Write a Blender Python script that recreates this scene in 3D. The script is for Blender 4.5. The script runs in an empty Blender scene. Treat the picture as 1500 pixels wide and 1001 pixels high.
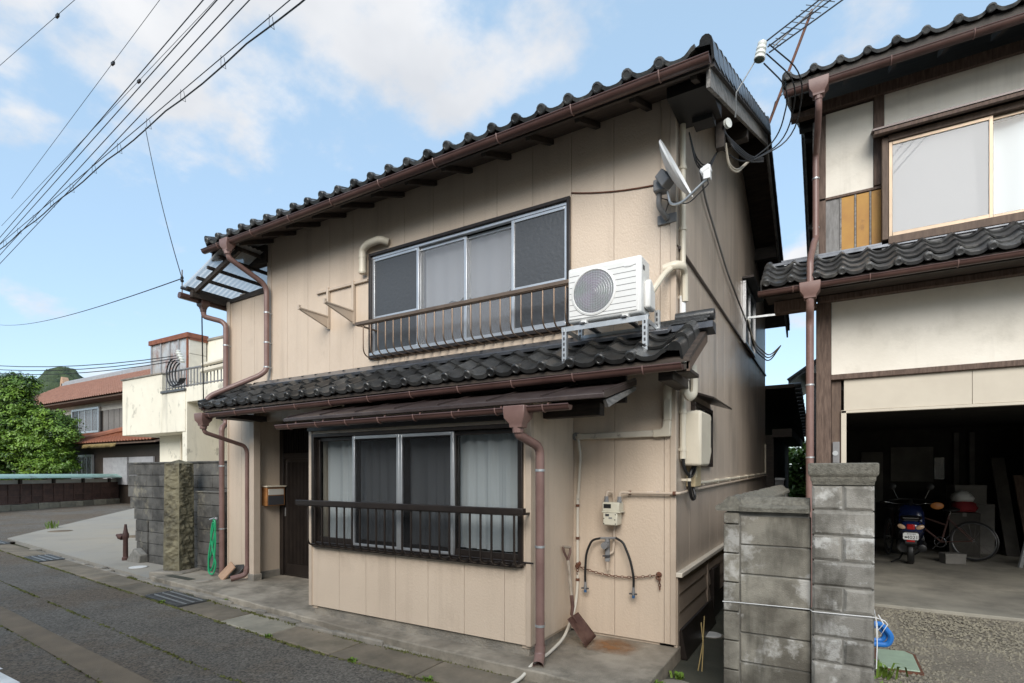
import bpy, bmesh, math, random
from mathutils import Vector, Matrix, Euler
random.seed(7)
SC = bpy.context.scene
COL = SC.collection
R = math.radians
# ------------------------------------------------------------------ camera, sky, sun, exposure
cam_data = bpy.data.cameras.new('camera')
cam = bpy.data.objects.new('camera', cam_data); COL.objects.link(cam)
cam.location = (0, 0, 1.6); cam.rotation_euler = (R(90), 0, R(30.87))
cam_data.sensor_width = 36.0; cam_data.lens = 18.79; cam_data.shift_y = 0.1283
cam_data.clip_start = 0.05; cam_data.clip_end = 3000
SC.camera = cam
SUN_EL, SUN_AZ = R(32), R(160)
world = bpy.data.worlds.new('World'); SC.world = world; world.use_nodes = True
def build_world():
    nt = world.node_tree; N = nt.nodes; L = nt.links
    N.clear()
    out = N.new('ShaderNodeOutputWorld'); bg = N.new('ShaderNodeBackground'); bg.inputs[1].default_value = 0.11
    sky = N.new('ShaderNodeTexSky'); sky.sky_type = 'NISHITA'; sky.sun_disc = False
    sky.sun_elevation = SUN_EL; sky.sun_rotation = SUN_AZ; sky.air_density = 1.0; sky.dust_density = 0.8; sky.ozone_density = 1.0
    tc = N.new('ShaderNodeTexCoord'); sep = N.new('ShaderNodeSeparateXYZ'); L.new(tc.outputs['Generated'], sep.inputs[0])
    # flatten the dome direction onto a cloud deck
    mz = N.new('ShaderNodeMath'); mz.operation = 'MAXIMUM'; L.new(sep.outputs[2], mz.inputs[0]); mz.inputs[1].default_value = 0.0
    az = N.new('ShaderNodeMath'); az.operation = 'ADD'; L.new(mz.outputs[0], az.inputs[0]); az.inputs[1].default_value = 0.32
    dx = N.new('ShaderNodeMath'); dx.operation = 'DIVIDE'; L.new(sep.outputs[0], dx.inputs[0]); L.new(az.outputs[0], dx.inputs[1])
    dy = N.new('ShaderNodeMath'); dy.operation = 'DIVIDE'; L.new(sep.outputs[1], dy.inputs[0]); L.new(az.outputs[0], dy.inputs[1])
    cb = N.new('ShaderNodeCombineXYZ'); L.new(dx.outputs[0], cb.inputs[0]); L.new(dy.outputs[0], cb.inputs[1]); cb.inputs[2].default_value = CLOUD_SEED
    n1 = N.new('ShaderNodeTexNoise'); n1.inputs['Scale'].default_value = 1.9; n1.inputs['Detail'].default_value = 9; n1.inputs['Roughness'].default_value = 0.54
    L.new(cb.outputs[0], n1.inputs['Vector'])
    r1 = N.new('ShaderNodeValToRGB'); r1.color_ramp.elements[0].position = CLOUD_LO; r1.color_ramp.elements[1].position = CLOUD_HI
    r1.color_ramp.interpolation = 'EASE'
    L.new(n1.outputs[0], r1.inputs[0])
    n2 = N.new('ShaderNodeTexNoise'); n2.inputs['Scale'].default_value = 4.0; n2.inputs['Detail'].default_value = 4
    L.new(cb.outputs[0], n2.inputs['Vector'])
    cc = N.new('ShaderNodeValToRGB'); cc.color_ramp.elements[0].position = 0.3; cc.color_ramp.elements[1].position = 0.7
    cc.color_ramp.elements[0].color = (3.5, 3.65, 3.9, 1); cc.color_ramp.elements[1].color = (4.7, 4.75, 4.85, 1)
    L.new(n2.outputs[0], cc.inputs[0])
    # thin summer haze lifts the blue everywhere
    hz = N.new('ShaderNodeMix'); hz.data_type = 'RGBA'; hz.inputs['Factor'].default_value = 0.52
    L.new(sky.outputs[0], hz.inputs['A']); hz.inputs['B'].default_value = (3.1, 4.4, 5.6, 1)
    mx = N.new('ShaderNodeMix'); mx.data_type = 'RGBA'
    fd = N.new('ShaderNodeMapRange'); L.new(sep.outputs[2], fd.inputs[0]); fd.inputs[1].default_value = 0.0; fd.inputs[2].default_value = 0.30; fd.inputs[3].default_value = 0.35
    fm = N.new('ShaderNodeMath'); fm.operation = 'MULTIPLY'; L.new(r1.outputs[0], fm.inputs[0]); L.new(fd.outputs[0], fm.inputs[1])
    L.new(fm.outputs[0], mx.inputs['Factor']); L.new(hz.outputs['Result'], mx.inputs['A']); L.new(cc.outputs[0], mx.inputs['B'])
    L.new(mx.outputs['Result'], bg.inputs[0]); L.new(bg.outputs[0], out.inputs[0])
CLOUD_SEED, CLOUD_LO, CLOUD_HI = 11.3, 0.545, 0.64
build_world()
sd = bpy.data.lights.new('sun', 'SUN'); sd.energy = 2.0; sd.angle = R(38); sd.color = (1.0, 0.95, 0.88)
sun = bpy.data.objects.new('sun', sd); COL.objects.link(sun)
sv = Vector((math.sin(SUN_AZ) * math.cos(SUN_EL), math.cos(SUN_AZ) * math.cos(SUN_EL), math.sin(SUN_EL)))
sun.rotation_euler = (-sv).to_track_quat('-Z', 'Y').to_euler(); sun.location = (3, -8, 12)
VS = SC.view_settings; VS.view_transform = 'Standard'; VS.look = 'None'; VS.gamma = 1; VS.use_curve_mapping = False; VS.exposure = 0.93

# ------------------------------------------------------------------ materials
def s2l(c):
    c /= 255.0
    return c / 12.92 if c <= 0.04045 else ((c + 0.055) / 1.055) ** 2.4
def rgb(r, g, b): return (s2l(r), s2l(g), s2l(b))
MATS = {}
def mat(name, base, rough=0.6, metal=0.0, base2=None, vscale=3.0, lo=0.35, hi=0.68, bump=0.0, bscale=60.0, bdist=0.01,
        spec=0.5, rnd=0.0, stain=None, stretch=None, voro=False, coat=0.0, sheen=0.0, trans=0.0, streak=None):
    m = bpy.data.materials.new(name); m.use_nodes = True; MATS[name] = m
    nt = m.node_tree; N = nt.nodes; L = nt.links; b = N['Principled BSDF']
    b.inputs['Roughness'].default_value = rough; b.inputs['Metallic'].default_value = metal
    b.inputs['Specular IOR Level'].default_value = spec
    if coat: b.inputs['Coat Weight'].default_value = coat; b.inputs['Coat Roughness'].default_value = 0.15
    if trans:
        b.inputs['Transmission Weight'].default_value = trans
    base = tuple(base) + (1,)
    geo = N.new('ShaderNodeNewGeometry'); vec = geo.outputs['Position']
    if stretch:
        mp = N.new('ShaderNodeMapping'); mp.inputs['Scale'].default_value = stretch; L.new(vec, mp.inputs[0]); vec2 = mp.outputs[0]
    else: vec2 = vec
    col = None
    if base2 is not None:
        n = N.new('ShaderNodeTexNoise'); n.inputs['Scale'].default_value = vscale; n.inputs['Detail'].default_value = 7; n.inputs['Roughness'].default_value = 0.62
        L.new(vec2, n.inputs['Vector'])
        r = N.new('ShaderNodeValToRGB'); r.color_ramp.elements[0].position = lo; r.color_ramp.elements[1].position = hi
        r.color_ramp.elements[0].color = base; r.color_ramp.elements[1].color = tuple(base2) + (1,)
        L.new(n.outputs[0], r.inputs[0]); col = r.outputs[0]
    if stain is not None:      # (colour, scale, lo, hi, strength)
        n = N.new('ShaderNodeTexNoise'); n.inputs['Scale'].default_value = stain[1]; n.inputs['Detail'].default_value = 9; n.inputs['Roughness'].default_value = 0.68
        ad = N.new('ShaderNodeVectorMath'); ad.operation = 'ADD'; ad.inputs[1].default_value = (7.3, 2.1, 4.4); L.new(vec2, ad.inputs[0]); L.new(ad.outputs[0], n.inputs['Vector'])
        r = N.new('ShaderNodeValToRGB'); r.color_ramp.elements[0].position = stain[2]; r.color_ramp.elements[1].position = stain[3]
        r.color_ramp.elements[0].color = (0, 0, 0, 1); r.color_ramp.elements[1].color = (stain[4],) * 3 + (1,)
        L.new(n.outputs[0], r.inputs[0])
        mx = N.new('ShaderNodeMix'); mx.data_type = 'RGBA'; L.new(r.outputs[0], mx.inputs['Factor'])
        if col: L.new(col, mx.inputs['A'])
        else: mx.inputs['A'].default_value = base
        mx.inputs['B'].default_value = tuple(stain[0]) + (1,); col = mx.outputs['Result']
    if streak is not None:     # rain streaks: (colour, scale, lo, hi, strength, stretch)
        mp2 = N.new('ShaderNodeMapping'); mp2.inputs['Scale'].default_value = streak[5]; L.new(vec, mp2.inputs[0])
        n = N.new('ShaderNodeTexNoise'); n.inputs['Scale'].default_value = streak[1]; n.inputs['Detail'].default_value = 6; n.inputs['Roughness'].default_value = 0.6; L.new(mp2.outputs[0], n.inputs['Vector'])
        r = N.new('ShaderNodeValToRGB'); r.color_ramp.elements[0].position = streak[2]; r.color_ramp.elements[1].position = streak[3]
        r.color_ramp.elements[0].color = (0, 0, 0, 1); r.color_ramp.elements[1].color = (streak[4],) * 3 + (1,); L.new(n.outputs[0], r.inputs[0])
        mx = N.new('ShaderNodeMix'); mx.data_type = 'RGBA'; L.new(r.outputs[0], mx.inputs['Factor'])
        if col: L.new(col, mx.inputs['A'])
        else: mx.inputs['A'].default_value = base
        mx.inputs['B'].default_value = tuple(streak[0]) + (1,); col = mx.outputs['Result']
    if rnd:
        oi = N.new('ShaderNodeObjectInfo'); mr = N.new('ShaderNodeMapRange'); L.new(oi.outputs['Random'], mr.inputs[0])
        mr.inputs[3].default_value = 1 - rnd; mr.inputs[4].default_value = 1 + rnd
        ml = N.new('ShaderNodeMix'); ml.data_type = 'RGBA'; ml.blend_type = 'MULTIPLY'; ml.inputs['Factor'].default_value = 1
        if col: L.new(col, ml.inputs['A'])
        else: ml.inputs['A'].default_value = base
        L.new(mr.outputs[0], ml.inputs['B']); col = ml.outputs['Result']
    if col: L.new(col, b.inputs['Base Color'])
    else: b.inputs['Base Color'].default_value = base
    if bump:
        if voro:
            t = N.new('ShaderNodeTexVoronoi'); t.feature = 'F1'
        else:
            t = N.new('ShaderNodeTexNoise'); t.inputs['Detail'].default_value = 5; t.inputs['Roughness'].default_value = 0.6
        t.inputs['Scale'].default_value = bscale; L.new(vec2, t.inputs['Vector'])
        bp = N.new('ShaderNodeBump'); bp.inputs['Strength'].default_value = bump; bp.inputs['Distance'].default_value = bdist
        L.new(t.outputs[0], bp.inputs['Height']); L.new(bp.outputs[0], b.inputs['Normal'])
    return m
def glass(name, tint, ior=1.5, rough=0.01, mixin=None):
    m = bpy.data.materials.new(name); m.use_nodes = True; MATS[name] = m
    nt = m.node_tree; N = nt.nodes; L = nt.links; N.clear()
    o = N.new('ShaderNodeOutputMaterial'); t = N.new('ShaderNodeBsdfTransparent'); g = N.new('ShaderNodeBsdfGlossy')
    f = N.new('ShaderNodeFresnel'); f.inputs[0].default_value = ior; x = N.new('ShaderNodeMixShader')
    t.inputs[0].default_value = tuple(tint) + (1,); g.inputs['Roughness'].default_value = rough
    gb = N.new('ShaderNodeNewGeometry'); iv = N.new('ShaderNodeMath'); iv.operation = 'SUBTRACT'; iv.inputs[0].default_value = 1; L.new(gb.outputs['Backfacing'], iv.inputs[1])
    ff = N.new('ShaderNodeMath'); ff.operation = 'MULTIPLY'; L.new(f.outputs[0], ff.inputs[0]); L.new(iv.outputs[0], ff.inputs[1])   # a pane reflects at its outer face only
    L.new(ff.outputs[0], x.inputs[0]); L.new(t.outputs[0], x.inputs[1]); L.new(g.outputs[0], x.inputs[2])
    src = x.outputs[0]
    if mixin:                   # dusty film / mesh: some diffuse over the pane
        d = N.new('ShaderNodeBsdfDiffuse'); d.inputs[0].default_value = tuple(mixin[0]) + (1,)
        y = N.new('ShaderNodeMixShader'); y.inputs[0].default_value = mixin[1]
        L.new(src, y.inputs[1]); L.new(d.outputs[0], y.inputs[2]); src = y.outputs[0]
    L.new(src, o.inputs[0]); return m
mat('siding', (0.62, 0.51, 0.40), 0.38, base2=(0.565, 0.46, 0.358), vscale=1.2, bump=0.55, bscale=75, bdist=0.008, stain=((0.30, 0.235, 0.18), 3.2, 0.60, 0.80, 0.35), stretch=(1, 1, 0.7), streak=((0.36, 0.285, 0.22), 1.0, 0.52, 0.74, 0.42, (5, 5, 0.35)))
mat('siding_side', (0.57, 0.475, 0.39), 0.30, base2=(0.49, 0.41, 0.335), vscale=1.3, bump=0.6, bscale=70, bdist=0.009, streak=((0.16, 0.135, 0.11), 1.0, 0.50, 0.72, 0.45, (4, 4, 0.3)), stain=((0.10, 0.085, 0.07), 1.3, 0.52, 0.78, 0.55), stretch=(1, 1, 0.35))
mat('trim_beige', (0.53, 0.435, 0.345), 0.4, base2=(0.47, 0.385, 0.30), vscale=5)
mat('sill_white', (0.72, 0.66, 0.56), 0.45, base2=(0.62, 0.56, 0.47), vscale=4)
mat('lap_board', (0.34, 0.27, 0.21), 0.5, base2=(0.27, 0.215, 0.17), vscale=3)
mat('tile', (0.024, 0.025, 0.026), 0.28, base2=(0.05, 0.05, 0.048), vscale=9, bump=0.25, bscale=70, rnd=0.5, stain=((0.17, 0.165, 0.145), 7, 0.58, 0.72, 0.45))
mat('tile_grey', (0.035, 0.036, 0.038), 0.34, base2=(0.085, 0.085, 0.083), vscale=9, bump=0.25, bscale=70, rnd=0.5, stain=((0.24, 0.235, 0.215), 8, 0.55, 0.70, 0.6))
mat('gutter_brown', (0.070, 0.036, 0.030), 0.33, base2=(0.10, 0.055, 0.046), vscale=5, stain=((0.2, 0.12, 0.1), 14, 0.6, 0.85, 0.3))
mat('pipe_brown', (0.165, 0.095, 0.082), 0.40, base2=(0.225, 0.14, 0.122), vscale=3, stain=((0.30, 0.19, 0.165), 6, 0.52, 0.8, 0.5))
mat('dark_wood', (0.020, 0.015, 0.012), 0.62, base2=(0.05, 0.036, 0.026), vscale=8, stretch=(1, 1, 6), bump=0.3, bscale=60)
mat('brown_wood', (0.085, 0.055, 0.040), 0.7, base2=(0.14, 0.095, 0.068), vscale=10, stretch=(3, 3, 0.5), bump=0.4, bscale=60)
mat('grey_wood', (0.13, 0.125, 0.118), 0.75, base2=(0.30, 0.285, 0.265), vscale=14, stretch=(2, 0.35, 2.2), bump=0.7, bscale=30, stain=((0.04, 0.036, 0.032), 10, 0.55, 0.7, 0.8))
mat('alu', (0.62, 0.63, 0.64), 0.32, 0.75, base2=(0.52, 0.53, 0.54), vscale=6)
mat('alu_bronze', (0.20, 0.145, 0.105), 0.36, 0.55, base2=(0.15, 0.105, 0.078), vscale=8)
mat('alu_dark', (0.022, 0.017, 0.015), 0.35, 0.3, base2=(0.034, 0.026, 0.022), vscale=7)
mat('alu_gold', (0.31, 0.235, 0.165), 0.35, 0.45, base2=(0.25, 0.19, 0.135), vscale=7)
mat('metal_roof', (0.045, 0.032, 0.030), 0.32, 0.2, base2=(0.085, 0.065, 0.06), vscale=5, stain=((0.17, 0.12, 0.09), 5, 0.6, 0.8, 0.4))
mat('flashing', (0.07, 0.075, 0.085), 0.3, 0.5, base2=(0.15, 0.16, 0.18), vscale=5)
mat('steel', (0.55, 0.57, 0.58), 0.42, 0.7, base2=(0.42, 0.44, 0.45), vscale=12)
mat('grate_steel', (0.10, 0.105, 0.11), 0.5, 0.6, base2=(0.17, 0.17, 0.17), vscale=14)
mat('ac_white', (0.74, 0.74, 0.72), 0.35, base2=(0.68, 0.67, 0.64), vscale=4)
mat('ac_dark', (0.05, 0.05, 0.055), 0.5)
mat('fin', (0.30, 0.26, 0.30), 0.4, 0.4, base2=(0.22, 0.25, 0.22), vscale=9)
mat('cream', (0.66, 0.60, 0.48), 0.38, base2=(0.60, 0.54, 0.43), vscale=5)
mat('cream_dirty', (0.60, 0.555, 0.465), 0.42, base2=(0.53, 0.48, 0.40), vscale=6, stain=((0.09, 0.08, 0.07), 9, 0.57, 0.72, 0.7))
mat('meter_cream', (0.60, 0.57, 0.46), 0.4, base2=(0.55, 0.52, 0.42), vscale=7)
mat('yellow_box', (0.52, 0.42, 0.26), 0.45, base2=(0.46, 0.37, 0.22), vscale=5)
mat('rubber', (0.012, 0.012, 0.012), 0.45)
mat('cable', (0.015, 0.015, 0.016), 0.5)
mat('cable_light', (0.42, 0.38, 0.31), 0.5)
mat('white_plastic', (0.78, 0.78, 0.77), 0.35)
mat('grey_plastic', (0.16, 0.16, 0.165), 0.5, base2=(0.22, 0.22, 0.22), vscale=10)
mat('cap_blue', (0.03, 0.10, 0.22), 0.4); mat('blue_plastic', (0.02, 0.16, 0.5), 0.4)
mat('porcelain', (0.70, 0.71, 0.66), 0.2)
mat('porcelain_dark', (0.05, 0.07, 0.05), 0.3)
mat('rust', (0.16, 0.06, 0.03), 0.8, base2=(0.08, 0.04, 0.028), vscale=30, bump=0.5, bscale=120)
mat('shovel_rust', (0.075, 0.035, 0.028), 0.55, 0.3, base2=(0.15, 0.085, 0.065), vscale=14)
mat('shaft_wood', (0.36, 0.31, 0.25), 0.7, base2=(0.22, 0.18, 0.14), vscale=25, stretch=(2, 2, 0.4))
mat('concrete', (0.33, 0.295, 0.245), 0.85, base2=(0.20, 0.185, 0.16), vscale=3.4, lo=.4, hi=.62, bump=0.8, bscale=70, bdist=.02, stain=((0.12, 0.11, 0.085), 1.7, 0.48, 0.72, 0.75))
mat('apron', (0.38, 0.335, 0.27), 0.85, base2=(0.19, 0.165, 0.13), vscale=2.2, lo=.38, hi=.64, bump=0.6, bscale=110, bdist=.015, stain=((0.10, 0.09, 0.068), 1.8, 0.48, 0.64, 0.8))
mat('slab', (0.225, 0.185, 0.135), 0.9, base2=(0.13, 0.11, 0.082), vscale=3.2, bump=0.45, bscale=160, rnd=0.16, stain=((0.08, 0.072, 0.05), 2.3, 0.46, 0.7, 0.7))
mat('slab_pale', (0.30, 0.275, 0.215), 0.9, base2=(0.20, 0.185, 0.145), vscale=5, bump=0.45, bscale=160, rnd=0.1)
mat('paint_white', (0.75, 0.75, 0.73), 0.7, base2=(0.55, 0.55, 0.53), vscale=8)
mat('block', (0.27, 0.25, 0.205), 0.92, base2=(0.115, 0.103, 0.082), vscale=2.6, lo=0.42, hi=0.60, bump=0.7, bscale=150, bdist=0.007, rnd=0.16, stain=((0.52, 0.505, 0.47), 3.4, 0.54, 0.62, 0.7), streak=((0.07, 0.064, 0.05), 1.0, 0.52, 0.66, 0.7, (7, 7, 1.1)))
mat('block_dark', (0.135, 0.13, 0.118), 0.92, base2=(0.052, 0.05, 0.046), vscale=3, lo=0.40, hi=0.62, bump=0.8, bscale=90, bdist=0.02, rnd=0.25, stain=((0.33, 0.30, 0.22), 2.6, 0.56, 0.68, 0.6))
mat('pillar_block', (0.27, 0.255, 0.225), 0.92, base2=(0.12, 0.112, 0.095), vscale=4, lo=0.42, hi=0.60, bump=0.7, bscale=130, bdist=0.007, rnd=0.2, stain=((0.55, 0.54, 0.51), 5.5, 0.53, 0.62, 0.65), streak=((0.075, 0.068, 0.055), 1.0, 0.54, 0.68, 0.7, (9, 9, 2)))
mat('cap_stone', (0.235, 0.22, 0.18), 0.95, base2=(0.12, 0.112, 0.09), vscale=40, bump=1.0, bscale=160)
mat('mortar', (0.26, 0.25, 0.225), 0.95, base2=(0.14, 0.135, 0.12), vscale=9, bump=0.4, bscale=100)
mat('stone_moss', (0.235, 0.21, 0.135), 0.95, base2=(0.13, 0.118, 0.078), vscale=4, bump=0.8, bscale=45, stain=((0.045, 0.04, 0.032), 3.0, 0.52, 0.68, 0.85))
mat('plaster', (0.78, 0.74, 0.66), 0.85, base2=(0.70, 0.66, 0.58), vscale=1.8, bump=0.25, bscale=30, stain=((0.42, 0.39, 0.33), 1.6, 0.55, 0.78, 0.5), streak=((0.38, 0.35, 0.30), 1.0, 0.56, 0.76, 0.32, (5, 5, 0.4)))
mat('amber', (0.42, 0.22, 0.035), 0.6, base2=(0.36, 0.17, 0.03), vscale=5, stain=((0.14, 0.06, 0.02), 6, 0.58, 0.75, 0.8))
mat('grey_board', (0.16, 0.155, 0.15), 0.85, base2=(0.27, 0.265, 0.26), vscale=8, stretch=(3, 3, 0.7), bump=0.3, bscale=50)
mat('cream_board', (0.56, 0.51, 0.42), 0.7, base2=(0.50, 0.45, 0.37), vscale=2)
mat('garage_floor', (0.30, 0.28, 0.23), 0.8, base2=(0.17, 0.16, 0.135), vscale=1.4, bump=0.2, bscale=90, stain=((0.07, 0.065, 0.055), 1.1, 0.5, 0.7, 0.7))
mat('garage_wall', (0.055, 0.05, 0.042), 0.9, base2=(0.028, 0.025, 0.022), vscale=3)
mat('garage_board', (0.17, 0.16, 0.145), 0.8, base2=(0.11, 0.105, 0.095), vscale=3)
mat('curtain', (0.78, 0.79, 0.82), 0.9); mat('pale_backing', (0.62, 0.65, 0.69), 0.9)
mat('blind', (0.42, 0.39, 0.33), 0.7)
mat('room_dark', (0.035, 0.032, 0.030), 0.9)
mat('post_wood', (0.075, 0.048, 0.036), 0.75, base2=(0.16, 0.11, 0.085), vscale=16, stretch=(3, 3, 0.35), bump=0.6, bscale=50)
mat('soffit_wood', (0.030, 0.022, 0.018), 0.75, base2=(0.075, 0.055, 0.042), vscale=7, stretch=(0.6, 3, 3), bump=0.3, bscale=40)
mat('mail_wood', (0.42, 0.20, 0.07), 0.6, base2=(0.24, 0.095, 0.03), vscale=12)
mat('hose_green', (0.02, 0.33, 0.14), 0.35)
mat('hose_cream', (0.62, 0.58, 0.50), 0.5)
mat('roof_tile_clay', (0.45, 0.29, 0.19), 0.75, base2=(0.36, 0.225, 0.145), vscale=8)
mat('iron_red', (0.085, 0.038, 0.030), 0.7, base2=(0.05, 0.026, 0.022), vscale=12, bump=0.4, bscale=60)
mat('leaf', (0.155, 0.265, 0.028), 0.5, base2=(0.075, 0.155, 0.016), vscale=1.4, lo=.4, hi=.6)
mat('leaf_shade', (0.045, 0.095, 0.018), 0.5, base2=(0.03, 0.065, 0.012), vscale=1.1)
mat('bark', (0.06, 0.045, 0.033), 0.9, base2=(0.10, 0.08, 0.06), vscale=10)
mat('weed', (0.10, 0.19, 0.02), 0.55, base2=(0.16, 0.22, 0.03), vscale=6)
mat('moss', (0.075, 0.08, 0.02), 0.95, base2=(0.13, 0.13, 0.035), vscale=12)
mat('dry_grass', (0.34, 0.25, 0.10), 0.7)
mat('white_stucco', (0.76, 0.72, 0.60), 0.88, base2=(0.68, 0.64, 0.53), vscale=1.5, bump=0.5, bscale=18, stain=((0.26, 0.245, 0.20), 3.2, 0.58, 0.66, 0.6), stretch=(1, 1, 0.8), streak=((0.2, 0.19, 0.16), 1.0, 0.58, 0.72, 0.6, (2.2, 2.2, 0.3)))
mat('red_tile', (0.33, 0.175, 0.125), 0.55, base2=(0.25, 0.13, 0.092), vscale=3, stain=((0.46, 0.26, 0.18), 5, 0.55, 0.75, 0.6))
mat('red_tile_low', (0.30, 0.115, 0.06), 0.5, base2=(0.22, 0.08, 0.045), vscale=4)
mat('ridge_grey', (0.33, 0.33, 0.34), 0.5, base2=(0.24, 0.24, 0.25), vscale=5)
mat('fence_wood', (0.11, 0.06, 0.045), 0.75, base2=(0.065, 0.037, 0.029), vscale=5, rnd=0.25)
mat('fence_white', (0.60, 0.58, 0.52), 0.8, base2=(0.5, 0.48, 0.43), vscale=3)
mat('verdigris', (0.33, 0.50, 0.46), 0.6, base2=(0.24, 0.38, 0.34), vscale=1.2, stain=((0.13, 0.13, 0.11), 1.3, 0.55, 0.7, 0.7))
mat('stone_base', (0.30, 0.27, 0.20), 0.9, base2=(0.20, 0.18, 0.14), vscale=6, rnd=0.3, bump=0.5, bscale=30)
mat('hill_green', (0.055, 0.085, 0.032), 0.9, base2=(0.025, 0.042, 0.016), vscale=0.22, bump=1.0, bscale=0.5, bdist=2.0)
mat('corrugated', (0.72, 0.74, 0.75), 0.3, base2=(0.66, 0.67, 0.67), vscale=2)
mat('corrugated_rust', (0.36, 0.20, 0.13), 0.5, base2=(0.48, 0.30, 0.21), vscale=4)
mat('scooter_blue', (0.008, 0.018, 0.075), 0.18, coat=0.6)
mat('scooter_black', (0.012, 0.012, 0.013), 0.4)
mat('chrome', (0.35, 0.35, 0.35), 0.25, 0.9)
mat('lens_red', (0.45, 0.008, 0.008), 0.15, coat=0.5)
mat('lens_amber', (0.55, 0.38, 0.24), 0.15, coat=0.5)
mat('plate_white', (0.78, 0.80, 0.78), 0.4)
mat('ink_black', (0.01, 0.012, 0.012), 0.5)
mat('orange', (0.45, 0.16, 0.03), 0.4)
mat('cardboard', (0.30, 0.20, 0.11), 0.85, base2=(0.24, 0.155, 0.085), vscale=6)
mat('cloth_white', (0.62, 0.62, 0.60), 0.85)
mat('cloth_red', (0.22, 0.015, 0.02), 0.8)
mat('green_cover', (0.33, 0.42, 0.31), 0.6, base2=(0.26, 0.33, 0.25), vscale=8)
mat('alley', (0.075, 0.074, 0.055), 0.85, base2=(0.042, 0.044, 0.032), vscale=2.5, bump=0.5, bscale=160)
mat('gravel', (0.34, 0.30, 0.24), 0.9, base2=(0.17, 0.15, 0.115), vscale=45, lo=0.38, hi=0.62, bump=1.0, bscale=110, bdist=0.02, stain=((0.12, 0.105, 0.08), 1.5, 0.47, 0.7, 0.6))
mat('side_concrete', (0.33, 0.30, 0.25), 0.9, base2=(0.30, 0.285, 0.255), vscale=1.0, bump=0.4, bscale=70, stain=((0.2, 0.19, 0.165), 0.8, 0.5, 0.75, 0.6))
mat('soil', (0.10, 0.085, 0.06), 0.95, base2=(0.06, 0.07, 0.03), vscale=0.6)
mat('opp_wall', (0.45, 0.42, 0.37), 0.8, base2=(0.38, 0.36, 0.32), vscale=1)
mat('opp_roof', (0.11, 0.07, 0.05), 0.6, base2=(0.16, 0.10, 0.075), vscale=2)
mat('pole_concrete', (0.40, 0.39, 0.37), 0.85, base2=(0.34, 0.33, 0.31), vscale=4)
mat('tin', (0.50, 0.53, 0.55), 0.5, 0.3, base2=(0.36, 0.30, 0.25), vscale=2, stain=((0.22, 0.07, 0.035), 1.4, 0.5, 0.66, 0.9))
mat('rust_red', (0.24, 0.085, 0.045), 0.75, base2=(0.15, 0.05, 0.03), vscale=6)
glass('glass', (0.93, 0.95, 0.95))
glass('glass_window', (0.86, 0.88, 0.88), ior=1.5)
glass('glass_screen', (0.74, 0.74, 0.75), ior=1.25, rough=0.3, mixin=((0.06, 0.06, 0.062), 0.16))
glass('film', (0.7, 0.7, 0.7), ior=1.5, rough=0.0, mixin=((0.70, 0.72, 0.75), 0.3))
def translucent(name, col, tr, fac):
    m = bpy.data.materials.new(name); m.use_nodes = True; MATS[name] = m; nt = m.node_tree; N = nt.nodes; L = nt.links; N.clear()
    o = N.new('ShaderNodeOutputMaterial'); t = N.new('ShaderNodeBsdfTransparent'); t.inputs[0].default_value = (.9, .9, .9, 1); a = N.new('ShaderNodeBsdfTranslucent'); a.inputs[0].default_value = tuple(col) + (1,); g = N.new('ShaderNodeBsdfDiffuse'); g.inputs[0].default_value = tuple(col) + (1,)
    x = N.new('ShaderNodeMixShader'); x.inputs[0].default_value = tr; y = N.new('ShaderNodeMixShader'); y.inputs[0].default_value = fac
    L.new(a.outputs[0], y.inputs[1]); L.new(g.outputs[0], y.inputs[2]); L.new(y.outputs[0], x.inputs[1]); L.new(t.outputs[0], x.inputs[2]); L.new(x.outputs[0], o.inputs[0])
translucent('polycarb', (.74, .75, .74), .2, .35); translucent('polycarb_rust', (.62, .40, .28), .05, .35); translucent('sheer', (.68, .69, .71), .15, .8)
def frosted(name, base, rough, bscale, see=0.0):
    m = mat(name, base, rough, bump=0.0, spec=0.9)
    m.node_tree.nodes['Principled BSDF'].inputs['Alpha'].default_value = 1 - see
    nt = m.node_tree; N = nt.nodes; L = nt.links; b = N['Principled BSDF']
    geo = N.new('ShaderNodeNewGeometry'); n = N.new('ShaderNodeTexNoise'); n.inputs['Scale'].default_value = bscale; n.inputs['Detail'].default_value = 3
    v = N.new('ShaderNodeTexVoronoi'); v.inputs['Scale'].default_value = 9; v.feature = 'F1'
    L.new(geo.outputs['Position'], n.inputs['Vector']); L.new(geo.outputs['Position'], v.inputs['Vector'])
    b1 = N.new('ShaderNodeBump'); b1.inputs['Strength'].default_value = 0.4; b1.inputs['Distance'].default_value = 0.008; L.new(n.outputs[0], b1.inputs['Height'])
    st = N.new('ShaderNodeMath'); st.operation = 'LESS_THAN'; L.new(v.outputs['Distance'], st.inputs[0]); st.inputs[1].default_value = 0.16
    b2 = N.new('ShaderNodeBump'); b2.inputs['Strength'].default_value = 0.12; b2.inputs['Distance'].default_value = 0.004; L.new(st.outputs[0], b2.inputs['Height']); L.new(b1.outputs[0], b2.inputs['Normal'])
    L.new(b2.outputs[0], b.inputs['Normal'])
frosted('frosted', (0.30, 0.31, 0.33), 0.07, 34, 0.62)
frosted('frosted_screen', (0.045, 0.046, 0.048), 0.38, 28)
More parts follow.
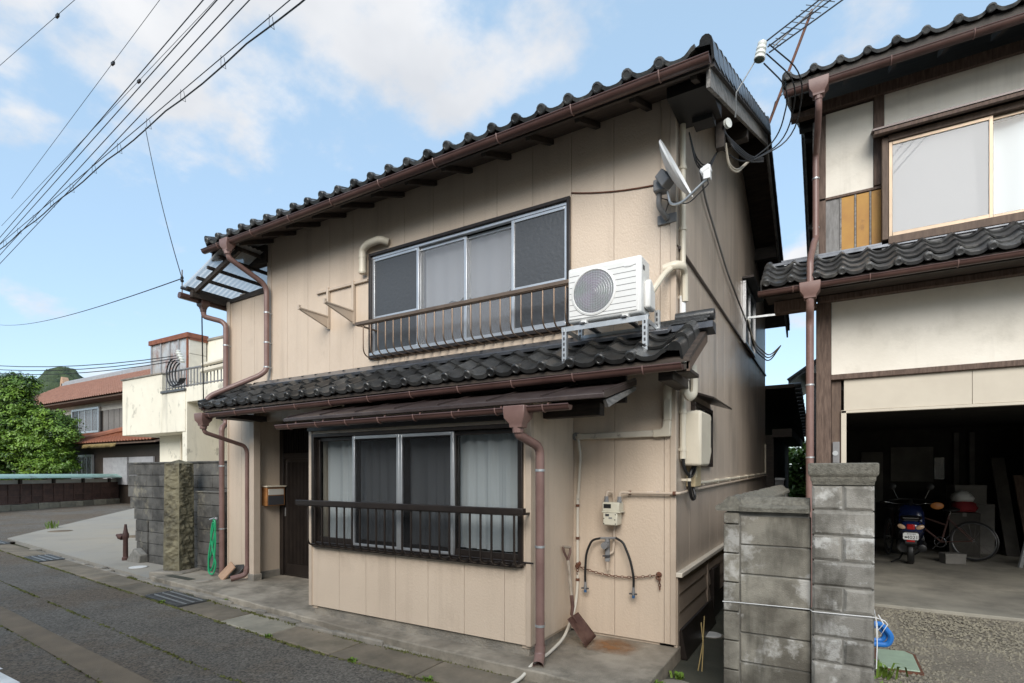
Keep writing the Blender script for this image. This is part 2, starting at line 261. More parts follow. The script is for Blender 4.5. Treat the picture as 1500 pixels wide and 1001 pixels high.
def road_mat():
    m = mat('asphalt', (0.094, 0.083, 0.068), 0.8, base2=(0.13, 0.115, 0.095), vscale=1.3, bump=1.0, bscale=130, bdist=0.02, stain=((0.105, 0.078, 0.052), 0.6, 0.45, 0.58, 0.85))
    nt = m.node_tree; N = nt.nodes; L = nt.links; b = N['Principled BSDF']
    src = b.inputs['Base Color'].links[0].from_socket
    geo = N.new('ShaderNodeNewGeometry'); v = N.new('ShaderNodeTexVoronoi'); v.inputs['Scale'].default_value = 75; L.new(geo.outputs['Position'], v.inputs['Vector'])
    mr = N.new('ShaderNodeMapRange'); L.new(v.outputs['Color'], mr.inputs[0]); mr.inputs[3].default_value = 0.3; mr.inputs[4].default_value = 2.2
    mx = N.new('ShaderNodeMix'); mx.data_type = 'RGBA'; mx.blend_type = 'MULTIPLY'; mx.inputs['Factor'].default_value = 1
    L.new(src, mx.inputs['A']); L.new(mr.outputs[0], mx.inputs['B']); L.new(mx.outputs['Result'], b.inputs['Base Color'])
road_mat()
mat('asphalt_brown', (0.19, 0.145, 0.098), 0.9, base2=(0.12, 0.094, 0.066), vscale=2.5, bump=0.8, bscale=170, stain=((0.24, 0.2, 0.15), 5, 0.6, 0.75, 0.5))

# ------------------------------------------------------------------ mesh helpers
LOC = {}
def wloc(o): return LOC.get(o, Vector((0, 0, 0))) if o is not None else Vector((0, 0, 0))
def tag(o, label=None, cat=None, group=None, kind=None):
    if label: o['label'] = label
    if cat: o['category'] = cat
    if group: o['group'] = group
    if kind: o['kind'] = kind
    return o
def thing(name, loc, label, cat, group=None, rot=(0, 0, 0)):
    o = bpy.data.objects.new(name, None); COL.objects.link(o); o.empty_display_size = 0.1
    o.location = loc; o.rotation_euler = rot; LOC[o] = Vector(loc)
    return tag(o, label, cat, group)
def link(name, me, parent=None, loc=None, rot=None):
    """another object on shared mesh data, at a world position"""
    o = bpy.data.objects.new(name, me); COL.objects.link(o)
    l = Vector(loc) if loc is not None else Vector((0, 0, 0))
    if parent is not None: o.parent = parent; o.location = l - wloc(parent)
    else: o.location = l
    LOC[o] = l
    if rot is not None: o.rotation_euler = rot
    return o
class MB:
    def __init__(s): s.v = []; s.f = []
    def add(s, vs, fs):
        n = len(s.v); s.v += [tuple(p) for p in vs]; s.f += [tuple(i + n for i in f) for f in fs]; return s
    def box(s, x0, x1, y0, y1, z0, z1):
        x0, x1 = min(x0, x1), max(x0, x1); y0, y1 = min(y0, y1), max(y0, y1); z0, z1 = min(z0, z1), max(z0, z1)
        return s.add([(x0, y0, z0), (x1, y0, z0), (x1, y1, z0), (x0, y1, z0), (x0, y0, z1), (x1, y0, z1), (x1, y1, z1), (x0, y1, z1)],
                     [(3, 2, 1, 0), (4, 5, 6, 7), (0, 1, 5, 4), (1, 2, 6, 5), (2, 3, 7, 6), (3, 0, 4, 7)])
    def beam(s, p, q, w, h, up=(0, 0, 1)):
        """box from p to q, w wide (sideways), h high, centred"""
        p = Vector(p); q = Vector(q); d = (q - p).normalized(); u = Vector(up)
        sd = d.cross(u)
        if sd.length < 1e-4: sd = d.cross(Vector((0, 1, 0)))
        sd.normalize(); u = sd.cross(d).normalized()
        a = sd * (w / 2); b = u * (h / 2); vs = []
        for e in (p, q): vs += [e - a - b, e + a - b, e + a + b, e - a + b]
        return s.add(vs, [(0, 3, 2, 1), (4, 5, 6, 7), (0, 1, 5, 4), (1, 2, 6, 5), (2, 3, 7, 6), (3, 0, 4, 7)])
    def prism(s, poly, ax, a0, a1):
        n = len(poly)
        def mk(p, a): return {'x': (a, p[0], p[1]), 'y': (p[0], a, p[1]), 'z': (p[0], p[1], a)}[ax]
        vs = [mk(p, a0) for p in poly] + [mk(p, a1) for p in poly]
        fs = [tuple(range(n))[::-1], tuple(range(n, 2 * n))] + [(i, (i + 1) % n, n + (i + 1) % n, n + i) for i in range(n)]
        return s.add(vs, fs)
    def tube(s, pts, r, n=8, cap=True, closed=False, flat=1.0, upv=None):
        pts = [Vector(p) for p in pts]; m = len(pts); rr = r if isinstance(r, (list, tuple)) else [r] * m
        vs = []; prev = None
        for i, p in enumerate(pts):
            if closed: t = (pts[(i + 1) % m] - pts[i - 1])
            elif i == 0: t = pts[1] - p
            elif i == m - 1: t = p - pts[-2]
            else: t = (pts[i + 1] - p).normalized() + (p - pts[i - 1]).normalized()
            if t.length < 1e-9: t = Vector((0, 0, 1))
            t.normalize()
            if prev is None:
                u = Vector(upv) if upv else (Vector((0, 0, 1)) if abs(t.z) < 0.9 else Vector((1, 0, 0)))
            else: u = prev
            u = (u - t * u.dot(t))
            if u.length < 1e-6: u = t.orthogonal()
            u.normalize(); w = t.cross(u); prev = u
            k = 1.0
            if 0 < i < m - 1 and not closed:
                c = (pts[i + 1] - p).normalized().dot(t); k = 1 / max(c, 0.6)
            for j in range(n):
                a = 2 * math.pi * (j + 0.5) / n
                vs.append(p + (u * math.cos(a) + w * math.sin(a) * flat) * rr[i] * (1 if n > 5 else 1.1))
        fs = []
        for i in range(m if closed else m - 1):
            for j in range(n):
                a = i * n + j; b = i * n + (j + 1) % n; i2 = (i + 1) % m
                fs.append((a, b, i2 * n + (j + 1) % n, i2 * n + j))
        if cap and not closed: fs += [tuple(range(n))[::-1], tuple((m - 1) * n + j for j in range(n))]
        return s.add(vs, fs)
    def lathe(s, prof, n=16, M=None, cap=True):
        """profile of (r, z) spun about z, moved by matrix M"""
        M = M or Matrix.Identity(4); vs = []
        for r, z in prof:
            for j in range(n):
                a = 2 * math.pi * j / n; vs.append(M @ Vector((r * math.cos(a), r * math.sin(a), z)))
        fs = []
        for i in range(len(prof) - 1):
            for j in range(n): fs.append((i * n + j, i * n + (j + 1) % n, (i + 1) * n + (j + 1) % n, (i + 1) * n + j))
        if cap: fs += [tuple(range(n))[::-1], tuple((len(prof) - 1) * n + j for j in range(n))]
        return s.add(vs, fs)
    def grid(s, fn, nu, nv):
        vs = [fn(i / nu, j / nv) for j in range(nv + 1) for i in range(nu + 1)]
        return s.add(vs, [(j * (nu + 1) + i, j * (nu + 1) + i + 1, (j + 1) * (nu + 1) + i + 1, (j + 1) * (nu + 1) + i) for j in range(nv) for i in range(nu)])
    def mesh(s, name, m, off=(0, 0, 0), recalc=True, ang=35):
        me = bpy.data.meshes.new(name); ox, oy, oz = off
        me.from_pydata([(x - ox, y - oy, z - oz) for x, y, z in s.v], [], s.f)
        if recalc:
            bm = bmesh.new(); bm.from_mesh(me); bmesh.ops.recalc_face_normals(bm, faces=bm.faces); bm.to_mesh(me); bm.free()
        me.materials.append(MATS[m] if isinstance(m, str) else m)
        me.polygons.foreach_set('use_smooth', [True] * len(me.polygons)); me.set_sharp_from_angle(angle=R(ang)); me.update()
        return me
    def build(s, name, m, parent=None, bev=0.0, base=None, recalc=True, ang=35, local=False):
        """one mesh object; verts are world coordinates unless local"""
        if parent is not None:
            o = link(name, s.mesh(name, m, (0, 0, 0) if local else wloc(parent), recalc, ang), parent, wloc(parent))
        else:
            b = Vector(base) if base is not None else Vector((0, 0, 0))
            o = link(name, s.mesh(name, m, b, recalc, ang), None, b)
        if bev:
            md = o.modifiers.new('bevel', 'BEVEL'); md.width = bev; md.segments = 2; md.limit_method = 'ANGLE'; md.angle_limit = R(40); md.harden_normals = False
        return o
def arc(c, r, a0, a1, n, plane):
    out = []
    for i in range(n + 1):
        a = R(a0 + (a1 - a0) * i / n); p, q = r * math.cos(a), r * math.sin(a)
        out.append({'xz': (c[0] + p, c[1], c[2] + q), 'yz': (c[0], c[1] + p, c[2] + q), 'xy': (c[0] + p, c[1] + q, c[2])}[plane])
    return out
def fillet(pts, r, n=4):
    """round the inner corners of a polyline"""
    pts = [Vector(p) for p in pts]; out = [pts[0]]
    for i in range(1, len(pts) - 1):
        a, b, c = pts[i - 1], pts[i], pts[i + 1]; d1 = (a - b); d2 = (c - b); k = min(r, d1.length * 0.45, d2.length * 0.45)
        p = b + d1.normalized() * k; q = b + d2.normalized() * k
        for j in range(n + 1):
            t = j / n; out.append(p * (1 - t) ** 2 + b * 2 * t * (1 - t) + q * t * t)
    out.append(pts[-1]); return out
def catenary(p, q, sag, n=16):
    p = Vector(p); q = Vector(q)
    return [p.lerp(q, i / n) - Vector((0, 0, sag * 4 * (i / n) * (1 - i / n))) for i in range(n + 1)]
def text_mesh(body, size, m, M, depth=0.0):
    cu = bpy.data.curves.new('lettering', 'FONT'); cu.body = body; cu.size = size; cu.extrude = depth; cu.align_x = 'CENTER'; cu.align_y = 'CENTER'
    o = bpy.data.objects.new('lettering', cu); COL.objects.link(o)
    dg = bpy.context.evaluated_depsgraph_get(); me = bpy.data.meshes.new_from_object(o.evaluated_get(dg)); bpy.data.objects.remove(o)
    me.transform(M); me.materials.clear(); me.materials.append(MATS[m]); return me
# ------------------------------------------------------------------ roof tiles
def tile_prof(w, h, n):
    return [(w * i / n, h * (0.5 + 0.5 * math.cos(2 * math.pi * i / n)) ** 2.0) for i in range(n + 1)]
def tile_mb(w, e, eave=False, h=0.05, n=10, th=0.020):
    """pantile: width along x, length up the slope along y, z off the deck. Crest at both edges."""
    b = MB(); pr = tile_prof(w * 1.04, h, n); lift = 0.028; ln = e * 1.12
    top = [(x, 0, z + lift + th) for x, z in pr] + [(x, ln, z + th) for x, z in pr]
    drop = 0.014 if eave else 0.0
    bot = [(x, 0, z + lift - drop) for x, z in pr] + [(x, ln, z) for x, z in pr]
    k = n + 1; vs = top + bot; fs = []
    for i in range(n):
        fs.append((i, i + 1, k + i + 1, k + i)); fs.append((2 * k + i, 3 * k + i, 3 * k + i + 1, 2 * k + i + 1)); fs.append((i, 2 * k + i, 2 * k + i + 1, i + 1))
    fs += [(0, k, 3 * k, 2 * k), (n, 2 * k + n, 3 * k + n, k + n)]
    b.add(vs, fs)
    if eave:
        M = Matrix.Translation((0.0, 0.03, h * 0.74 + lift)) @ Matrix.Rotation(R(90), 4, 'X')
        b.lathe([(0.040, -0.02), (0.043, 0.0), (0.043, 0.035), (0.037, 0.043), (0.026, 0.045), (0.022, 0.041)], 12, M)
    return b
def verge_mb(e, side=1, drop=0.10):
    """edge tile: half roll with a flap hanging over the barge board"""
    b = MB(); ln = e * 1.12; lift = 0.034; r = 0.052; n = 6
    sec = [(-0.07 * side, 0.012)] + [(side * (-r * math.cos(math.pi * i / n) * 0.9 + 0.01), 0.02 + r * math.sin(math.pi * i / n)) for i in range(n + 1)] + [(side * 0.062, -drop), (side * 0.044, -drop), (side * 0.040, 0.0)]
    k = len(sec); vs = [(x, 0, z + lift) for x, z in sec] + [(x, ln, z) for x, z in sec]
    fs = [(i, (i + 1) % k, k + (i + 1) % k, k + i) for i in range(k)] + [tuple(range(k)), tuple(range(k, 2 * k))[::-1]]
    return b.add(vs, fs)
def place(mb, out, M):
    out.add([M @ Vector(p) for p in mb.v], mb.f)
# ================================================================== GROUND
def side(x): return 3.12 + 0.08 * max(0.0, -4 - x)
def struct(name, mb, m, **k):
    o = mb.build(name, m, **k); o['kind'] = 'structure'; return o
struct('ground', MB().grid(lambda u, v: (-700 + 1400 * u, -700 + 1400 * v, -0.03), 4, 4), 'soil')
NX = 60
struct('road', MB().grid(lambda u, v: ((14 - 46 * u), -8 + v * (side(14 - 46 * u) + 8), 0.035 + 0.004 * math.sin((14 - 46 * u) * 1.7) * math.sin(v * 9)), NX, 30), 'asphalt')
struct('side_street', MB().grid(lambda u, v: (-16 - 22 * u, -2 + 42 * v, 0.028), 8, 8), 'asphalt')
# brown trench repair and painted edge line, both following the road
def strip(y0, y1, x0, x1, z, n=40, wob=0.0, ref=0.8):
    b = MB(); vs = []
    for i in range(n + 1):
        x = x0 + (x1 - x0) * i / n; o = side(x) - 3.12
        vs += [(x, y0 + o * ref + random.uniform(-wob, wob), z), (x, y1 + o * ref + random.uniform(-wob, wob), z)]
    return b.add(vs, [(2 * i, 2 * i + 2, 2 * i + 3, 2 * i + 1) for i in range(n)])
struct('repair_strip', strip(1.80, 2.02, 12, -18, 0.0425, wob=0.006), 'asphalt_brown')
def worn_line():
    b = MB(); x = 10.0
    while x > -16:
        l = random.uniform(0.12, 0.5); o = (side(x) - 3.12) * 0.8; k = random.uniform(-0.012, 0.012); j = random.uniform(-0.012, 0.012)
        b.add([(x, 1.33 + o + k, 0.0432), (x - l, 1.33 + o + j, 0.0432), (x - l + 0.02, 1.46 + o - j, 0.0432), (x + 0.01, 1.46 + o + k, 0.0432)], [(0, 3, 2, 1)])
        x -= l + random.uniform(0.004, 0.02)
    return b
struct('road_marking', worn_line(), 'paint_white')
# forecourt slab, side alley, driveway
ap = [(-1.1, 3.46), (-4.0, 3.555), (-8.35, 3.905), (-8.35, 5.2), (-1.1, 5.2)]
def rough_edge_slab(poly, z0, z1, step=0.07, wob=0.008):
    pts = []
    for i, p in enumerate(poly):
        q = poly[(i + 1) % len(poly)]; d = math.dist(p, q); n = max(1, int(d / step)) if i < 3 else 1
        for k in range(n):
            t = k / n; j = random.uniform(-wob, wob) if k and i < 3 else 0
            pts.append((p[0] + (q[0] - p[0]) * t, p[1] + (q[1] - p[1]) * t + j))
    return MB().prism(pts, 'z', z0, z1)
struct('forecourt', rough_edge_slab(ap, -0.02, 0.13), 'apron', bev=0.012)
k = MB()
x = -1.08
while x > -14:       # broken kerb foot between the channel covers and the forecourt
    l = random.uniform(0.15, 0.6); y = side(x) + 0.395
    k.box(x - l + 0.004, x, y, y + 0.09 + random.uniform(-.012, .02), -0.02, 0.075 + random.uniform(-0.02, 0.02) - (0.03 if x < -8.4 else 0)); x -= l
struct('kerb', k, 'concrete', bev=0.012)
struct('alley', MB().grid(lambda u, v: (-1.11 + 0.75 * u, 3.5 + 12 * v, 0.01), 2, 8), 'alley')
struct('driveway', MB().grid(lambda u, v: (-0.36 + 7 * u, 3.4 + 4.27 * v, 0.016 + 0.012 * math.sin(u * 23) * math.sin(v * 9)), 40, 24), 'gravel')
gf = struct('garage_floor', MB().box(-0.10, 6.2, 7.66, 15.5, -0.02, 0.05), 'garage_floor', bev=0.01)
struct('side_court', MB().prism([(-8.6, 3.99), (-16.7, 4.72), (-27, 12.2), (-27, 16), (-9.9, 16), (-9.9, 5.5), (-8.4, 5.2)], 'z', -0.02, 0.06), 'side_concrete')
# covered drain: separate concrete covers and steel gratings
drain = MB(); vs = []
for i in range(41):
    xx = 6 - 24 * i / 40; vs += [(xx, side(xx) - 0.01, 0.005), (xx, side(xx) + 0.42, 0.005)]
drain.add(vs, [(2 * i, 2 * i + 2, 2 * i + 3, 2 * i + 1) for i in range(40)])
drain = struct('drain_channel', drain, 'alley')
def cover(x0, x1, m, y0=0.012, y1=0.385, parent=drain, name='concrete_cover'):
    a, b_ = side(x0), side(x1); z = 0.046 + random.uniform(-0.005, 0.004); t = random.uniform(-0.003, 0.003)
    mb = MB().add([(x0, a + y0, -0.02), (x1, b_ + y0, -0.02), (x1, b_ + y1, -0.02), (x0, a + y1, -0.02),
                   (x0, a + y0, z), (x1, b_ + y0, z + t), (x1, b_ + y1, z + t), (x0, a + y1, z)],
                  [(3, 2, 1, 0), (4, 5, 6, 7), (0, 1, 5, 4), (1, 2, 6, 5), (2, 3, 7, 6), (3, 0, 4, 7)])
    return mb.build(name, m, parent, bev=0.008)
def grating(x0, x1, label):
    g = thing('drain_grating', ((x0 + x1) / 2, side(x0) + 0.02, 0.0), label, 'drain grating', 'steel gratings over the roadside drain')
    y0, y1 = side(x0) + 0.03, side(x0) + 0.385; fr = MB()
    sh = side(x1) - side(x0)
    for yy in (y0, y1): fr.beam((x0, yy, 0.035), (x1, yy + sh, 0.035), 0.02, 0.04)
    for xx in (x0, x1): fr.beam((xx, y0 + (sh if xx == x1 else 0), 0.035), (xx, y1 + (sh if xx == x1 else 0), 0.035), 0.02, 0.04)
    fr.build('frame', 'grate_steel', g)
    for i in range(1, 11):
        t = i / 11; MB().beam((x0, y0 + (y1 - y0) * t, 0.036), (x1, y0 + sh + (y1 - y0) * t, 0.036), 0.013, 0.034).build('bar', 'steel' if i % 3 == 0 else 'grate_steel', g)
    cb = MB()
    for i in range(1, 6): xx = x0 + (x1 - x0) * i / 6; cb.beam((xx, y0 + sh * i / 6, 0.028), (xx, y1 + sh * i / 6, 0.028), 0.01, 0.016)
    cb.build('cross_bars', 'grate_steel', g)
edge = [5.5, 4.6, 3.65, 2.75, 1.85, 0.95, 0.05, -0.87, -1.8, -2.75, -3.7, -4.65, -5.53, -6.5, -7.47, -8.4, -9.3, -10.2, -11.0, -11.86, -12.8, -13.7, -14.6, -15.5, -16.4]
for a, b_ in zip(edge[:-1], edge[1:]):
    if a == -6.5: grating(b_ + 0.03, a - 0.03, 'steel drain grating in front of the front door forecourt'); continue
    if a == -11.86: grating(b_ + 0.03, a - 0.03, 'steel drain grating beside the broken block wall and its concrete court'); continue
    if a == -15.5: grating(b_ + 0.03, a - 0.03, 'steel drain grating far down the road beyond the court'); continue
    if a == -4.65:
        cover(a - 0.006, (a + b_) / 2 + 0.003, 'slab_pale'); cover((a + b_) / 2 - 0.003, b_ + 0.006, 'slab_pale'); continue
    m = random.choice(['slab', 'slab', 'slab'])
    cover(a - 0.006, b_ + 0.006, m)
def moss_line(yref, x0, x1, n, ref, sd, amp=0.018, hgt=0.016):
    rr = random.Random(sd); b = MB()
    for i in range(n):
        x = x0 + (x1 - x0) * rr.random()
        if math.sin(x * 3.1 + sd) + math.sin(x * 7.7) < -0.3 and rr.random() < 0.75: continue
        y = yref + (side(x) - 3.12) * ref + rr.gauss(0, amp * 0.5); s = rr.uniform(0.006, 0.02); h = rr.uniform(0.25, 1) * hgt; z = 0.036
        a = rr.random() * 6.28; c, d = math.cos(a) * s, math.sin(a) * s
        b.add([(x - c, y - d, z), (x + c, y + d, z), (x + d * .6, y - c * .6, z + h), (x - d * .8, y + c * .8, z + 0.002)], [(0, 1, 2), (0, 2, 3), (1, 3, 2)])
    return b
tag(moss_line(3.115, 4, -17, 3400, 1, 3, 0.02).build('moss', 'moss', recalc=False), 'line of moss in the joint between asphalt and drain covers', 'moss', kind='stuff')
tag(moss_line(2.38, 4, -16, 2300, 0.9, 5, 0.014).build('moss', 'moss', recalc=False), 'line of moss along the long crack in the asphalt', 'moss', kind='stuff')
tag(moss_line(1.80, 4, -14, 1000, 0.8, 9, 0.012).build('moss', 'moss', recalc=False), 'moss along the near edge of the brown repair strip', 'moss', kind='stuff')
tag(moss_line(3.50, -0.5, -9, 2400, 1, 11, 0.03, 0.03).build('moss', 'moss', recalc=False), 'moss on the broken kerb foot of the forecourt', 'moss', kind='stuff')

# ================================================================== MAIN HOUSE
X0, X1, YF, YR = -1.12, -6.58, 4.55, 11.6          # right and left walls, front and rear
H = thing('house', (-3.85, 4.55, 0), 'beige two-storey house with dark tiled roof, balcony rail and ground-floor bay window', 'house')
SL = 0.42; TH = math.atan(SL); YE, ZE = 4.05, 4.585; YRG = 8.07; ZRG = ZE + SL * (YRG - YE)
def deck(y): return ZE + SL * (y - YE) if y <= YRG else ZRG - SL * (y - YRG)
# --- wall cores (behind the siding)
c = MB()
wl, wr, wb, wt = -4.665, -2.085, 2.935, 4.165       # upper window opening
c.box(X1 + .02, wl, YF + .02, YF + .14, 2.55, 4.80); c.box(wr, X0 - .02, YF + .02, YF + .14, 2.55, 4.80)
c.box(wl, wr, YF + .02, YF + .14, 2.55, wb); c.box(wl, wr, YF + .02, YF + .14, wt, 4.80)
c.box(-2.05, X0 - .02, YF + .02, YF + .14, 0.1, 2.55); c.box(-4.69, -2.05, YF + .02, YF + .14, 2.16, 2.55)
c.box(-7.55, X1, 4.63, 4.75, 2.5, 4.12); c.box(-7.40, -6.86, 4.53, 4.65, 0.1, 2.6)
c.box(-6.86, -4.69, 5.0, 5.12, 2.28, 2.6); c.box(-6.86, -4.69, 4.60, 4.72, 2.33, 2.6)
c.box(-6.98, -6.86, 4.65, 5.1, 0.1, 2.6)
c.prism([(YF + .02, 0.1), (YR, 0.1), (YR, deck(YR) - .06), (YRG, ZRG - .06), (YF + .02, deck(YF) - .06)], 'x', X0 - .14, X0 - .02)
c.prism([(YF + .02, 2.5), (YR, 2.5), (YR, deck(YR) - .06), (YRG, ZRG - .06), (YF + .02, deck(YF) - .06)], 'x', X1 + .02, X1 + .14)
c.box(X1, X0 - .02, YR - .1, YR, 0.1, 4.9); c.box(-7.4, -7.28, 4.65, YR, 0.1, 4.2); c.box(-7.4, X1, YR - .1, YR, 0.1, 4.2)
c.build('wall', 'trim_beige', H)
rm = MB()      # floors and ceilings inside, so rooms are closed and dark
rm.box(X1 + .15, X0 - .15, YF + .15, YR - .1, 2.45, 2.52); rm.box(X1 + .15, X0 - .15, YF + .15, YR - .1, 4.45, 4.5)
rm.box(-4.6, -2.1, 3.82, YR - .1, 0.5, 0.55); rm.box(-4.62, -2.08, 7.0, 7.05, 0.5, 2.45); rm.box(X1 + .15, X0 - .15, 6.4, 6.45, 2.5, 4.5)
rm.box(-4.68, -4.6, 4.5, 7, 0.5, 2.45); rm.box(-2.17, -2.09, 4.5, 7, .5, 2.45)
rm.build('room', 'room_dark', H)
G = 0.002
def panel(x0, x1, z0, z1, y, hole=None, name='siding_panel', t=0.018, m='siding'):
    x0, x1 = min(x0, x1) + G, max(x0, x1) - G; pc = []
    if hole is None or x1 <= hole[0] or x0 >= hole[1]: pc.append((x0, x1, z0, z1))
    else:
        hx0, hx1, hz0, hz1 = hole; a, d = max(x0, hx0), min(x1, hx1)
        if x0 < hx0: pc.append((x0, hx0, z0, z1))
        if x1 > hx1: pc.append((hx1, x1, z0, z1))
        if hz0 > z0: pc.append((a, d, z0, hz0))
        if hz1 < z1: pc.append((a, d, hz1, z1))
    for p in pc: MB().box(p[0], p[1], y, y + t, p[2], p[3]).build(name, m, H)
ed = [-1.155] + [-1.251 - 0.4113 * i for i in range(13)] + [-6.53]
for a, b_ in zip(ed[:-1], ed[1:]): panel(b_, a, 2.74, 4.80, YF, (wl, wr, wb, wt))
for a, b_ in zip([-1.155, -1.217, -1.655], [-1.217, -1.655, -2.09]): panel(b_, a, 0.155, 2.735, YF)
for a, b_ in zip([-6.66, -6.99, -7.30], [-6.99, -7.30, -7.60]): panel(b_, a, 2.52, 4.10, 4.61)
for a, b_ in zip([-6.80, -7.12], [-7.12, -7.42]): panel(b_, a, 0.13, 2.48, 4.50)
for a, b_ in zip([-4.69, -5.1, -5.51, -5.92, -6.33], [-5.1, -5.51, -5.92, -6.33, -6.84]): panel(b_, a, 2.30, 2.70, 4.585)
# trims
def trim(mb, name='corner_trim', m='trim_beige', bev=0.004): return mb.build(name, m, H, bev=bev)
trim(MB().box(-1.165, X0 + .004, YF - .012, YF + .02, 2.74, 4.80)); trim(MB().box(-1.165, X0 + .004, YF - .012, YF + .02, 0.155, 2.72))
trim(MB().box(-6.60, -6.515, YF - .012, YF + .06, 2.74, 4.75)); trim(MB().box(-6.675, -6.605, 4.575, 4.66, 2.72, 4.10))
trim(MB().box(-7.625, -7.555, 4.585, 4.66, 2.5, 4.10)); trim(MB().box(-6.835, -6.735, 4.43, 4.53, 0.2, 2.5), 'porch_post'); trim(MB().box(-6.85, -6.72, 4.415, 4.545, 0.12, 0.22), 'post_foot', 'concrete', .008)
panel(-7.45, -7.42, 0.13, 2.48, 4.49)
# reveal wall with the letter box beside the door
b = MB()
b.box(-6.86, -6.842, 4.535, 4.955, 0.22, 2.5); b.build('siding_panel', 'siding', H)
MB().box(-6.862, -6.828, 4.54, 4.955, 0.12, 0.22).build('skirting', 'concrete', H, bev=.004)
# --- side wall
YS = [4.585 + 0.4675 * i for i in range(16)]
for a, b_ in zip(YS[:-1], YS[1:]):
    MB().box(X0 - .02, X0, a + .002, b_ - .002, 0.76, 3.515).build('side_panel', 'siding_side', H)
    t0, t1 = deck(a) - .07, deck(b_) - .07
    poly = [(a + .002, 3.535), (b_ - .002, 3.535), (b_ - .002, t1), (a + .002, t0)]
    if a < YRG < b_: poly = [(a + .002, 3.535), (b_ - .002, 3.535), (b_ - .002, t1), (YRG, ZRG - .07), (a + .002, t0)]
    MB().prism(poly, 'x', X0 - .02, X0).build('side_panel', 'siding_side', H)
MB().prism([(5.05, 3.517), (YR, 3.517), (YR, 3.534)], 'x', X0 - .01, X0 - .004).build('joint_shadow', 'alu_dark', H)
MB().prism([(4.62, 3.50), (YR, 3.50), (YR, 3.525), (4.62, 3.525)], 'x', X0, X0 + 0.022).build('string_course', 'metal_roof', H, bev=.003)
MB().box(X0, X0 + .055, 4.54, 7.4, 0.725, 0.765).build('side_ledge', 'sill_white', H, bev=.006)
for i in range(3): MB().prism([(X0 - .015, 0.57 - .155 * i + .15), (X0 - .002, 0.57 - .155 * i + .15), (X0 + .014, 0.57 - .155 * i), (X0 - .015, 0.57 - .155 * i)], 'y', 4.62, YR).build('lap_board', 'lap_board', H)
MB().box(X0 - .02, X0 + .012, 4.56, 4.62, 0.13, 0.725).build('corner_trim', 'trim_beige', H, bev=.003)
MB().box(X0 - .02, X0 + .022, 5.80, 5.86, 0.26, 0.725).build('batten', 'lap_board', H, bev=.003)
MB().prism([(X0 + .005, 0.27), (X0 + .03, 0.26), (X0 + .075, 0.02), (X0 + .005, 0.02)], 'y', 4.63, 5.95).build('base_board', 'alu_dark', H)
MB().box(X0 - .02, X0 + .02, 5.95, YR, 0.0, 0.24).build('plinth', 'alu_dark', H)
v = MB().box(X0, X0 + .05, 5.98, 6.32, 0.16, 0.58).build('vent_hood', 'alu_dark', H, bev=.004)
# --- upper window
def window(x0, x1, z0, z1, y, fm, out=0.03, t=0.045, name='window'):
    f = MB()
    f.box(x0 - t, x0, y - out, y + .1, z0 - t, z1 + t); f.box(x1, x1 + t, y - out, y + .1, z0 - t, z1 + t)
    f.box(x0, x1, y - out, y + .1, z1, z1 + t); f.box(x0, x1, y - out - .02, y + .1, z0 - t, z0)
    return f.build(name, fm, H, bev=.004)
def sash(par, x0, x1, z0, z1, y, fm, pm, fw=0.035, name='sash', mid=None, bot=None, d=0.028):
    s = MB(); bw = bot or fw
    s.box(x0, x0 + fw, y, y + d, z0, z1); s.box(x1 - fw, x1, y, y + d, z0, z1); s.box(x0 + fw, x1 - fw, y + .001, y + d - .001, z0, z0 + bw); s.box(x0 + fw, x1 - fw, y + .001, y + d - .001, z1 - fw, z1)
    if mid: s.box(x0 + fw, x1 - fw, y + .004, y + d - .004, mid - .012, mid + .012)
    o = s.build(name, fm, par, bev=.003)
    MB().box(x0 + fw - .005, x1 - fw + .005, y + d * .45, y + d * .45 + .005, z0 + bw - .005, z1 - fw + .005).build('pane', pm, par)
    return o
W1 = window(wl + .03, wr - .03, wb + .03, wt - .03, YF, 'alu_dark', t=0.034)
a0, a1 = wl + .03, wr - .03; zt, zb = wt - .03, wb + .03
MB().box(a0, a1, YF - .005, YF + .04, zt - .03, zt - .001).build('head_track', 'alu', W1)
MB().box(a0, a1, YF - .045, YF + .02, zb + .001, zb + .035).build('sill_track', 'alu', W1, bev=.003)
xs = [a0, -3.955, -3.315, -2.70, a1]
sash(W1, xs[0], xs[1] + .03, zb + .03, zt - .025, YF + .002, 'alu', 'frosted_screen', mid=3.42)
sash(W1, xs[1] - .005, xs[2] + .018, zb + .03, zt - .032, YF + .034, 'alu', 'frosted')
sash(W1, xs[2] - .018, xs[3] + .005, zb + .03, zt - .032, YF + .062, 'alu', 'frosted')
sash(W1, xs[3] - .03, xs[4], zb + .03, zt - .025, YF + .002, 'alu', 'frosted_screen', mid=3.42)
MB().box(a0, xs[1] + .02, YF + .13, YF + .14, zb, zt).build('dark_backing', 'room_dark', W1); MB().box(xs[3] - .02, a1, YF + .13, YF + .14, zb, zt).build('dark_backing', 'room_dark', W1); MB().box(xs[1], xs[3], YF + .18, YF + .19, zb, zt).build('dark_backing', 'room_dark', W1)  # dark sheets added to stand for the unlit room behind the panes
MB().grid(lambda u, v: (xs[1] + .03 + (xs[3] - xs[1] - .06) * u, YF + .13 + .008 * math.sin(u * 40), zt - .02 - v * (.66 + .02 * math.sin(u * 37) + .03 * math.sin(u * 11))), 60, 3).build('curtain', 'pale_backing', W1, recalc=False, ang=180)  # pale sheet added to give the middle panes a bright, sky-like upper part
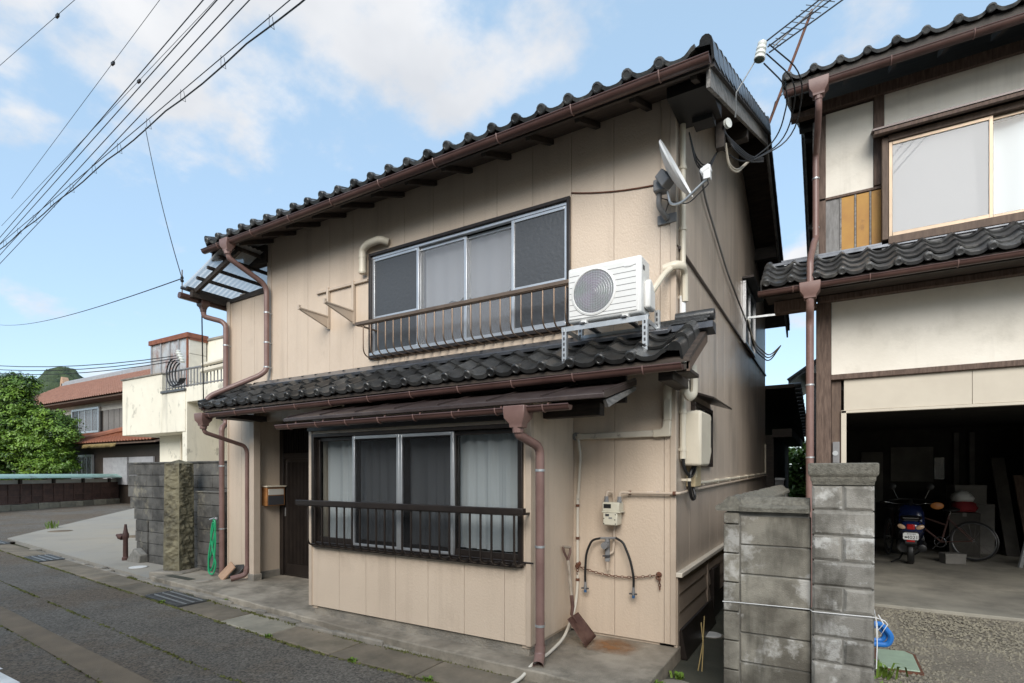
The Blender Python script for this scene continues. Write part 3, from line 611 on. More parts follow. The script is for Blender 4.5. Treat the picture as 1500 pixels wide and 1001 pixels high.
def railing(x0, x1, y, zr, zlow, ywall, n, m, rw, rh, r, xb0, xb1, name='railing'):
    t = MB().box(x0, x1, y - rw / 2, y + rw / 2, zr - rh / 2, zr + rh / 2)
    t.box(x0 + .02, x1 - .02, y - rw / 2 + .006, y + rw / 2 - .006, zr - rh / 2 - .008, zr - rh / 2)
    o = t.build(name, m, H, bev=.004)
    MB().tube([(xb0 - .08, ywall - .012, zlow), (xb1 + .08, ywall - .012, zlow)], r * .8, 6).build('foot_rod', m, o)
    for s in (x0 + .05, x1 - .05): MB().beam((s, y, zr - rh / 2), (s, ywall + .03, zr - rh / 2), 0.018, 0.018).build('wall_arm', m, o)
    pts = fillet([(0, y, zr - rh / 2), (0, y, zlow - .012), (0, ywall - .005, zlow - .012)], 0.11, 5)
    me = MB().tube(pts, r, 6).mesh('railing_bar', m)
    for i in range(n): link('railing_bar', me, o, (xb0 + (xb1 - xb0) * i / (n - 1), 0, 0)).location -= Vector((0, 0, 0))
    return o
RU = railing(-4.63, -1.975, 4.30, 3.283, 2.925, YF - .01, 23, 'alu_bronze', 0.05, 0.036, 0.0075, -4.52, -2.02)
RB = railing(-4.66, -2.01, 3.545, 1.303, 0.885, 3.72, 24, 'alu_dark', 0.055, 0.05, 0.0095, -4.50, -2.10)
# --- bay window
BX0, BX1, BY = -2.05, -4.69, 3.72
hole = (-4.635, -2.115, 0.84, 2.0)
be = [-2.085, -2.295, -2.70, -3.099, -3.488, -3.873, -4.247, -4.655]
for a, b_ in zip(be[:-1], be[1:]): panel(b_, a, 0.222, 2.12, BY, hole)
for i, (a, b_) in enumerate(zip([3.76, 4.15], [4.15, 4.54])):
    MB().box(BX0 - .018, BX0, a + .002, b_ - .002, 0.222, 2.2).build('siding_panel', 'siding', H)
    MB().box(BX1, BX1 + .018, a + .002, b_ + (.4 if i else -.002), 0.222, 2.2).build('siding_panel', 'siding', H)
for xa, xb in ((BX0 - .04, BX0 + .006), (BX1 - .006, BX1 + .04)): trim(MB().box(xa, xb, BY - .012, BY + .045, 0.218, 2.13))
cb = MB(); cb.box(BX1 + .02, BX0 - .02, BY + .02, BY + .09, 0.224, 0.83); cb.box(BX1 + .02, BX0 - .02, BY + .02, BY + .09, 2.005, 2.14)
cb.box(BX0 - .09, BX0 - .02, BY + .02, YF, 0.19, 2.14); cb.box(BX1 + .02, BX1 + .09, BY + .02, 5.0, 0.19, 2.14); cb.box(BX1 + .02, BX0 - .02, BY + .02, YF + .3, 2.1, 2.16)
cb.build('bay_wall', 'trim_beige', H)
MB().box(BX1 + .03, BX0 - .03, BY + .03, BY + .12, 0.10, 0.224).box(BX0 - .12, BX0 - .03, BY + .12, YF, 0.10, 0.224).build('plinth', 'concrete', H, bev=.006)
W2 = window(-4.60, -2.15, 0.875, 1.965, BY, 'alu_dark', t=0.035)
MB().box(-4.68, -2.07, BY - .045, BY - .002, 2.03, 2.075).build('window_hood', 'alu_dark', W2, bev=.003)
sash(W2, -4.60, -4.02, 0.88, 1.96, BY + .02, 'alu_dark', 'glass_window', bot=.06)
sash(W2, -2.84, -2.15, 0.88, 1.96, BY + .02, 'alu_dark', 'glass_window', bot=.06)
sash(W2, -4.05, -3.435, 0.88, 1.962, BY - .014, 'alu', 'glass_screen', fw=.032)
sash(W2, -3.435, -2.81, 0.88, 1.962, BY - .010, 'alu', 'glass_screen', fw=.032)
sash(W2, -4.06, -2.80, 0.89, 1.95, BY + .055, 'alu_dark', 'glass_window', bot=.05)
def curtain(x0, x1, z0, z1, y, w=0.03, k=46, ph=0.0):
    f = MB(); n = int((x1 - x0) / .012)
    f.grid(lambda u, v: (x0 + (x1 - x0) * u, y + (w * (0.45 + 0.55 * v * 0 + .3 * v)) * math.sin(u * (x1 - x0) * k + ph + 1.3 * math.sin(u * 9 + ph)) + .006 * math.sin(u * 133), z1 + (z0 - z1) * v), n, 6)
    return f.build('curtain', 'sheer', W2, recalc=False, ang=180)
curtain(-4.58, -4.10, 0.92, 1.93, 3.85, ph=.4); curtain(-4.14, -3.56, 0.92, 1.95, 3.88, ph=2); curtain(-3.46, -2.88, 0.92, 1.95, 3.88, ph=1); curtain(-2.93, -2.14, 0.94, 1.94, 3.84, ph=3)
bl = MB()
for i in range(17): bl.beam((-2.86, 4.0, 1.93 - i * .024), (-2.16, 4.0, 1.93 - i * .024), 0.02, 0.004, up=(0, .6, 1))
bl.build('blind', 'blind', W2)['kind'] = 'stuff'
# bay roof, gutter, beams
r = MB().prism([(3.44, 2.115), (3.44, 2.145), (3.47, 2.158), (4.16, 2.345), (4.16, 2.30), (3.5, 2.12)], 'x', -4.74, -1.33)
br = r.build('bay_roof', 'metal_roof', H, bev=.003)
for i in range(8): MB().beam((-4.70 + .48 * i, 3.46, 2.162), (-4.70 + .48 * i, 4.15, 2.349), 0.012, 0.014).build('standing_seam', 'metal_roof', br)
MB().prism([(3.50, 2.105), (4.16, 2.29), (4.16, 2.26), (3.55, 2.06)], 'x', -1.36, -1.335).build('barge_board', 'grey_wood', br)
MB().box(-2.3, -1.55, 3.93, 4.03, 2.05, 2.15).build('beam', 'dark_wood', H, bev=.006)
MB().box(-4.6, -1.40, 4.10, 4.14, 2.16, 2.42).build('bay_roof_upstand', 'dark_wood', H)
def gutter(x0, x1, y, z0, z1, r, m, par, nb, name='gutter'):
    b = MB(); n = 8; sec = [(-r * math.cos(math.pi * i / n), -r * math.sin(math.pi * i / n)) for i in range(n + 1)] + [((r - .006) * math.cos(math.pi * i / n), -(r - .006) * math.sin(math.pi * i / n)) for i in range(n + 1)]
    k = len(sec); vs = [(x0, y + p, z0 + q) for p, q in sec] + [(x1, y + p, z1 + q) for p, q in sec]
    b.add(vs, [(i, (i + 1) % k, k + (i + 1) % k, k + i) for i in range(k)])
    b.add([(x0, y + p, z0 + q) for p, q in sec[:n + 1]], [tuple(range(n + 1))]); b.add([(x1, y + p, z1 + q) for p, q in sec[:n + 1]], [tuple(range(n + 1))])
    b.tube([(x0, y - r, z0 + .003), (x1, y - r, z1 + .003)], .007, 6)
    g = b.build(name, m, par)
    for i in range(nb):
        t = (i + .5) / nb; xx = x0 + (x1 - x0) * t; zz = z0 + (z1 - z0) * t
        MB().tube([(xx, y + r + .03, zz + .05), (xx, y + r + .002, zz)] + [(xx, y + (r + .003) * math.cos(math.pi * j / 6), zz - (r + .003) * math.sin(math.pi * j / 6)) for j in range(1, 7)] + [(xx, y - r - .003, zz + .012)], 0.0055, 5).build('gutter_bracket', 'pipe_brown', g)
    return g
def hopper(x, y, z, par, w=0.085, h=0.13, m='pipe_brown'):
    prof = [(w * .62, -h), (w * .66, -h * .75), (w, -h * .45), (w * 1.06, -.01), (w * 1.06, .03)]
    vs = []
    for r_, zz in prof: vs += [(x - r_, y - r_ * .8, z + zz), (x + r_, y - r_ * .8, z + zz), (x + r_, y + r_ * .8, z + zz), (x - r_, y + r_ * .8, z + zz)]
    fs = [(4 * i + j, 4 * i + (j + 1) % 4, 4 * i + 4 + (j + 1) % 4, 4 * i + 4 + j) for i in range(len(prof) - 1) for j in range(4)] + [(3, 2, 1, 0), (16, 17, 18, 19)]
    b = MB().add(vs, fs); b.lathe([(.04, -h - .04), (.045, -h + .01)], 10, Matrix.Translation((x, y, z)))
    return b.build('rain_hopper', m, par, bev=.006)
def downpipe(pts, r, par, clips=(), m='pipe_brown', rad=.07, wall=(0, 1)):
    p = MB().tube(fillet(pts, rad, 4), r, 12).build('downpipe', m, par, ang=50)
    for cx, cy, cz in clips:
        MB().lathe([(r + .004, -.009), (r + .004, .009)], 12, Matrix.Translation((cx, cy, cz))).beam((cx, cy, cz), (cx + wall[0] * .08, cy + wall[1] * .08, cz), .012, .012).build('pipe_clip', 'steel', p)
    return p
gutter(-4.77, -1.56, 3.40, 2.068, 2.075, .037, 'gutter_brown', H, 8)
hopper(-1.98, 3.40, 2.06, H)
downpipe([(-1.98, 3.40, 1.93), (-1.98, 3.41, 1.88), (-1.935, 3.66, 1.80), (-1.935, 3.66, 0.24)], .036, H, [(-1.935, 3.66, 1.62), (-1.935, 3.66, 1.03), (-1.935, 3.66, 0.42)])
MB().tube(fillet([(-1.935, 3.66, 0.27), (-1.935, 3.655, 0.19), (-1.90, 3.56, 0.145)], .05), .042, 12, cap=False).build('spout', 'pipe_brown', H, ang=60)
# --- door
D = MB().box(-6.84, -6.76, 4.90, 4.99, 0.13, 2.28).box(-4.9, -4.71, 4.90, 4.99, 0.13, 2.28).box(-6.76, -4.9, 4.91, 4.99, 2.24, 2.28).box(-6.76, -4.9, 4.91, 4.98, 1.80, 1.88).box(-6.76, -4.9, 4.92, 4.98, 0.12, 0.15).build('door_frame', 'alu_dark', H, bev=.004)
MB().box(-6.9, -4.7, 5.03, 5.05, 0.12, 2.3).build('door_backing', 'room_dark', D)
for dx0, dx1, yy in ((-6.76, -5.8, 4.925), (-5.84, -4.9, 4.955)):
    d = MB().box(dx0, dx0 + .05, yy, yy + .028, .15, 1.80).box(dx1 - .05, dx1, yy, yy + .028, .15, 1.80).box(dx0 + .05, dx1 - .05, yy + .001, yy + .027, .15, .30).box(dx0 + .05, dx1 - .05, yy + .001, yy + .027, 1.755, 1.80).build('door', 'alu_dark', H, bev=.003)
    MB().box(dx0 + .05, dx1 - .05, yy + .016, yy + .022, .30, 1.755).build('pane', 'frosted_screen', d)
    n = int((dx1 - dx0 - .1) / .030)
    for i in range(n):
        xx = dx0 + .06 + i * .030; MB().box(xx, xx + .013, yy + .002, yy + .015, .30, 1.755).build('slat', 'alu_dark', d)
    MB().box(dx0 + .015, dx0 + .032, yy - .006, yy, .98, 1.10).build('handle', 'alu', d)
tr = MB().box(-6.76, -4.9, 4.955, 4.96, 1.88, 2.24).build('transom', 'frosted_screen', H)
for i in range(50):
    MB().box(-6.75 + .037 * i, -6.736 + .037 * i, 4.935, 4.95, 1.88, 2.24).build('slat', 'alu_dark', tr)
# --- pent roof over the ground floor
PY, PZ, PS = 3.90, 2.425, 0.55; PT = math.atan(PS); PW = 0.2465; PE = 0.222
px0 = -6.97
pr = MB().prism([(PY - .02, PZ - .035), (PY - .02, PZ - .005), (4.54, PZ + PS * (4.54 - PY)), (4.54, PZ + PS * (4.54 - PY) - .04)], 'x', px0, -0.86).build('pent_roof', 'soffit_wood', H)
te = tile_mb(PW, PE, True).mesh('eave_tile', 'tile'); tm = tile_mb(PW, PE).mesh('roof_tile', 'tile'); vm = verge_mb(PE, 1, .07).mesh('verge_tile', 'tile'); vml = verge_mb(PE, -1, .07).mesh('verge_tile', 'tile')
for j in range(3):
    yy, zz = PY - .035 + j * PE * math.cos(PT), PZ - .018 + j * PE * math.sin(PT)
    for i in range(24):
        o = link('eave_tile' if j == 0 else 'roof_tile', te if j == 0 else tm, pr, (px0 + .03 + i * PW + random.uniform(-.003, .003), yy + random.uniform(-.004, .004), zz + random.uniform(-.002, .003)), (PT + random.uniform(-.012, .012), random.uniform(-.01, .01), random.uniform(-.008, .008)))
    link('verge_tile', vm, pr, (px0 + .03 + 24 * PW + .06, yy, zz + .03), (PT, 0, 0)); link('verge_tile', vml, pr, (px0 + .02, yy, zz + .03), (PT, 0, 0))
sm = tile_mb(PW, .1).mesh('roof_tile', 'tile')
for i in range(24): link('roof_tile', sm, pr, (px0 + .03 + i * PW, PY - .035 + 3 * PE * math.cos(PT), PZ - .016 + 3 * PE * math.sin(PT)), (PT, 0, 0))
MB().prism([(4.30, 2.715), (4.46, 2.80), (4.548, 2.80), (4.548, 2.83), (4.45, 2.832), (4.29, 2.745)], 'x', -6.62, -1.12).build('flashing', 'flashing', pr, bev=.003)
MB().prism([(4.41, 2.75), (4.41, 2.80), (4.546, 2.80), (4.546, 2.72)], 'x', -1.12, -0.80).build('flashing', 'flashing', pr)
for i in range(2): MB().box(-1.40, -0.84 + .015 * i, 4.40 + .02 * i, 4.54, 2.80 + .026 * i, 2.824 + .026 * i).build('ridge_course', 'tile', pr, bev=.005)
MB().lathe([(.045, 0), (.05, .02), (.05, .30)], 12, Matrix.Translation((-.80, 4.48, 2.865)) @ Matrix.Rotation(R(-90), 4, 'Y')).build('ridge_tile', 'tile', pr)
MB().box(px0 + .01, -0.87, PY + .0, PY + .03, PZ - .085, PZ - .036).build('fascia', 'dark_wood', pr)
MB().prism([(PY, PZ - .10), (PY, PZ - .01), (4.53, PZ + PS * .63), (4.53, PZ + PS * .63 - .11)], 'x', -.885, -.862).build('barge_board', 'brown_wood', pr)
MB().box(-1.11, -1.0, 3.98, 4.54, 2.285, 2.365).build('beam_end', 'dark_wood', pr, bev=.006); MB().box(-.98, -.88, 3.98, 4.3, 2.335, 2.365).build('beam_end', 'dark_wood', pr, bev=.006)
MB().box(-6.86, -6.60, 3.98, 4.54, 2.30, 2.37).build('beam_end', 'dark_wood', pr, bev=.005)
gutter(-6.99, -0.90, 3.845, 2.335, 2.365, .042, 'gutter_brown', H, 11)
hopper(-6.90, 3.845, 2.33, H)
downpipe([(-6.90, 3.845, 2.19), (-6.90, 3.86, 2.12), (-6.90, 4.40, 1.97), (-6.90, 4.44, 1.90), (-6.90, 4.44, .30)], .026, H)
# pipe from main gutter down on to the pent roof, and the left pipe
# --- main roof
rf = MB().prism([(YE, ZE - .03), (YE, ZE), (YRG, ZRG), (YRG + (YRG - YE), ZE), (YRG + (YRG - YE), ZE - .03), (YRG, ZRG - .03)], 'x', -7.09, -.755).build('roof', 'soffit_wood', H)
MW, ME = 0.248, 0.225
te2 = tile_mb(MW, ME, True, h=.055).mesh('eave_tile', 'tile'); tm2 = tile_mb(MW, ME, h=.055).mesh('roof_tile', 'tile'); vm2 = verge_mb(ME, 1, .09).mesh('verge_tile', 'tile'); vm2l = verge_mb(ME, -1, .09).mesh('verge_tile', 'tile')
nr = int((YRG - YE) / math.cos(TH) / ME)
NC = 25; mx0 = -7.055
stuff = MB(); tb = tile_mb(MW, ME, n=6, h=.055)
for j in range(nr + 1):
    yy, zz = YE - .045 + j * ME * math.cos(TH), ZE + .008 + j * ME * math.sin(TH)
    for i in range(NC):
        l = (mx0 + i * MW, yy, zz)
        if j < 2: link('eave_tile' if j == 0 else 'roof_tile', te2 if j == 0 else tm2, rf, (l[0] + random.uniform(-.003, .003), l[1] + random.uniform(-.006, .006), l[2] + random.uniform(-.003, .004)), (TH + random.uniform(-.01, .01), 0, random.uniform(-.008, .008)))
        else: place(tb, stuff, Matrix.Translation(l) @ Matrix.Rotation(TH, 4, 'X'))
        place(tb, stuff, Matrix.Translation((l[0] + MW, 2 * YRG - l[1], l[2])) @ Matrix.Rotation(math.pi, 4, 'Z') @ Matrix.Rotation(TH, 4, 'X'))
    for s in (0, 1):
        l = (mx0 + NC * MW + .075, yy, zz + .03) if s == 0 else (mx0 + NC * MW + .075, 2 * YRG - yy, zz + .03)
        link('verge_tile', vm2 if s == 0 else vm2l, rf, l, (TH, 0, 0) if s == 0 else (TH, 0, math.pi))
    link('verge_tile', vm2l, rf, (mx0 - .01, yy, zz + .03), (TH, 0, 0))
stuff.build('roof_tiles', 'tile', rf, recalc=False)['kind'] = 'stuff'
MB().lathe([(.09, 0), (.09, 6.3)], 12, Matrix.Translation((-7.08, YRG, ZRG + .17)) @ Matrix.Rotation(R(90), 4, 'Y')).box(-7.06, -.77, YRG - .11, YRG + .11, ZRG, ZRG + .16).build('ridge', 'tile', rf)
for i in range(14):
    xx = -6.96 + i * .468; MB().beam((xx, YE + .03, ZE - .065 + SL * .03), (xx, 4.62, ZE - .058 + SL * .57), .045, .045).build('rafter', 'dark_wood', rf)
MB().prism([(YE - .015, ZE - .06), (YE - .015, ZE + .03), (YE + .008, ZE + .035), (YE + .008, ZE - .06)], 'x', -7.09, -.76).build('eave_board', 'dark_wood', rf)
def barge(y0, y1, x, w, drop, up, m, t=.03):
    return MB().prism([(y0, deck(y0) - drop), (y0, deck(y0) + up), (y1, deck(y1) + up), (y1, deck(y1) - drop)], 'x', x, x + t)
barge(YE + .02, YRG, -.785, 0, .19, .0, '').build('barge_board', 'grey_wood', rf, bev=.004); barge(YRG, 12.2, -.785, 0, .19, .0, '').build('barge_board', 'grey_wood', rf, bev=.004)
barge(YE + .01, YRG, -.755, 0, .05, .035, '').build('barge_cap', 'dark_wood', rf); barge(YRG, 12.2, -.755, 0, .05, .035, '').build('barge_cap', 'dark_wood', rf)
barge(YE + .02, YRG, -7.11, 0, .17, .0, '').build('barge_board', 'dark_wood', rf)
for yy, zz, w, h in ((6.3, 5.25, .1, .2), (YRG, 5.95, .12, .26), (9.9, 5.2, .1, .2)):
    MB().box(X0 - .05, -.785, yy, yy + w, zz, zz + h).build('purlin_end', 'dark_wood', rf, bev=.006)
MB().box(X1, -7.08, 4.50, 4.62, 4.46, 4.70).build('purlin_end', 'dark_wood', rf, bev=.006)
MB().box(-7.06, -.79, 4.50, 4.548, 4.765, 4.80).build('wall_plate', 'dark_wood', rf)
MB().prism([(4.24, deck(4.24) - .035), (4.74, deck(4.74) - .035), (4.74, 4.575), (4.24, 4.545)], 'x', X0 + .006, -.79).build('corner_beam', 'rubber', rf); MB().box(-1.0, -.84, 4.62, 4.76, 4.53, 4.58).build('corner_bracket', 'rubber', rf)
gutter(-7.13, -.742, YE - .068, 4.538, 4.560, .042, 'gutter_brown', H, 9)
hopper(-6.60, YE - .068, 4.538, H, w=.075, h=.12)
downpipe([(-6.60, 3.985, 4.42), (-6.60, 4.0, 4.34), (-6.52, 4.42, 4.14), (-6.51, 4.47, 4.06), (-6.51, 4.47, 2.98), (-6.56, 4.40, 2.90), (-6.95, 3.95, 2.60), (-6.97, 3.86, 2.42)], .034, H, [(-6.51, 4.47, 3.75), (-6.51, 4.47, 3.35), (-6.51, 4.47, 3.02)])
# --- lean-to roof on the left with translucent corrugated sheet
LZ = lambda x: 4.09 + 0.36 * (x + 7.55)
ly0, ly1, lx0, lx1 = 4.02, 6.6, -7.76, -6.62
sh = MB()
def sheet(y0, y1, m):
    n = int((y1 - y0) / .016)
    return MB().grid(lambda u, v: (lx0 + (lx1 - lx0) * v, y0 + (y1 - y0) * u, LZ(lx0 + (lx1 - lx0) * v) + .175 + .008 * math.sin((y0 + (y1 - y0) * u) * 98)), n, 1).build('roof_sheet', m, H, recalc=False, ang=180)
sheet(ly0, 4.95, 'polycarb'); sheet(4.95, 5.12, 'polycarb_rust'); sheet(5.12, ly1, 'polycarb')
for i in range(5):
    xx = lx0 + .06 + i * .255; MB().beam((xx, ly0 + .04, LZ(xx) + .14), (xx, ly1, LZ(xx) + .14), .035, .04).build('purlin', 'dark_wood', H)
for yy in (4.16, 5.4): MB().beam((lx0, yy, LZ(lx0) + .09), (lx1, yy, LZ(lx1) + .09), .045, .06).build('rafter', 'dark_wood', H)
MB().beam((-7.66, 4.10, 4.10), (-7.66, 6.6, 4.10), .07, .09).build('beam', 'dark_wood', H)
MB().prism([(-7.62, 4.08), (-6.62, 4.10), (-6.62, 4.18), (-7.62, 4.13)], 'y', 4.59, 4.66).build('wall_plate', 'dark_wood', H)
gg = MB().tube([(-7.74, 3.98, 4.06), (-7.72, 6.4, 4.02)], .045, 8).build('gutter', 'gutter_brown', H)
MB().tube([(-7.74, 4.0, 4.17), (-7.68, 4.3, 4.13), (-7.66, 4.7, 4.12)], .022, 8).build('cable_duct', 'flashing', H)
hopper(-7.72, 4.30, 4.03, H, w=.07, h=.09, m='gutter_brown')
downpipe([(-7.72, 4.30, 3.92), (-7.72, 4.31, 3.84), (-7.60, 4.50, 3.80), (-7.55, 4.53, 3.74), (-7.55, 4.53, 2.30), (-7.50, 4.44, 2.25), (-7.50, 4.44, 0.14)], .036, H, [(-7.55, 4.53, 3.45), (-7.50, 4.44, 1.7), (-7.50, 4.44, 0.8)])
MB().tube(fillet([(-6.90, 4.44, .32), (-6.90, 4.42, .2), (-6.99, 4.26, .165)], .05), .036, 10, cap=False).build('spout', 'pipe_brown', H)
MB().prism([(-7.62, 2.40), (-6.96, 2.62), (-6.96, 2.50), (-7.62, 2.36)], 'y', 4.50, 4.62).build('dark_gap_board', 'dark_wood', H)
# --- side windows
S1 = MB().box(X0, X0 + .05, 8.45, 9.65, 3.50, 3.54).box(X0, X0 + .05, 8.45, 9.65, 4.38, 4.42).box(X0, X0 + .05, 8.45, 8.50, 3.54, 4.38).box(X0, X0 + .05, 9.60, 9.65, 3.54, 4.38).build('window', 'alu', H, bev=.004)
MB().box(X0 + .01, X0 + .02, 8.5, 9.6, 3.54, 4.38).build('pane', 'frosted_screen', S1); MB().box(X0 + .012, X0 + .04, 9.03, 9.07, 3.54, 4.38).build('mullion', 'alu', S1); MB().box(X0, X0 + .16, 8.40, 9.70, 4.43, 4.46).build('hood', 'alu_dark', S1)
S2 = MB().box(X0, X0 + .045, 5.10, 5.95, 1.66, 1.70).box(X0, X0 + .045, 5.10, 5.95, 2.22, 2.26).box(X0, X0 + .045, 5.10, 5.14, 1.70, 2.22).box(X0, X0 + .045, 5.91, 5.95, 1.70, 2.22).build('window', 'alu_dark', H, bev=.004)
MB().box(X0 + .01, X0 + .02, 5.14, 5.91, 1.70, 2.22).build('pane', 'frosted_screen', S2); MB().box(X0 + .012, X0 + .038, 5.50, 5.535, 1.70, 2.22).build('mullion', 'alu', S2)
MB().prism([(X0, 2.36), (X0 + .22, 2.28), (X0 + .22, 2.262), (X0, 2.335)], 'y', 5.02, 6.02).build('hood', 'alu_dark', S2, bev=.003)
# rear annex glimpsed down the alley
A = thing('rear_annex', (-1.0, 13, 0), 'dark single-storey annex with tiled eave at the end of the alley', 'annex')
MB().box(-4, -.98, 11.7, 16, 0, 2.35).build('wall', 'dark_wood', A); ar = MB().prism([(11.62, 3.25), (11.62, 3.32), (16.5, 2.5), (16.5, 2.43)], 'x', -4, -.62).build('roof', 'dark_wood', A)
MB().box(-1.0, -.66, 11.66, 16.2, 2.30, 2.46).build('eave_box', 'dark_wood', A)
for i in range(16):
    MB().lathe([(.045, 0), (.05, .02), (.05, .22)], 8, Matrix.Translation((-.50, 11.75 + .28 * i, 3.30 - .168 * .28 * i + .0)) @ Matrix.Rotation(R(-90), 4, 'Y')).build('roof_tile', 'tile', ar)
# ================================================================== THINGS ON THE MAIN HOUSE
# air conditioner on its stand
S = thing('outdoor_unit_stand', (-1.56, 4.2, 2.5), 'galvanised slotted-angle stand on the pent roof tiles under the air conditioner', 'stand')
for xx, yy, z0, z1 in ((-1.905, 4.03, 2.50, 2.80), (-1.225, 4.03, 2.50, 2.80), (-1.905, 4.36, 2.685, 2.90), (-1.225, 4.36, 2.685, 2.93)):
    b = MB().box(xx - .02, xx + .02, yy - .002, yy + .002, z0, z1).box(xx + .016, xx + .02, yy + .002, yy + .036, z0, z1); l = b.build('leg', 'steel', S)
    sl = MB()
    for i in range(int((z1 - z0) / .045)): sl.box(xx - .008, xx + .006, yy - .0045, yy - .0022, z0 + .02 + .045 * i, z0 + .045 + .045 * i)
    sl.build('slots', 'ac_dark', l); MB().box(xx - .035, xx + .035, yy - .03, yy + .04, z0 - .008, z0 + .004).build('foot', 'steel', l)
for yy in (4.03, 4.36): MB().beam((-1.93, yy + .004, 2.79), (-1.20, yy + .004, 2.79), .006, .04).beam((-1.93, yy + .022, 2.808), (-1.20, yy + .022, 2.808), .036, .005).build('rail', 'steel', S)
for xx in (-1.905, -1.225): MB().beam((xx, 4.02, 2.785), (xx, 4.38, 2.785), .005, .036).build('cross_rail', 'steel', S)
for xx in (-1.74, -1.39): MB().box(xx - .02, xx + .02, 4.01, 4.40, 2.812, 2.824).build('mounting_bar', 'grate_steel', S)
A = thing('air_conditioner', (-1.56, 4.17, 2.825), 'white outdoor air conditioner unit beside the upper window rail', 'air conditioner')
ax0, ax1, ay0, ay1, az0, az1 = -1.885, -1.262, 4.06, 4.29, 2.845, 3.295
MB().box(ax0, ax1, ay0, ay1, az0, az1).build('body', 'ac_white', A, bev=.018)
fp = MB().box(ax0 + .012, ax1 - .03, ay0 - .008, ay0 + .004, az0 + .02, az1 - .03).build('front_panel', 'ac_white', A, bev=.006)
cx, cz, cr = -1.655, 3.068, .178
Mf = Matrix.Translation((cx, ay0, cz)) @ Matrix.Rotation(R(90), 4, 'X')
MB().lathe([(cr + .014, -.002), (cr + .014, .014), (cr, .018), (cr - .006, .012)], 32, Mf, cap=False).build('fan_ring', 'ac_white', A)
MB().lathe([(cr - .002, .0085), (cr - .003, .0095)], 32, Mf).build('fan_recess', 'fin', A)
g = MB()
for i in range(1, 9): r_ = cr * i / 9; g.tube(arc((cx, ay0 - .014, cz), r_, 0, 360, 28, 'xz')[:-1], .0009, 5, closed=True)
for i in range(25): q = -cr + 2 * cr * (i + .5) / 25; h_ = math.sqrt(max(cr * cr - q * q, 0)); g.tube([(cx + q, ay0 - .0125, cz - h_), (cx + q, ay0 - .0125, cz + h_)], .0010, 4)
g.build('fan_grille', 'steel', A)
for i in range(8):
    zz = az0 + .045 + i * .047; w_ = math.sqrt(max((cr + .016) ** 2 - (zz - cz) ** 2, 0))
    for xa, xb in ((cx + w_, ax1 - .04), (ax0 + .02, cx - max(w_, .001))):
        if xb - xa > .01: MB().box(xa, xb, ay0 - .0095, ay0 - .0075, zz, zz + .004).build('louvre_line', 'grey_plastic', A)
MB().lathe([(.045, 0), (.042, .006), (.03, .008)], 24, Matrix.Translation((-1.36, ay0 - .007, az1 - .07)) @ Matrix.Rotation(R(90), 4, 'X') @ Matrix.Scale(.32, 4, (0, 1, 0))).build('badge', 'white_plastic', A)
MB().prism([(4.12, 2.89), (4.12, 3.10), (4.17, 3.13), (4.28, 3.06), (4.28, 2.89)], 'x', ax1 - .002, ax1 + .05).build('valve_cover', 'ac_white', A, bev=.018)
MB().box(ax1 - .002, ax1 + .003, 4.10, 4.14, 3.19, 3.225).build('handle_recess', 'ac_dark', A)
for xx in (-1.74, -1.39): MB().box(xx - .025, xx + .025, 4.05, 4.30, 2.824, 2.846).build('foot', 'ac_white', A)
# lagged pipes and plastic ducts
D1 = thing('pipe_duct', (-1.1, 4.53, 2.9), 'cream plastic duct arching from the air conditioner round the house corner', 'duct')
MB().tube(fillet([(-1.25, 4.24, 3.02), (-1.20, 4.26, 3.10), (-1.18, 4.42, 3.24), (-1.13, 4.47, 3.30)], .1), .024, 10).build('lagged_pipe', 'cream', D1)
MB().tube(fillet([(-1.20, 4.46, 3.295), (-1.10, 4.47, 3.315), (-1.055, 4.52, 3.315), (-1.06, 4.60, 3.29), (-1.065, 4.63, 3.18), (-1.067, 4.64, 3.05)], .07, 5), .036, 10, flat=.8).build('elbow', 'cream', D1)
MB().tube([(-1.085, 4.64, 3.10), (-1.085, 4.64, 2.80)], .026, 10).build('straight_duct', 'white_plastic', D1)
D2 = thing('pipe_duct', (-1.3, 4.53, 2.0), 'cream plastic duct with mildew along the wall above the gas meter', 'duct')
MB().beam((-2.0, 4.525, 1.93), (-1.235, 4.525, 1.935), .05, .055).build('straight_duct', 'cream_dirty', D2, bev=.008)
MB().prism([(-1.30, 1.90), (-1.155, 1.905), (-1.15, 2.04), (-1.212, 2.04), (-1.218, 1.99), (-1.235, 1.968), (-1.30, 1.965)], 'y', 4.494, 4.552).build('elbow', 'cream', D2, bev=.008)
MB().beam((-1.181, 4.523, 2.04), (-1.181, 4.523, 2.24), .052, .062, up=(1, 0, 0)).build('riser', 'cream', D2, bev=.008)
MB().tube(fillet([(-1.181, 4.52, 2.22), (-1.178, 4.51, 2.32), (-1.11, 4.47, 2.385), (-1.03, 4.47, 2.36), (-1.035, 4.50, 2.26)], .08, 6), .037, 10, flat=.85).build('elbow', 'cream', D2)
MB().tube(fillet([(-1.03, 4.49, 2.27), (-1.01, 4.53, 2.22), (-.985, 4.60, 2.25), (-.985, 4.62, 2.36), (-1.0, 4.63, 2.50)], .08, 6), .036, 10, flat=.85).build('flexible_duct', 'cream', D2)
MB().lathe([(.036, 0), (.036, .03), (.02, .034)], 12, Matrix.Translation((-2.02, 4.55, 1.935)) @ Matrix.Rotation(R(90), 4, 'X')).build('wall_cap', 'grey_plastic', D2)
MB().tube(fillet([(-2.02, 4.53, 1.935), (-1.985, 4.50, 1.90), (-1.975, 4.525, 1.75), (-1.99, 4.53, 1.55), (-2.0, 4.53, 1.35)], .05, 4), .013, 8).build('drain_hose', 'cream_dirty', D2)
D3 = thing('drain_hose', (-2.0, 4.5, 0.13), 'thin cream drain hose running from the inner corner down to the kerb', 'hose')
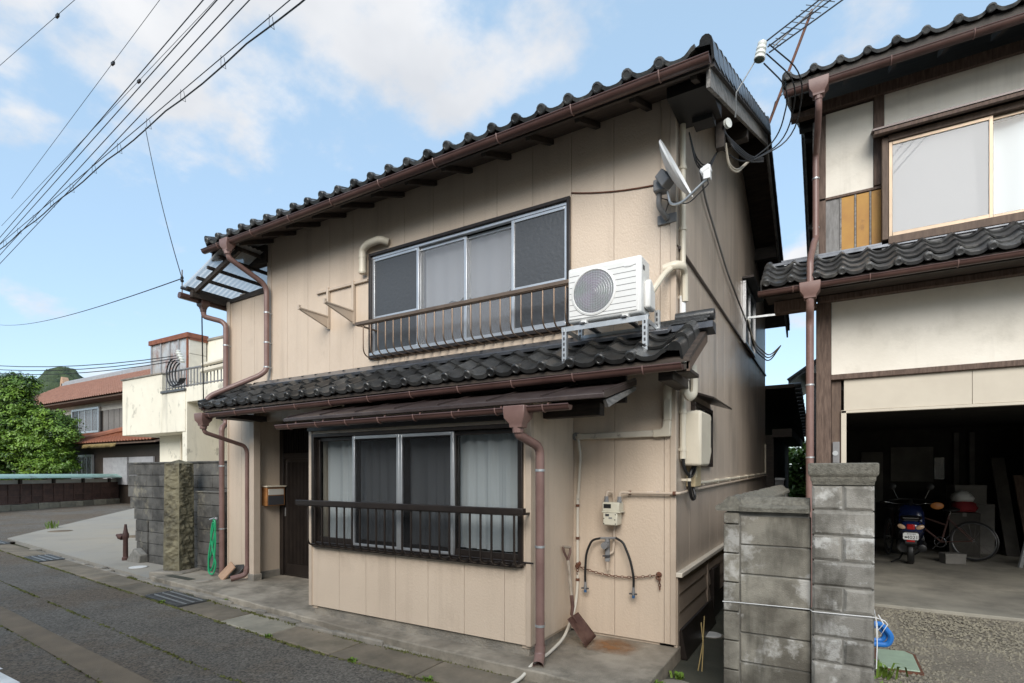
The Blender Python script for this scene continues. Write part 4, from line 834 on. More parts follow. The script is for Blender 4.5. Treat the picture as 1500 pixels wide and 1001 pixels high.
MB().tube(fillet([(-2.005, 4.53, 1.40), (-2.005, 4.53, 0.55), (-2.0, 4.46, .36), (-1.96, 4.15, .19), (-1.94, 3.80, .155), (-1.96, 3.58, .142), (-1.98, 3.46, .075), (-2.0, 3.25, .06), (-1.98, 3.05, .055)], .12, 5), .0125, 8).build('tube', 'hose_cream', D3)
for zz in (1.30, 1.0, .62): MB().lathe([(.018, -.012), (.018, .012)], 10, Matrix.Translation((-2.005, 4.53, zz))).build('clip', 'rust', D3)
C1 = thing('conduit', (-1.08, 4.66, 1.7), 'cream vertical conduit running up the house corner to the eave', 'conduit')
MB().tube([(-1.088, 4.66, 4.70), (-1.088, 4.66, 2.46)], .024, 10).build('upper_tube', 'cream', C1)
MB().tube([(-1.088, 4.66, 2.5), (-1.088, 4.66, 1.72)], .026, 10).build('lower_tube', 'cream', C1)
for zz in (4.2, 3.68, 3.1, 2.12, 1.80): MB().lathe([(.031, -.014), (.031, .014)], 10, Matrix.Translation((-1.088, 4.66, zz))).box(-1.12, -1.088, 4.65, 4.67, zz - .01, zz + .01).build('clamp', 'cream', C1)
# vent elbow, left brackets
V = thing('vent_pipe', (-4.6, 4.5, 3.95), 'cream vent elbow pipe beside the upper window', 'vent pipe')
MB().tube(fillet([(-4.36, 4.53, 4.245), (-4.42, 4.46, 4.265), (-4.64, 4.48, 4.265), (-4.73, 4.49, 4.22), (-4.73, 4.49, 3.94)], .07, 4), .042, 12).build('pipe', 'cream', V)
for q, zz in ((-4.73, 4.14), (-4.73, 3.97)): MB().lathe([(.046, -.02), (.046, .02)], 12, Matrix.Translation((q, 4.49, zz))).build('collar', 'cream', V)
B = thing('bracket_set', (-5.15, 4.53, 3.4), 'beige metal wall brackets on a rail left of the upper window', 'bracket')
MB().beam((-5.58, 4.533, 3.868), (-4.69, 4.533, 3.872), .03, .03).build('rail', 'trim_beige', B, bev=.003)
for xx in (-5.366, -4.921):
    MB().beam((xx, 4.525, 3.90), (xx, 4.525, 3.385), .032, .036, up=(0, 1, 0)).build('upright', 'trim_beige', B, bev=.003)
    MB().prism([(4.51, 3.40), (4.51, 3.53), (4.12, 3.54), (4.12, 3.515)], 'x', xx - .012, xx + .012).box(xx - .02, xx + .02, 4.10, 4.51, 3.528, 3.545).build('arm', 'trim_beige', B, bev=.002)
    MB().box(xx - .014, xx + .014, 4.09, 4.12, 3.52, 3.57).build('arm_stop', 'trim_beige', B)
W = thing('wall_cable', (-1.6, 4.54, 4.2), 'thin painted cable stapled across the upper siding to the dish', 'cable')
MB().tube(catenary((-2.075, 4.542, 4.20), (-1.245, 4.542, 4.055), .025, 8), .006, 6).build('horizontal_run', 'rust', W); MB().tube([(-1.243, 4.54, 4.70), (-1.243, 4.54, 3.86)], .006, 6).build('vertical_run', 'trim_beige', W)
# satellite dish
Dn = Vector((.91, -.06, .41)).normalized(); Dc = Vector((-1.075, 4.29, 3.99))
T = thing('satellite_dish', (-1.2, 4.53, 3.82), 'white satellite dish with its receiver arm on the upper house corner', 'satellite dish')
Mq = Matrix.Translation(Dc) @ Dn.to_track_quat('Z', 'Y').to_matrix().to_4x4()
RD = .245; prof = [(RD * i / 8, .055 * (i / 8) ** 2 - .03) for i in range(1, 9)]
MB().lathe([(.001, -.03)] + prof + [(RD + .006, .03)] + [(r_, z_ - .010) for r_, z_ in prof[::-1]] + [(.001, -.042)], 36, Mq, cap=False).build('reflector', 'white_plastic', T)
MB().beam(Dc - Dn * .04, Dc - Dn * .10 + Vector((-.01, .02, -.02)), .10, .13).build('back_bracket', 'grey_plastic', T, bev=.01)
MB().box(-1.25, -1.15, 4.33, 4.43, 3.89, 3.99).build('clamp', 'grey_plastic', T, bev=.012)
MB().tube(fillet([(-1.205, 4.38, 3.93), (-1.225, 4.40, 3.80), (-1.19, 4.47, 3.74), (-1.19, 4.53, 3.74)], .06), .022, 10).build('mast_arm', 'grey_plastic', T)
MB().box(-1.27, -1.11, 4.528, 4.545, 3.70, 3.78).build('wall_plate', 'grey_plastic', T, bev=.006)
MB().tube(fillet([(-1.13, 4.33, 3.86), (-1.10, 4.30, 3.73), (-1.0, 4.25, 3.70), (-.83, 4.20, 3.79), (-.80, 4.19, 3.80)], .06), .011, 8).build('feed_arm', 'steel', T)
MB().lathe([(.03, -.035), (.035, -.03), (.035, .03), (.022, .04)], 14, Matrix.Translation((-.81, 4.20, 3.875)) @ (-Dn).to_track_quat('Z', 'Y').to_matrix().to_4x4()).box(-.825, -.775, 4.17, 4.225, 3.80, 3.90).build('receiver_head', 'white_plastic', T, bev=.008)
MB().tube(fillet([(-.80, 4.19, 3.80), (-.79, 4.2, 3.77), (-.95, 4.25, 3.68), (-1.12, 4.33, 3.78), (-1.17, 4.40, 3.72), (-1.15, 4.45, 3.85), (-1.23, 4.53, 3.92)], .05), .0045, 6).build('lead', 'cable', T)
# electricity meter box and breaker cabinet
M_ = thing('meter_box', (-1.05, 4.9, 1.66), 'cream electricity meter cabinet with rounded edges on the side wall', 'meter box')
MB().prism([(4.70, 1.66), (5.05, 1.66), (5.16, 1.78), (5.16, 2.10), (5.14, 2.135), (4.72, 2.135), (4.70, 2.10)], 'x', X0 + .02, X0 + .175).build('cover', 'cream', M_, bev=.022)
MB().box(X0, X0 + .03, 4.72, 5.12, 1.70, 2.10).build('back_plate', 'cream', M_); MB().box(X0 + .174, X0 + .178, 5.115, 5.145, 1.83, 2.08).build('window', 'rubber', M_)
MB().lathe([(.012, 0), (.012, .02)], 10, Matrix.Translation((X0 + .10, 4.85, 2.13))).build('screw_cap', 'cream', M_)
K = thing('breaker_box', (-1.08, 5.0, 1.48), 'small ochre terminal box under the cream meter cabinet', 'breaker box')
MB().box(X0, X0 + .085, 4.90, 5.14, 1.475, 1.69).build('cover', 'yellow_box', K, bev=.008); MB().box(X0 + .084, X0 + .090, 4.93, 4.95, 1.56, 1.62).build('latch', 'cream', K)
Lc = thing('meter_lead', (-1.07, 4.75, 1.5), 'black cable loop hanging below the meter cabinet', 'cable')
MB().tube(fillet([(-1.088, 4.66, 1.74), (-1.08, 4.67, 1.63), (-1.05, 4.78, 1.56), (-1.04, 4.86, 1.60), (-1.03, 4.88, 1.67)], .06), .014, 8).build('cable', 'rubber', Lc)
MB().tube(fillet([(-1.03, 4.82, 1.67), (-1.05, 4.76, 1.60), (-1.06, 4.76, 1.48), (-1.05, 4.84, 1.36), (-1.04, 4.93, 1.38), (-1.07, 4.95, 1.48)], .06), .014, 8).build('cable', 'rubber', Lc)
MB().lathe([(.02, -.012), (.02, .012)], 10, Matrix.Translation((-1.06, 4.76, 1.54))).box(X0, -1.06, 4.75, 4.77, 1.53, 1.55).build('clip', 'cream', Lc)
# gas meter and pipes
Gm = thing('gas_meter', (-1.63, 4.45, 1.13), 'cream gas meter on the front wall right of the bay', 'gas meter')
MB().box(-1.715, -1.565, 4.40, 4.53, 1.265, 1.345).build('top_case', 'meter_cream', Gm, bev=.008); MB().box(-1.72, -1.555, 4.395, 4.535, 1.255, 1.268).build('flange', 'meter_cream', Gm, bev=.003)
MB().box(-1.71, -1.58, 4.40, 4.525, 1.145, 1.257).build('lower_case', 'meter_cream', Gm, bev=.01)
MB().box(-1.70, -1.635, 4.396, 4.401, 1.295, 1.33).build('counter', 'rubber', Gm); MB().box(-1.685, -1.652, 4.396, 4.401, 1.225, 1.245).build('display', 'ac_dark', Gm); MB().box(-1.655, -1.625, 4.396, 4.401, 1.205, 1.216).build('label_plate', 'grey_plastic', Gm)
for xx, zz in ((-1.70, 1.16), (-1.595, 1.16), (-1.595, 1.24), (-1.70, 1.205), (-1.60, 1.195)): MB().lathe([(.005, 0), (.005, .003)], 8, Matrix.Translation((xx, 4.401, zz)) @ Matrix.Rotation(R(90), 4, 'X')).build('screw', 'rubber', Gm)
Gp = thing('gas_pipework', (-1.6, 4.5, 0.9), 'beige gas pipe with elbows running from the meter round the corner', 'pipe')
for xx in (-1.695, -1.577):
    MB().lathe([(.022, 0), (.022, .02), (.018, .022), (.018, .05)], 10, Matrix.Translation((xx, 4.45, 1.345))).build('union', 'grey_plastic', Gp)
MB().tube(fillet([(-1.577, 4.45, 1.38), (-1.577, 4.455, 1.43), (-1.50, 4.50, 1.428), (-1.14, 4.505, 1.428), (-1.085, 4.51, 1.43), (-1.085, 4.60, 1.43), (-1.09, 5.0, 1.445), (-1.09, 11.5, 1.555)], .03), .013, 8).build('pipe', 'trim_beige', Gp)
MB().tube(fillet([(-1.695, 4.45, 1.38), (-1.695, 4.455, 1.435), (-1.66, 4.51, 1.43), (-1.655, 4.535, 1.35), (-1.655, 4.53, 1.0), (-1.66, 4.52, .90), (-1.685, 4.50, .885)], .03), .012, 8).build('pipe', 'trim_beige', Gp)
MB().tube([(-1.09, 5.16, 1.50), (-1.09, 11.3, 1.585)], .015, 8).build('pipe', 'cream', Gp)
MB().tube([(-1.09, 11.3, 1.585), (-1.09, 11.3, 2.15)], .014, 8).build('pipe', 'cream', Gp)
MB().tube([(-1.35, 4.505, 1.428), (-1.30, 4.505, 1.428)], .0138, 8).build('white_label', 'white_plastic', Gp); MB().tube([(-1.272, 4.505, 1.428), (-1.248, 4.505, 1.428)], .0138, 8).build('blue_label', 'blue_plastic', Gp)
for xx in (-1.50, -1.12): MB().lathe([(.018, -.012), (.018, .012)], 8, Matrix.Translation((xx, 4.503, 1.428)) @ Matrix.Rotation(R(90), 4, 'Y')).build('pipe_clip', 'rust', Gp)
for i in range(8):
    yy = 5.5 + i * .8; MB().box(X0, -1.08, yy, yy + .02, 1.495 + (yy - 5.16) * .0138 - .02, 1.505 + (yy - 5.16) * .0138 + .015).build('pipe_clip', 'cream', Gp)
MB().tube([(-1.70, 4.49, .99), (-1.70, 4.49, 1.02), (-1.70, 4.49, .82)], .022, 10).build('regulator', 'grey_plastic', Gp)
MB().lathe([(.03, -.03), (.034, 0), (.03, .03)], 12, Matrix.Translation((-1.715, 4.47, .96)) @ Matrix.Rotation(R(90), 4, 'X')).build('regulator_dial', 'grey_plastic', Gp)
MB().tube([(-1.70, 4.49, .83), (-1.70, 4.49, .74)], .013, 8).build('valve', 'trim_beige', Gp); MB().tube([(-1.76, 4.48, 1.02), (-1.62, 4.48, 1.03)], .011, 8).build('manifold', 'grey_plastic', Gp)
MB().tube([(-1.70, 4.49, .875), (-1.70, 4.49, .855)], .024, 8).box(-1.735, -1.69, 4.455, 4.475, .862, .872).build('valve_handle', 'ac_dark', Gp)
for pts, lab in (([(-1.76, 4.48, 1.02), (-1.84, 4.47, 1.0), (-1.895, 4.47, .88), (-1.905, 4.47, .70), (-1.905, 4.475, .60)], 'black gas hose arching down on the shovel side of the meter'), ([(-1.62, 4.48, 1.03), (-1.55, 4.47, 1.0), (-1.485, 4.47, .85), (-1.455, 4.47, .70), (-1.46, 4.475, .60)], 'black gas hose arching down toward the house corner')):
    h = thing('gas_hose', (pts[-1][0], 4.48, .56), lab, 'hose', 'black hoses below the gas meter')
    MB().tube(fillet(pts, .09, 5), .0105, 8).build('hose', 'rubber', h); e = pts[-1]
    MB().lathe([(.014, -.05), (.016, -.03), (.012, 0), (.012, .02)], 8, Matrix.Translation(e)).build('coupling', 'grey_plastic', h); MB().lathe([(.013, -.075), (.013, -.05)], 8, Matrix.Translation(e)).build('cap', 'cap_blue', h); MB().box(e[0] - .035, e[0] + .03, e[1] - .012, e[1] + .012, e[2] - .045, e[2] - .035).build('lever', 'ac_dark', h)
Ch = thing('chain', (-1.63, 4.52, .66), 'rusty steel chain hung between two wall hooks under the gas meter', 'chain')
def chain_mb(pts, L=.034, r=.0032):
    b = MB(); acc = 0; k = 0
    P = [Vector(p) for p in pts]; seg = []
    for a, c_ in zip(P[:-1], P[1:]):
        n = max(1, int((c_ - a).length / (L * .72)))
        seg += [(a.lerp(c_, i / n), (c_ - a).normalized()) for i in range(n)]
    for p, d in seg:
        u = Vector((0, 0, 1)) if abs(d.z) < .8 else Vector((1, 0, 0)); s_ = d.cross(u).normalized(); u = s_.cross(d)
        w_ = s_ if k % 2 else u; k += 1
        b.tube([p + d * (L / 2 * math.cos(t)) + w_ * (.010 * math.sin(t)) for t in [i * math.pi / 4 for i in range(8)]], r, 5, closed=True)
    return b
chain_mb(catenary((-2.0, 4.51, .75), (-1.27, 4.52, .735), .055, 12)).build('links', 'rust', Ch); chain_mb([(-1.25, 4.52, .70), (-1.245, 4.52, .60)]).build('links', 'rust', Ch)
chain_mb([(-2.0, 4.515, .76), (-2.0, 4.515, .66)]).build('links', 'rust', Ch)
for xx, zz in ((-2.0, .765), (-1.258, .735)): MB().lathe([(.022, 0), (.026, .012), (.014, .03)], 8, Matrix.Translation((xx, 4.55, zz)) @ Matrix.Rotation(R(90), 4, 'X')).tube(arc((xx, 4.515, zz - .02), .018, 60, 330, 8, 'xz'), .006, 6).build('hook', 'rust', Ch)
# shovel leaning in the corner
top = Vector((-2.012, 4.305, .955)); sock = Vector((-1.905, 4.205, .44)); cTL, cTR, cBR, cBL = Vector((-1.918, 4.118, .362)), Vector((-1.887, 4.272, .392)), Vector((-1.737, 4.318, .195)), Vector((-1.768, 4.160, .136))
Sh = thing('shovel', (-1.76, 4.22, .13), 'rusty square-blade shovel with a wooden shaft leaning in the wall corner', 'shovel')
ax = (sock - top).normalized(); sd_ = (cTR - cTL); sd_ = (sd_ - ax * sd_.dot(ax)).normalized(); LN = (sock - top).length
pt = lambda t, s_=0: top + ax * (t * LN) + sd_ * s_
MB().tube([pt(.02, -.05), pt(.02, .05)], .013, 8).build('grip', 'shaft_wood', Sh)
for s_ in (-1, 1): MB().tube([pt(.02, s_ * .048), pt(.10, s_ * .043), pt(.21, s_ * .008), pt(.29, 0)], .010, 6).build('grip_fork', 'shovel_rust', Sh)
bc = (cTL + cTR + cBR + cBL) / 4
MB().tube([pt(.24), pt(.92)], .0145, 8).build('shaft', 'shaft_wood', Sh); MB().tube([pt(.80), pt(.97), (cTL + cTR) / 2 + Vector((-.005, -.008, .012)), bc.lerp((cTL + cTR) / 2, .4) + Vector((-.006, -.008, .008))], [.017, .017, .014, .004], 8).build('socket', 'shovel_rust', Sh)
nb_ = (cTR - cTL).cross(cBL - cTL).normalized()
def blade(u, v):
    p_ = cTL.lerp(cTR, u).lerp(cBL.lerp(cBR, u), v); return p_ + nb_ * (.012 * (1 - (2 * u - 1) ** 2) * (1 - .3 * v))
o = MB().grid(blade, 10, 6).build('blade', 'shovel_rust', Sh, recalc=False, ang=180); md = o.modifiers.new('thick', 'SOLIDIFY'); md.thickness = .004
# letter box
Mb = thing('letter_box', (-6.8, 4.75, 1.14), 'weathered wooden letter box with grey flap beside the front door', 'letter box')
MB().box(-6.842, -6.72, 4.62, 4.90, 1.14, 1.40).build('box', 'mail_wood', Mb, bev=.004); MB().box(-6.842, -6.70, 4.605, 4.915, 1.40, 1.42).build('lid', 'cream', Mb, bev=.004)
MB().box(-6.722, -6.714, 4.64, 4.88, 1.29, 1.375).build('flap', 'fence_white', Mb, bev=.003); MB().box(-6.722, -6.716, 4.635, 4.885, 1.15, 1.28).build('front_panel', 'ac_dark', Mb, bev=.003)
# green hose and scrap tiles
Gh = thing('garden_hose', (-7.7, 4.4, .13), 'coiled green garden hose hanging on the downpipe by the block wall', 'hose')
MB().tube(fillet([(-7.60, 4.40, .86), (-7.58, 4.36, .93), (-7.53, 4.36, .92), (-7.52, 4.36, .80), (-7.60, 4.36, .50), (-7.70, 4.36, .28), (-7.62, 4.35, .18), (-7.54, 4.35, .30), (-7.52, 4.36, .60), (-7.54, 4.37, .88), (-7.60, 4.37, .90), (-7.64, 4.36, .72), (-7.58, 4.36, .48), (-7.50, 4.36, .30), (-7.54, 4.34, .15), (-7.64, 4.33, .17), (-7.66, 4.34, .4), (-7.60, 4.36, .75), (-7.56, 4.38, .92)], .09, 4), .012, 8).build('hose', 'hose_green', Gh)
MB().tube([(-7.60, 4.42, .92), (-7.60, 4.38, .95), (-7.66, 4.36, .93)], .012, 8).lathe([(.02, 0), (.02, .03)], 8, Matrix.Translation((-7.60, 4.42, .93))).build('tap', 'steel', Gh)
for i, (m, lab) in enumerate((('roof_tile_clay', 'pale clay roof tile leaning on the wall under the garden hose'), ('tile', 'dark broken roof tile propped behind the pale clay tile'))):
    o = MB().prism([(-.10, 0), (.10, 0), (.11, .24), (-.09, .25)] if i == 0 else [(-.11, 0), (.12, 0), (.12, .22), (.05, .27), (.02, .25), (-.03, .28), (-.10, .25)], 'y', 0, .022)
    o = o.build('loose_tile', m, bev=.004); o.location = (-7.28 + .06 * i, 4.28 + .10 * i, .14); o.rotation_euler = (R(-38), R(14), R(-16)); tag(o, lab, 'roof tile')
def lid(x, y, z, r_, m, label, n=20, name='manhole_cover'):
    t = thing(name, (x, y, z), label, 'cover'); MB().lathe([(r_, -.01), (r_, .004), (r_ * .96, .008)], n, Matrix.Translation((x, y, z))).build('lid', m, t); MB().lathe([(r_ + .02, -.012), (r_ + .02, .002), (r_ + .004, .002)], n, Matrix.Translation((x, y, z)), cap=False).build('rim', 'concrete', t)
lid(-7.35, 4.10, .13, .10, 'concrete', 'small round concrete lid beside the porch downpipe spout')
lid(-9.7, 4.35, .062, .13, 'paint_white', 'white round lid set in the concrete by the rough stone pillar')
lid(-1.01, 5.5, .012, .095, 'paint_white', 'pale round lid in the dark alley ground')
lid(-.99, 3.98, .02, .15, 'side_concrete', 'pale round stone lid at the alley mouth beside the forecourt corner')
lid(-14.5, 6.4, .062, .28, 'asphalt_brown', 'brown iron manhole lid in the side court')
lid(-17.5, 6.0, .062, .25, 'asphalt_brown', 'brown iron manhole lid at the edge of the side street')
o = MB().box(-8.15, -7.55, 4.0, 4.10, .10, .136).build('drain_slot', 'alley', base=(-7.85, 4.05, .12)); tag(o, 'narrow dark drain slot in the forecourt near the stone pillar', 'drain')
# rust bloom on the forecourt under the gas meter (lies on the slab: a stain, flush)
st = bpy.data.materials.new('rust_stain'); st.use_nodes = True
def stain_mat():
    nt = st.node_tree; N = nt.nodes; L = nt.links; N.clear()
    o = N.new('ShaderNodeOutputMaterial'); d = N.new('ShaderNodeBsdfPrincipled'); t = N.new('ShaderNodeBsdfTransparent'); x = N.new('ShaderNodeMixShader')
    d.inputs['Base Color'].default_value = (.30, .14, .05, 1); d.inputs['Roughness'].default_value = .9
    g = N.new('ShaderNodeTexCoord'); n = N.new('ShaderNodeTexNoise'); n.inputs['Scale'].default_value = 9; n.inputs['Detail'].default_value = 8; L.new(g.outputs['Object'], n.inputs['Vector'])
    ln = N.new('ShaderNodeVectorMath'); ln.operation = 'LENGTH'; L.new(g.outputs['Object'], ln.inputs[0])
    mr = N.new('ShaderNodeMapRange'); L.new(ln.outputs['Value'], mr.inputs[0]); mr.inputs[1].default_value = .05; mr.inputs[2].default_value = .36; mr.inputs[3].default_value = .55; mr.inputs[4].default_value = 0
    ml = N.new('ShaderNodeMath'); ml.operation = 'MULTIPLY'; L.new(mr.outputs[0], ml.inputs[0]); L.new(n.outputs[0], ml.inputs[1])
    r_ = N.new('ShaderNodeMapRange'); L.new(ml.outputs[0], r_.inputs[0]); r_.inputs[1].default_value = .07; r_.inputs[2].default_value = .30; r_.inputs[4].default_value = .75
    L.new(r_.outputs[0], x.inputs[0]); L.new(t.outputs[0], x.inputs[1]); L.new(d.outputs[0], x.inputs[2]); L.new(x.outputs[0], o.inputs[0])
stain_mat(); MATS['rust_stain'] = st
o = MB().grid(lambda u, v: (-1.98 + .72 * u, 4.12 + .42 * v, .1345), 2, 2).build('rust_stain', 'rust_stain', base=(-1.60, 4.32, .1345)); tag(o, 'orange rust stain on the concrete below the gas meter', 'stain', kind='structure')

# ================================================================== RIGHT BOUNDARY WALL
BW = thing('block_wall', (-.35, 3.9, 0), 'weathered grey block wall with ridged coping between alley and driveway', 'wall')
random.seed(21)
MB().box(-.61, -.12, 3.87, 3.98, -.02, 1.34).box(-.60, -.52, 3.9, 8.2, -.02, 1.34).build('mortar', 'mortar', BW)
def blk(x0, x1, z0, z1, y0, y1, m, par, name='block', bev=.006): return MB().box(x0, x1, y0 + random.uniform(-.002, .003), y1, z0, z1).build(name, m, par, bev=bev)
z = -.02; hts = [.16] + [.196] * 6
for i, hh in enumerate(hts):
    z1 = min(z + hh, 1.34); blk(-.523, -.113, z + .004, z1 - .004, 3.858, 3.99, 'block', BW); z = z1
z = -.02
for i, hh in enumerate([.10] + [.196] * 6 + [.08]):
    z1 = min(z + hh, 1.345)
    if z1 > z + .02: blk(-.628, -.531, z + .004, z1 - .004, 3.845, 3.97, 'block', BW)
    z = z1
z = -.02
for i in range(7):
    for j in range(10):
        y0 = 3.98 + j * .40 + (.2 if i % 2 else 0); blk(-.628, -.50, z + .195 * i + .004, z + .195 * i + .191, y0 + .005, y0 + .395, 'block', BW)
# coping: moulded ridge pieces, one run along the front, one running back
def coping(p0, p1, along):
    sec = [(-.10, 0), (-.105, .03), (-.085, .045), (-.06, .05), (-.045, .075), (-.02, .10), (.02, .10), (.045, .075), (.06, .05), (.085, .045), (.105, .03), (.10, 0)]
    n = 5; vs = []; k = len(sec); L_ = (Vector(p1) - Vector(p0)).length
    for i in range(n + 1):
        c_ = Vector(p0).lerp(Vector(p1), i / n)
        for a, h_ in sec:
            w_ = a + random.uniform(-.004, .004); hh = h_ * .95 + random.uniform(-.005, .005) if h_ else 0
            vs.append((c_.x, c_.y + w_, c_.z + hh) if along == 'x' else (c_.x + w_, c_.y, c_.z + hh))
    fs = [(i * k + j, i * k + (j + 1) % k, (i + 1) * k + (j + 1) % k, (i + 1) * k + j) for i in range(n) for j in range(k)] + [tuple(range(k)), tuple(n * k + j for j in range(k))]
    return MB().add(vs, fs).build('coping', 'cap_stone', BW)
coping((-.525, 3.92, 1.345), (-.118, 3.92, 1.345), 'x')
for i in range(8): coping((-.575, 3.83 + i * .51, 1.345), (-.575, 3.83 + (i + 1) * .51 - .008, 1.345), 'y')
# gate pillar of small moulded blocks
GP = thing('gate_pillar', (.058, 3.95, 0), 'square gate pillar of small rusticated concrete blocks with stepped cap', 'pillar')
px_0, px_1, py_0, py_1 = -.104, .218, 3.80, 4.12
MB().box(px_0 + .012, px_1 - .012, py_0 + .012, py_1 - .012, -.02, 1.53).build('mortar', 'mortar', GP)
def rblock(x0, x1, y0, y1, z0, z1):
    d = .011; m_ = .016; b = MB(); j = lambda: random.uniform(-.0025, .0025)
    # front face and right face raised panels
    b.add([(x0, y0 + d, z0), (x1, y0 + d, z0), (x1, y0 + d, z1), (x0, y0 + d, z1), (x0 + m_ + j(), y0 + j(), z0 + m_ + j()), (x1 - m_ + j(), y0 + j(), z0 + m_ + j()), (x1 - m_ + j(), y0 + j(), z1 - m_ + j()), (x0 + m_ + j(), y0 + j(), z1 - m_ + j()), (x0, y1, z0), (x1, y1, z0), (x1, y1, z1), (x0, y1, z1)],
          [(4, 5, 6, 7), (0, 1, 5, 4), (1, 2, 6, 5), (2, 3, 7, 6), (3, 0, 4, 7), (8, 11, 10, 9), (0, 8, 9, 1), (1, 9, 10, 2), (2, 10, 11, 3), (3, 11, 8, 0)])
    return b.build('block', 'pillar_block', GP, bev=.003, ang=20)
z = -.03; i = 0
while z < 1.5:
    z1 = min(z + .1555, 1.528); xm = (px_0 + px_1) / 2 + random.uniform(-.004, .004); g_ = .004
    if i % 2 == 0: rblock(px_0, px_1, py_0, py_1, z + g_, z1 - g_)
    else: rblock(px_0, xm - g_, py_0, py_1, z + g_, z1 - g_); rblock(xm + g_, px_1, py_0, py_1, z + g_, z1 - g_)
    z = z1; i += 1
def capring(x0, x1, y0, y1, prof, name, m, par, bev=.004):
    vs = []
    for e, zz in prof: vs += [(x0 - e, y0 - e, zz), (x1 + e, y0 - e, zz), (x1 + e, y1 + e, zz), (x0 - e, y1 + e, zz)]
    k = len(prof); return MB().add(vs, [(4 * i + j, 4 * i + (j + 1) % 4, 4 * i + 4 + (j + 1) % 4, 4 * i + 4 + j) for i in range(k - 1) for j in range(4)] + [(3, 2, 1, 0), tuple(4 * k - 4 + j for j in range(4))]).build(name, m, par, bev=bev)
capring(px_0, px_1, py_0, py_1, [(.0, 1.525), (.002, 1.545), (.008, 1.555), (.008, 1.575), (.02, 1.59), (.022, 1.60), (.022, 1.652), (.016, 1.66)], 'cap', 'cap_stone', GP)
Tw = thing('twine', (.2, 3.83, .74), 'white twine tied round the block wall and gate pillar', 'twine')
MB().tube([(-.635, 4.0, .725), (-.632, 3.838, .73), (-.53, 3.84, .735), (-.12, 3.845, .742), (-.10, 3.793, .742), (.222, 3.792, .750), (.228, 4.0, .752)], .0025, 6).build('strand', 'white_plastic', Tw)
for a in (0, 1): MB().tube([(.222, 3.79, .75), (.235 + .03 * a, 3.78, .77 - .03 * a), (.26 + .02 * a, 3.78, .72), (.235, 3.785, .68 - .05 * a), (.228, 3.788, .72)], .003, 5, closed=not a).build('bow', 'white_plastic', Tw)
MB().tube([(.224, 3.79, .75), (.230, 3.785, .60), (.226, 3.79, .45)], .003, 5).build('tail', 'white_plastic', Tw)
Bh = thing('blue_hose', (.36, 4.35, .3), 'coil of flat blue hose hung behind the gate pillar', 'hose')
MB().tube(fillet([(.20, 4.13, .62), (.27, 4.15, .64), (.33, 4.16, .56), (.31, 4.16, .50), (.20, 4.14, .50)], .05), .017, 8).build('hose', 'blue_plastic', Bh)
MB().tube(fillet([(.20, 4.14, .60), (.25, 4.17, .62), (.30, 4.18, .56), (.28, 4.18, .52), (.20, 4.16, .52)], .05), .015, 8).build('hose', 'blue_plastic', Bh)
Gc = thing('valve_cover', (.46, 5.5, .02), 'faded green square valve cover in the gravel driveway', 'cover')
MB().prism([(.33, 5.22), (.60, 5.25), (.60, 5.70), (.55, 5.78), (.34, 5.74)], 'z', .005, .042).build('plate', 'green_cover', Gc, bev=.006); MB().prism([(.31, 5.20), (.62, 5.22), (.62, 5.73), (.57, 5.81), (.32, 5.77)], 'z', 0, .034).build('rim', 'rust', Gc)
# ================================================================== RIGHT HOUSE WITH GARAGE
Q = thing('garage_house', (2.5, 7.65, 0), 'white plastered timber house with open garage and tiled roofs', 'house')
QX, QY = -.15, 7.65
random.seed(5)
# structure
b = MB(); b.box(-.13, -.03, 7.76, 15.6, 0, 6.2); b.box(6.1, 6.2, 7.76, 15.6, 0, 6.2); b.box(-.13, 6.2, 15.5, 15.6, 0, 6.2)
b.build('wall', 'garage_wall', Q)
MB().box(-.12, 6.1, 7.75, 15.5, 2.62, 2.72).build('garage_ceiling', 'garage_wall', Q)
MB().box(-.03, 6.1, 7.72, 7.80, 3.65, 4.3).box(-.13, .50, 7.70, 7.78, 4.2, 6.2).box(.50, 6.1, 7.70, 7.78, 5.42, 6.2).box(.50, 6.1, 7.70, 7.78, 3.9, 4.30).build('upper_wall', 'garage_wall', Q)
# plaster panels
def qp(x0, x1, z0, z1, y=QY, m='plaster', name='plaster_panel', t=.04): return MB().box(x0, x1, y, y + t, z0, z1).build(name, m, Q)
qp(-.0, 2.55, 2.80, 3.70); qp(2.65, 5.9, 2.80, 3.70); qp(-.06, .425, 4.985, 6.02); qp(.535, 2.60, 5.60, 6.06); qp(2.70, 5.9, 5.60, 6.06)
for xx, z0, z1, w in ((-.165, .05, 3.70, .16), (2.55, .05, 3.70, .10), (5.9, .05, 3.70, .15)): MB().box(xx, xx + w, QY - .03, QY + .09, z0, z1).build('post', 'post_wood', Q, bev=.006)
for xx, z0, z1, w in ((-.135, 4.25, 6.0, .075), (.43, 5.0, 6.06, .10), (2.60, 5.6, 6.06, .1), (5.9, 4.25, 6.06, .12)): MB().box(xx, xx + w, QY - .02, QY + .05, z0, z1).build('post', 'post_wood', Q, bev=.005)
MB().box(-.005, 5.9, QY - .035, QY + .08, 2.735, 2.80).build('lintel', 'post_wood', Q, bev=.006); MB().box(-.13, .5, QY - .02, QY + .04, 4.955, 4.985).build('rail', 'post_wood', Q, bev=.003)
MB().box(-.15, 5.9, QY - .10, QY + .06, 3.69, 3.76).build('beam', 'post_wood', Q, bev=.006)
for a, c_ in ((.13, 1.33), (1.334, 2.55), (2.66, 4.2), (4.21, 5.9)): MB().box(a, c_, QY + .01, QY + .045, 2.36, 2.733).build('header_board', 'cream_board', Q, bev=.002)
MB().box(.10, .155, QY - .005, QY + .06, .05, 2.36).build('door_jamb', 'cream_board', Q, bev=.004); MB().box(.10, 5.9, QY - .005, QY + .07, 2.325, 2.357).build('door_head', 'cream_board', Q, bev=.003)
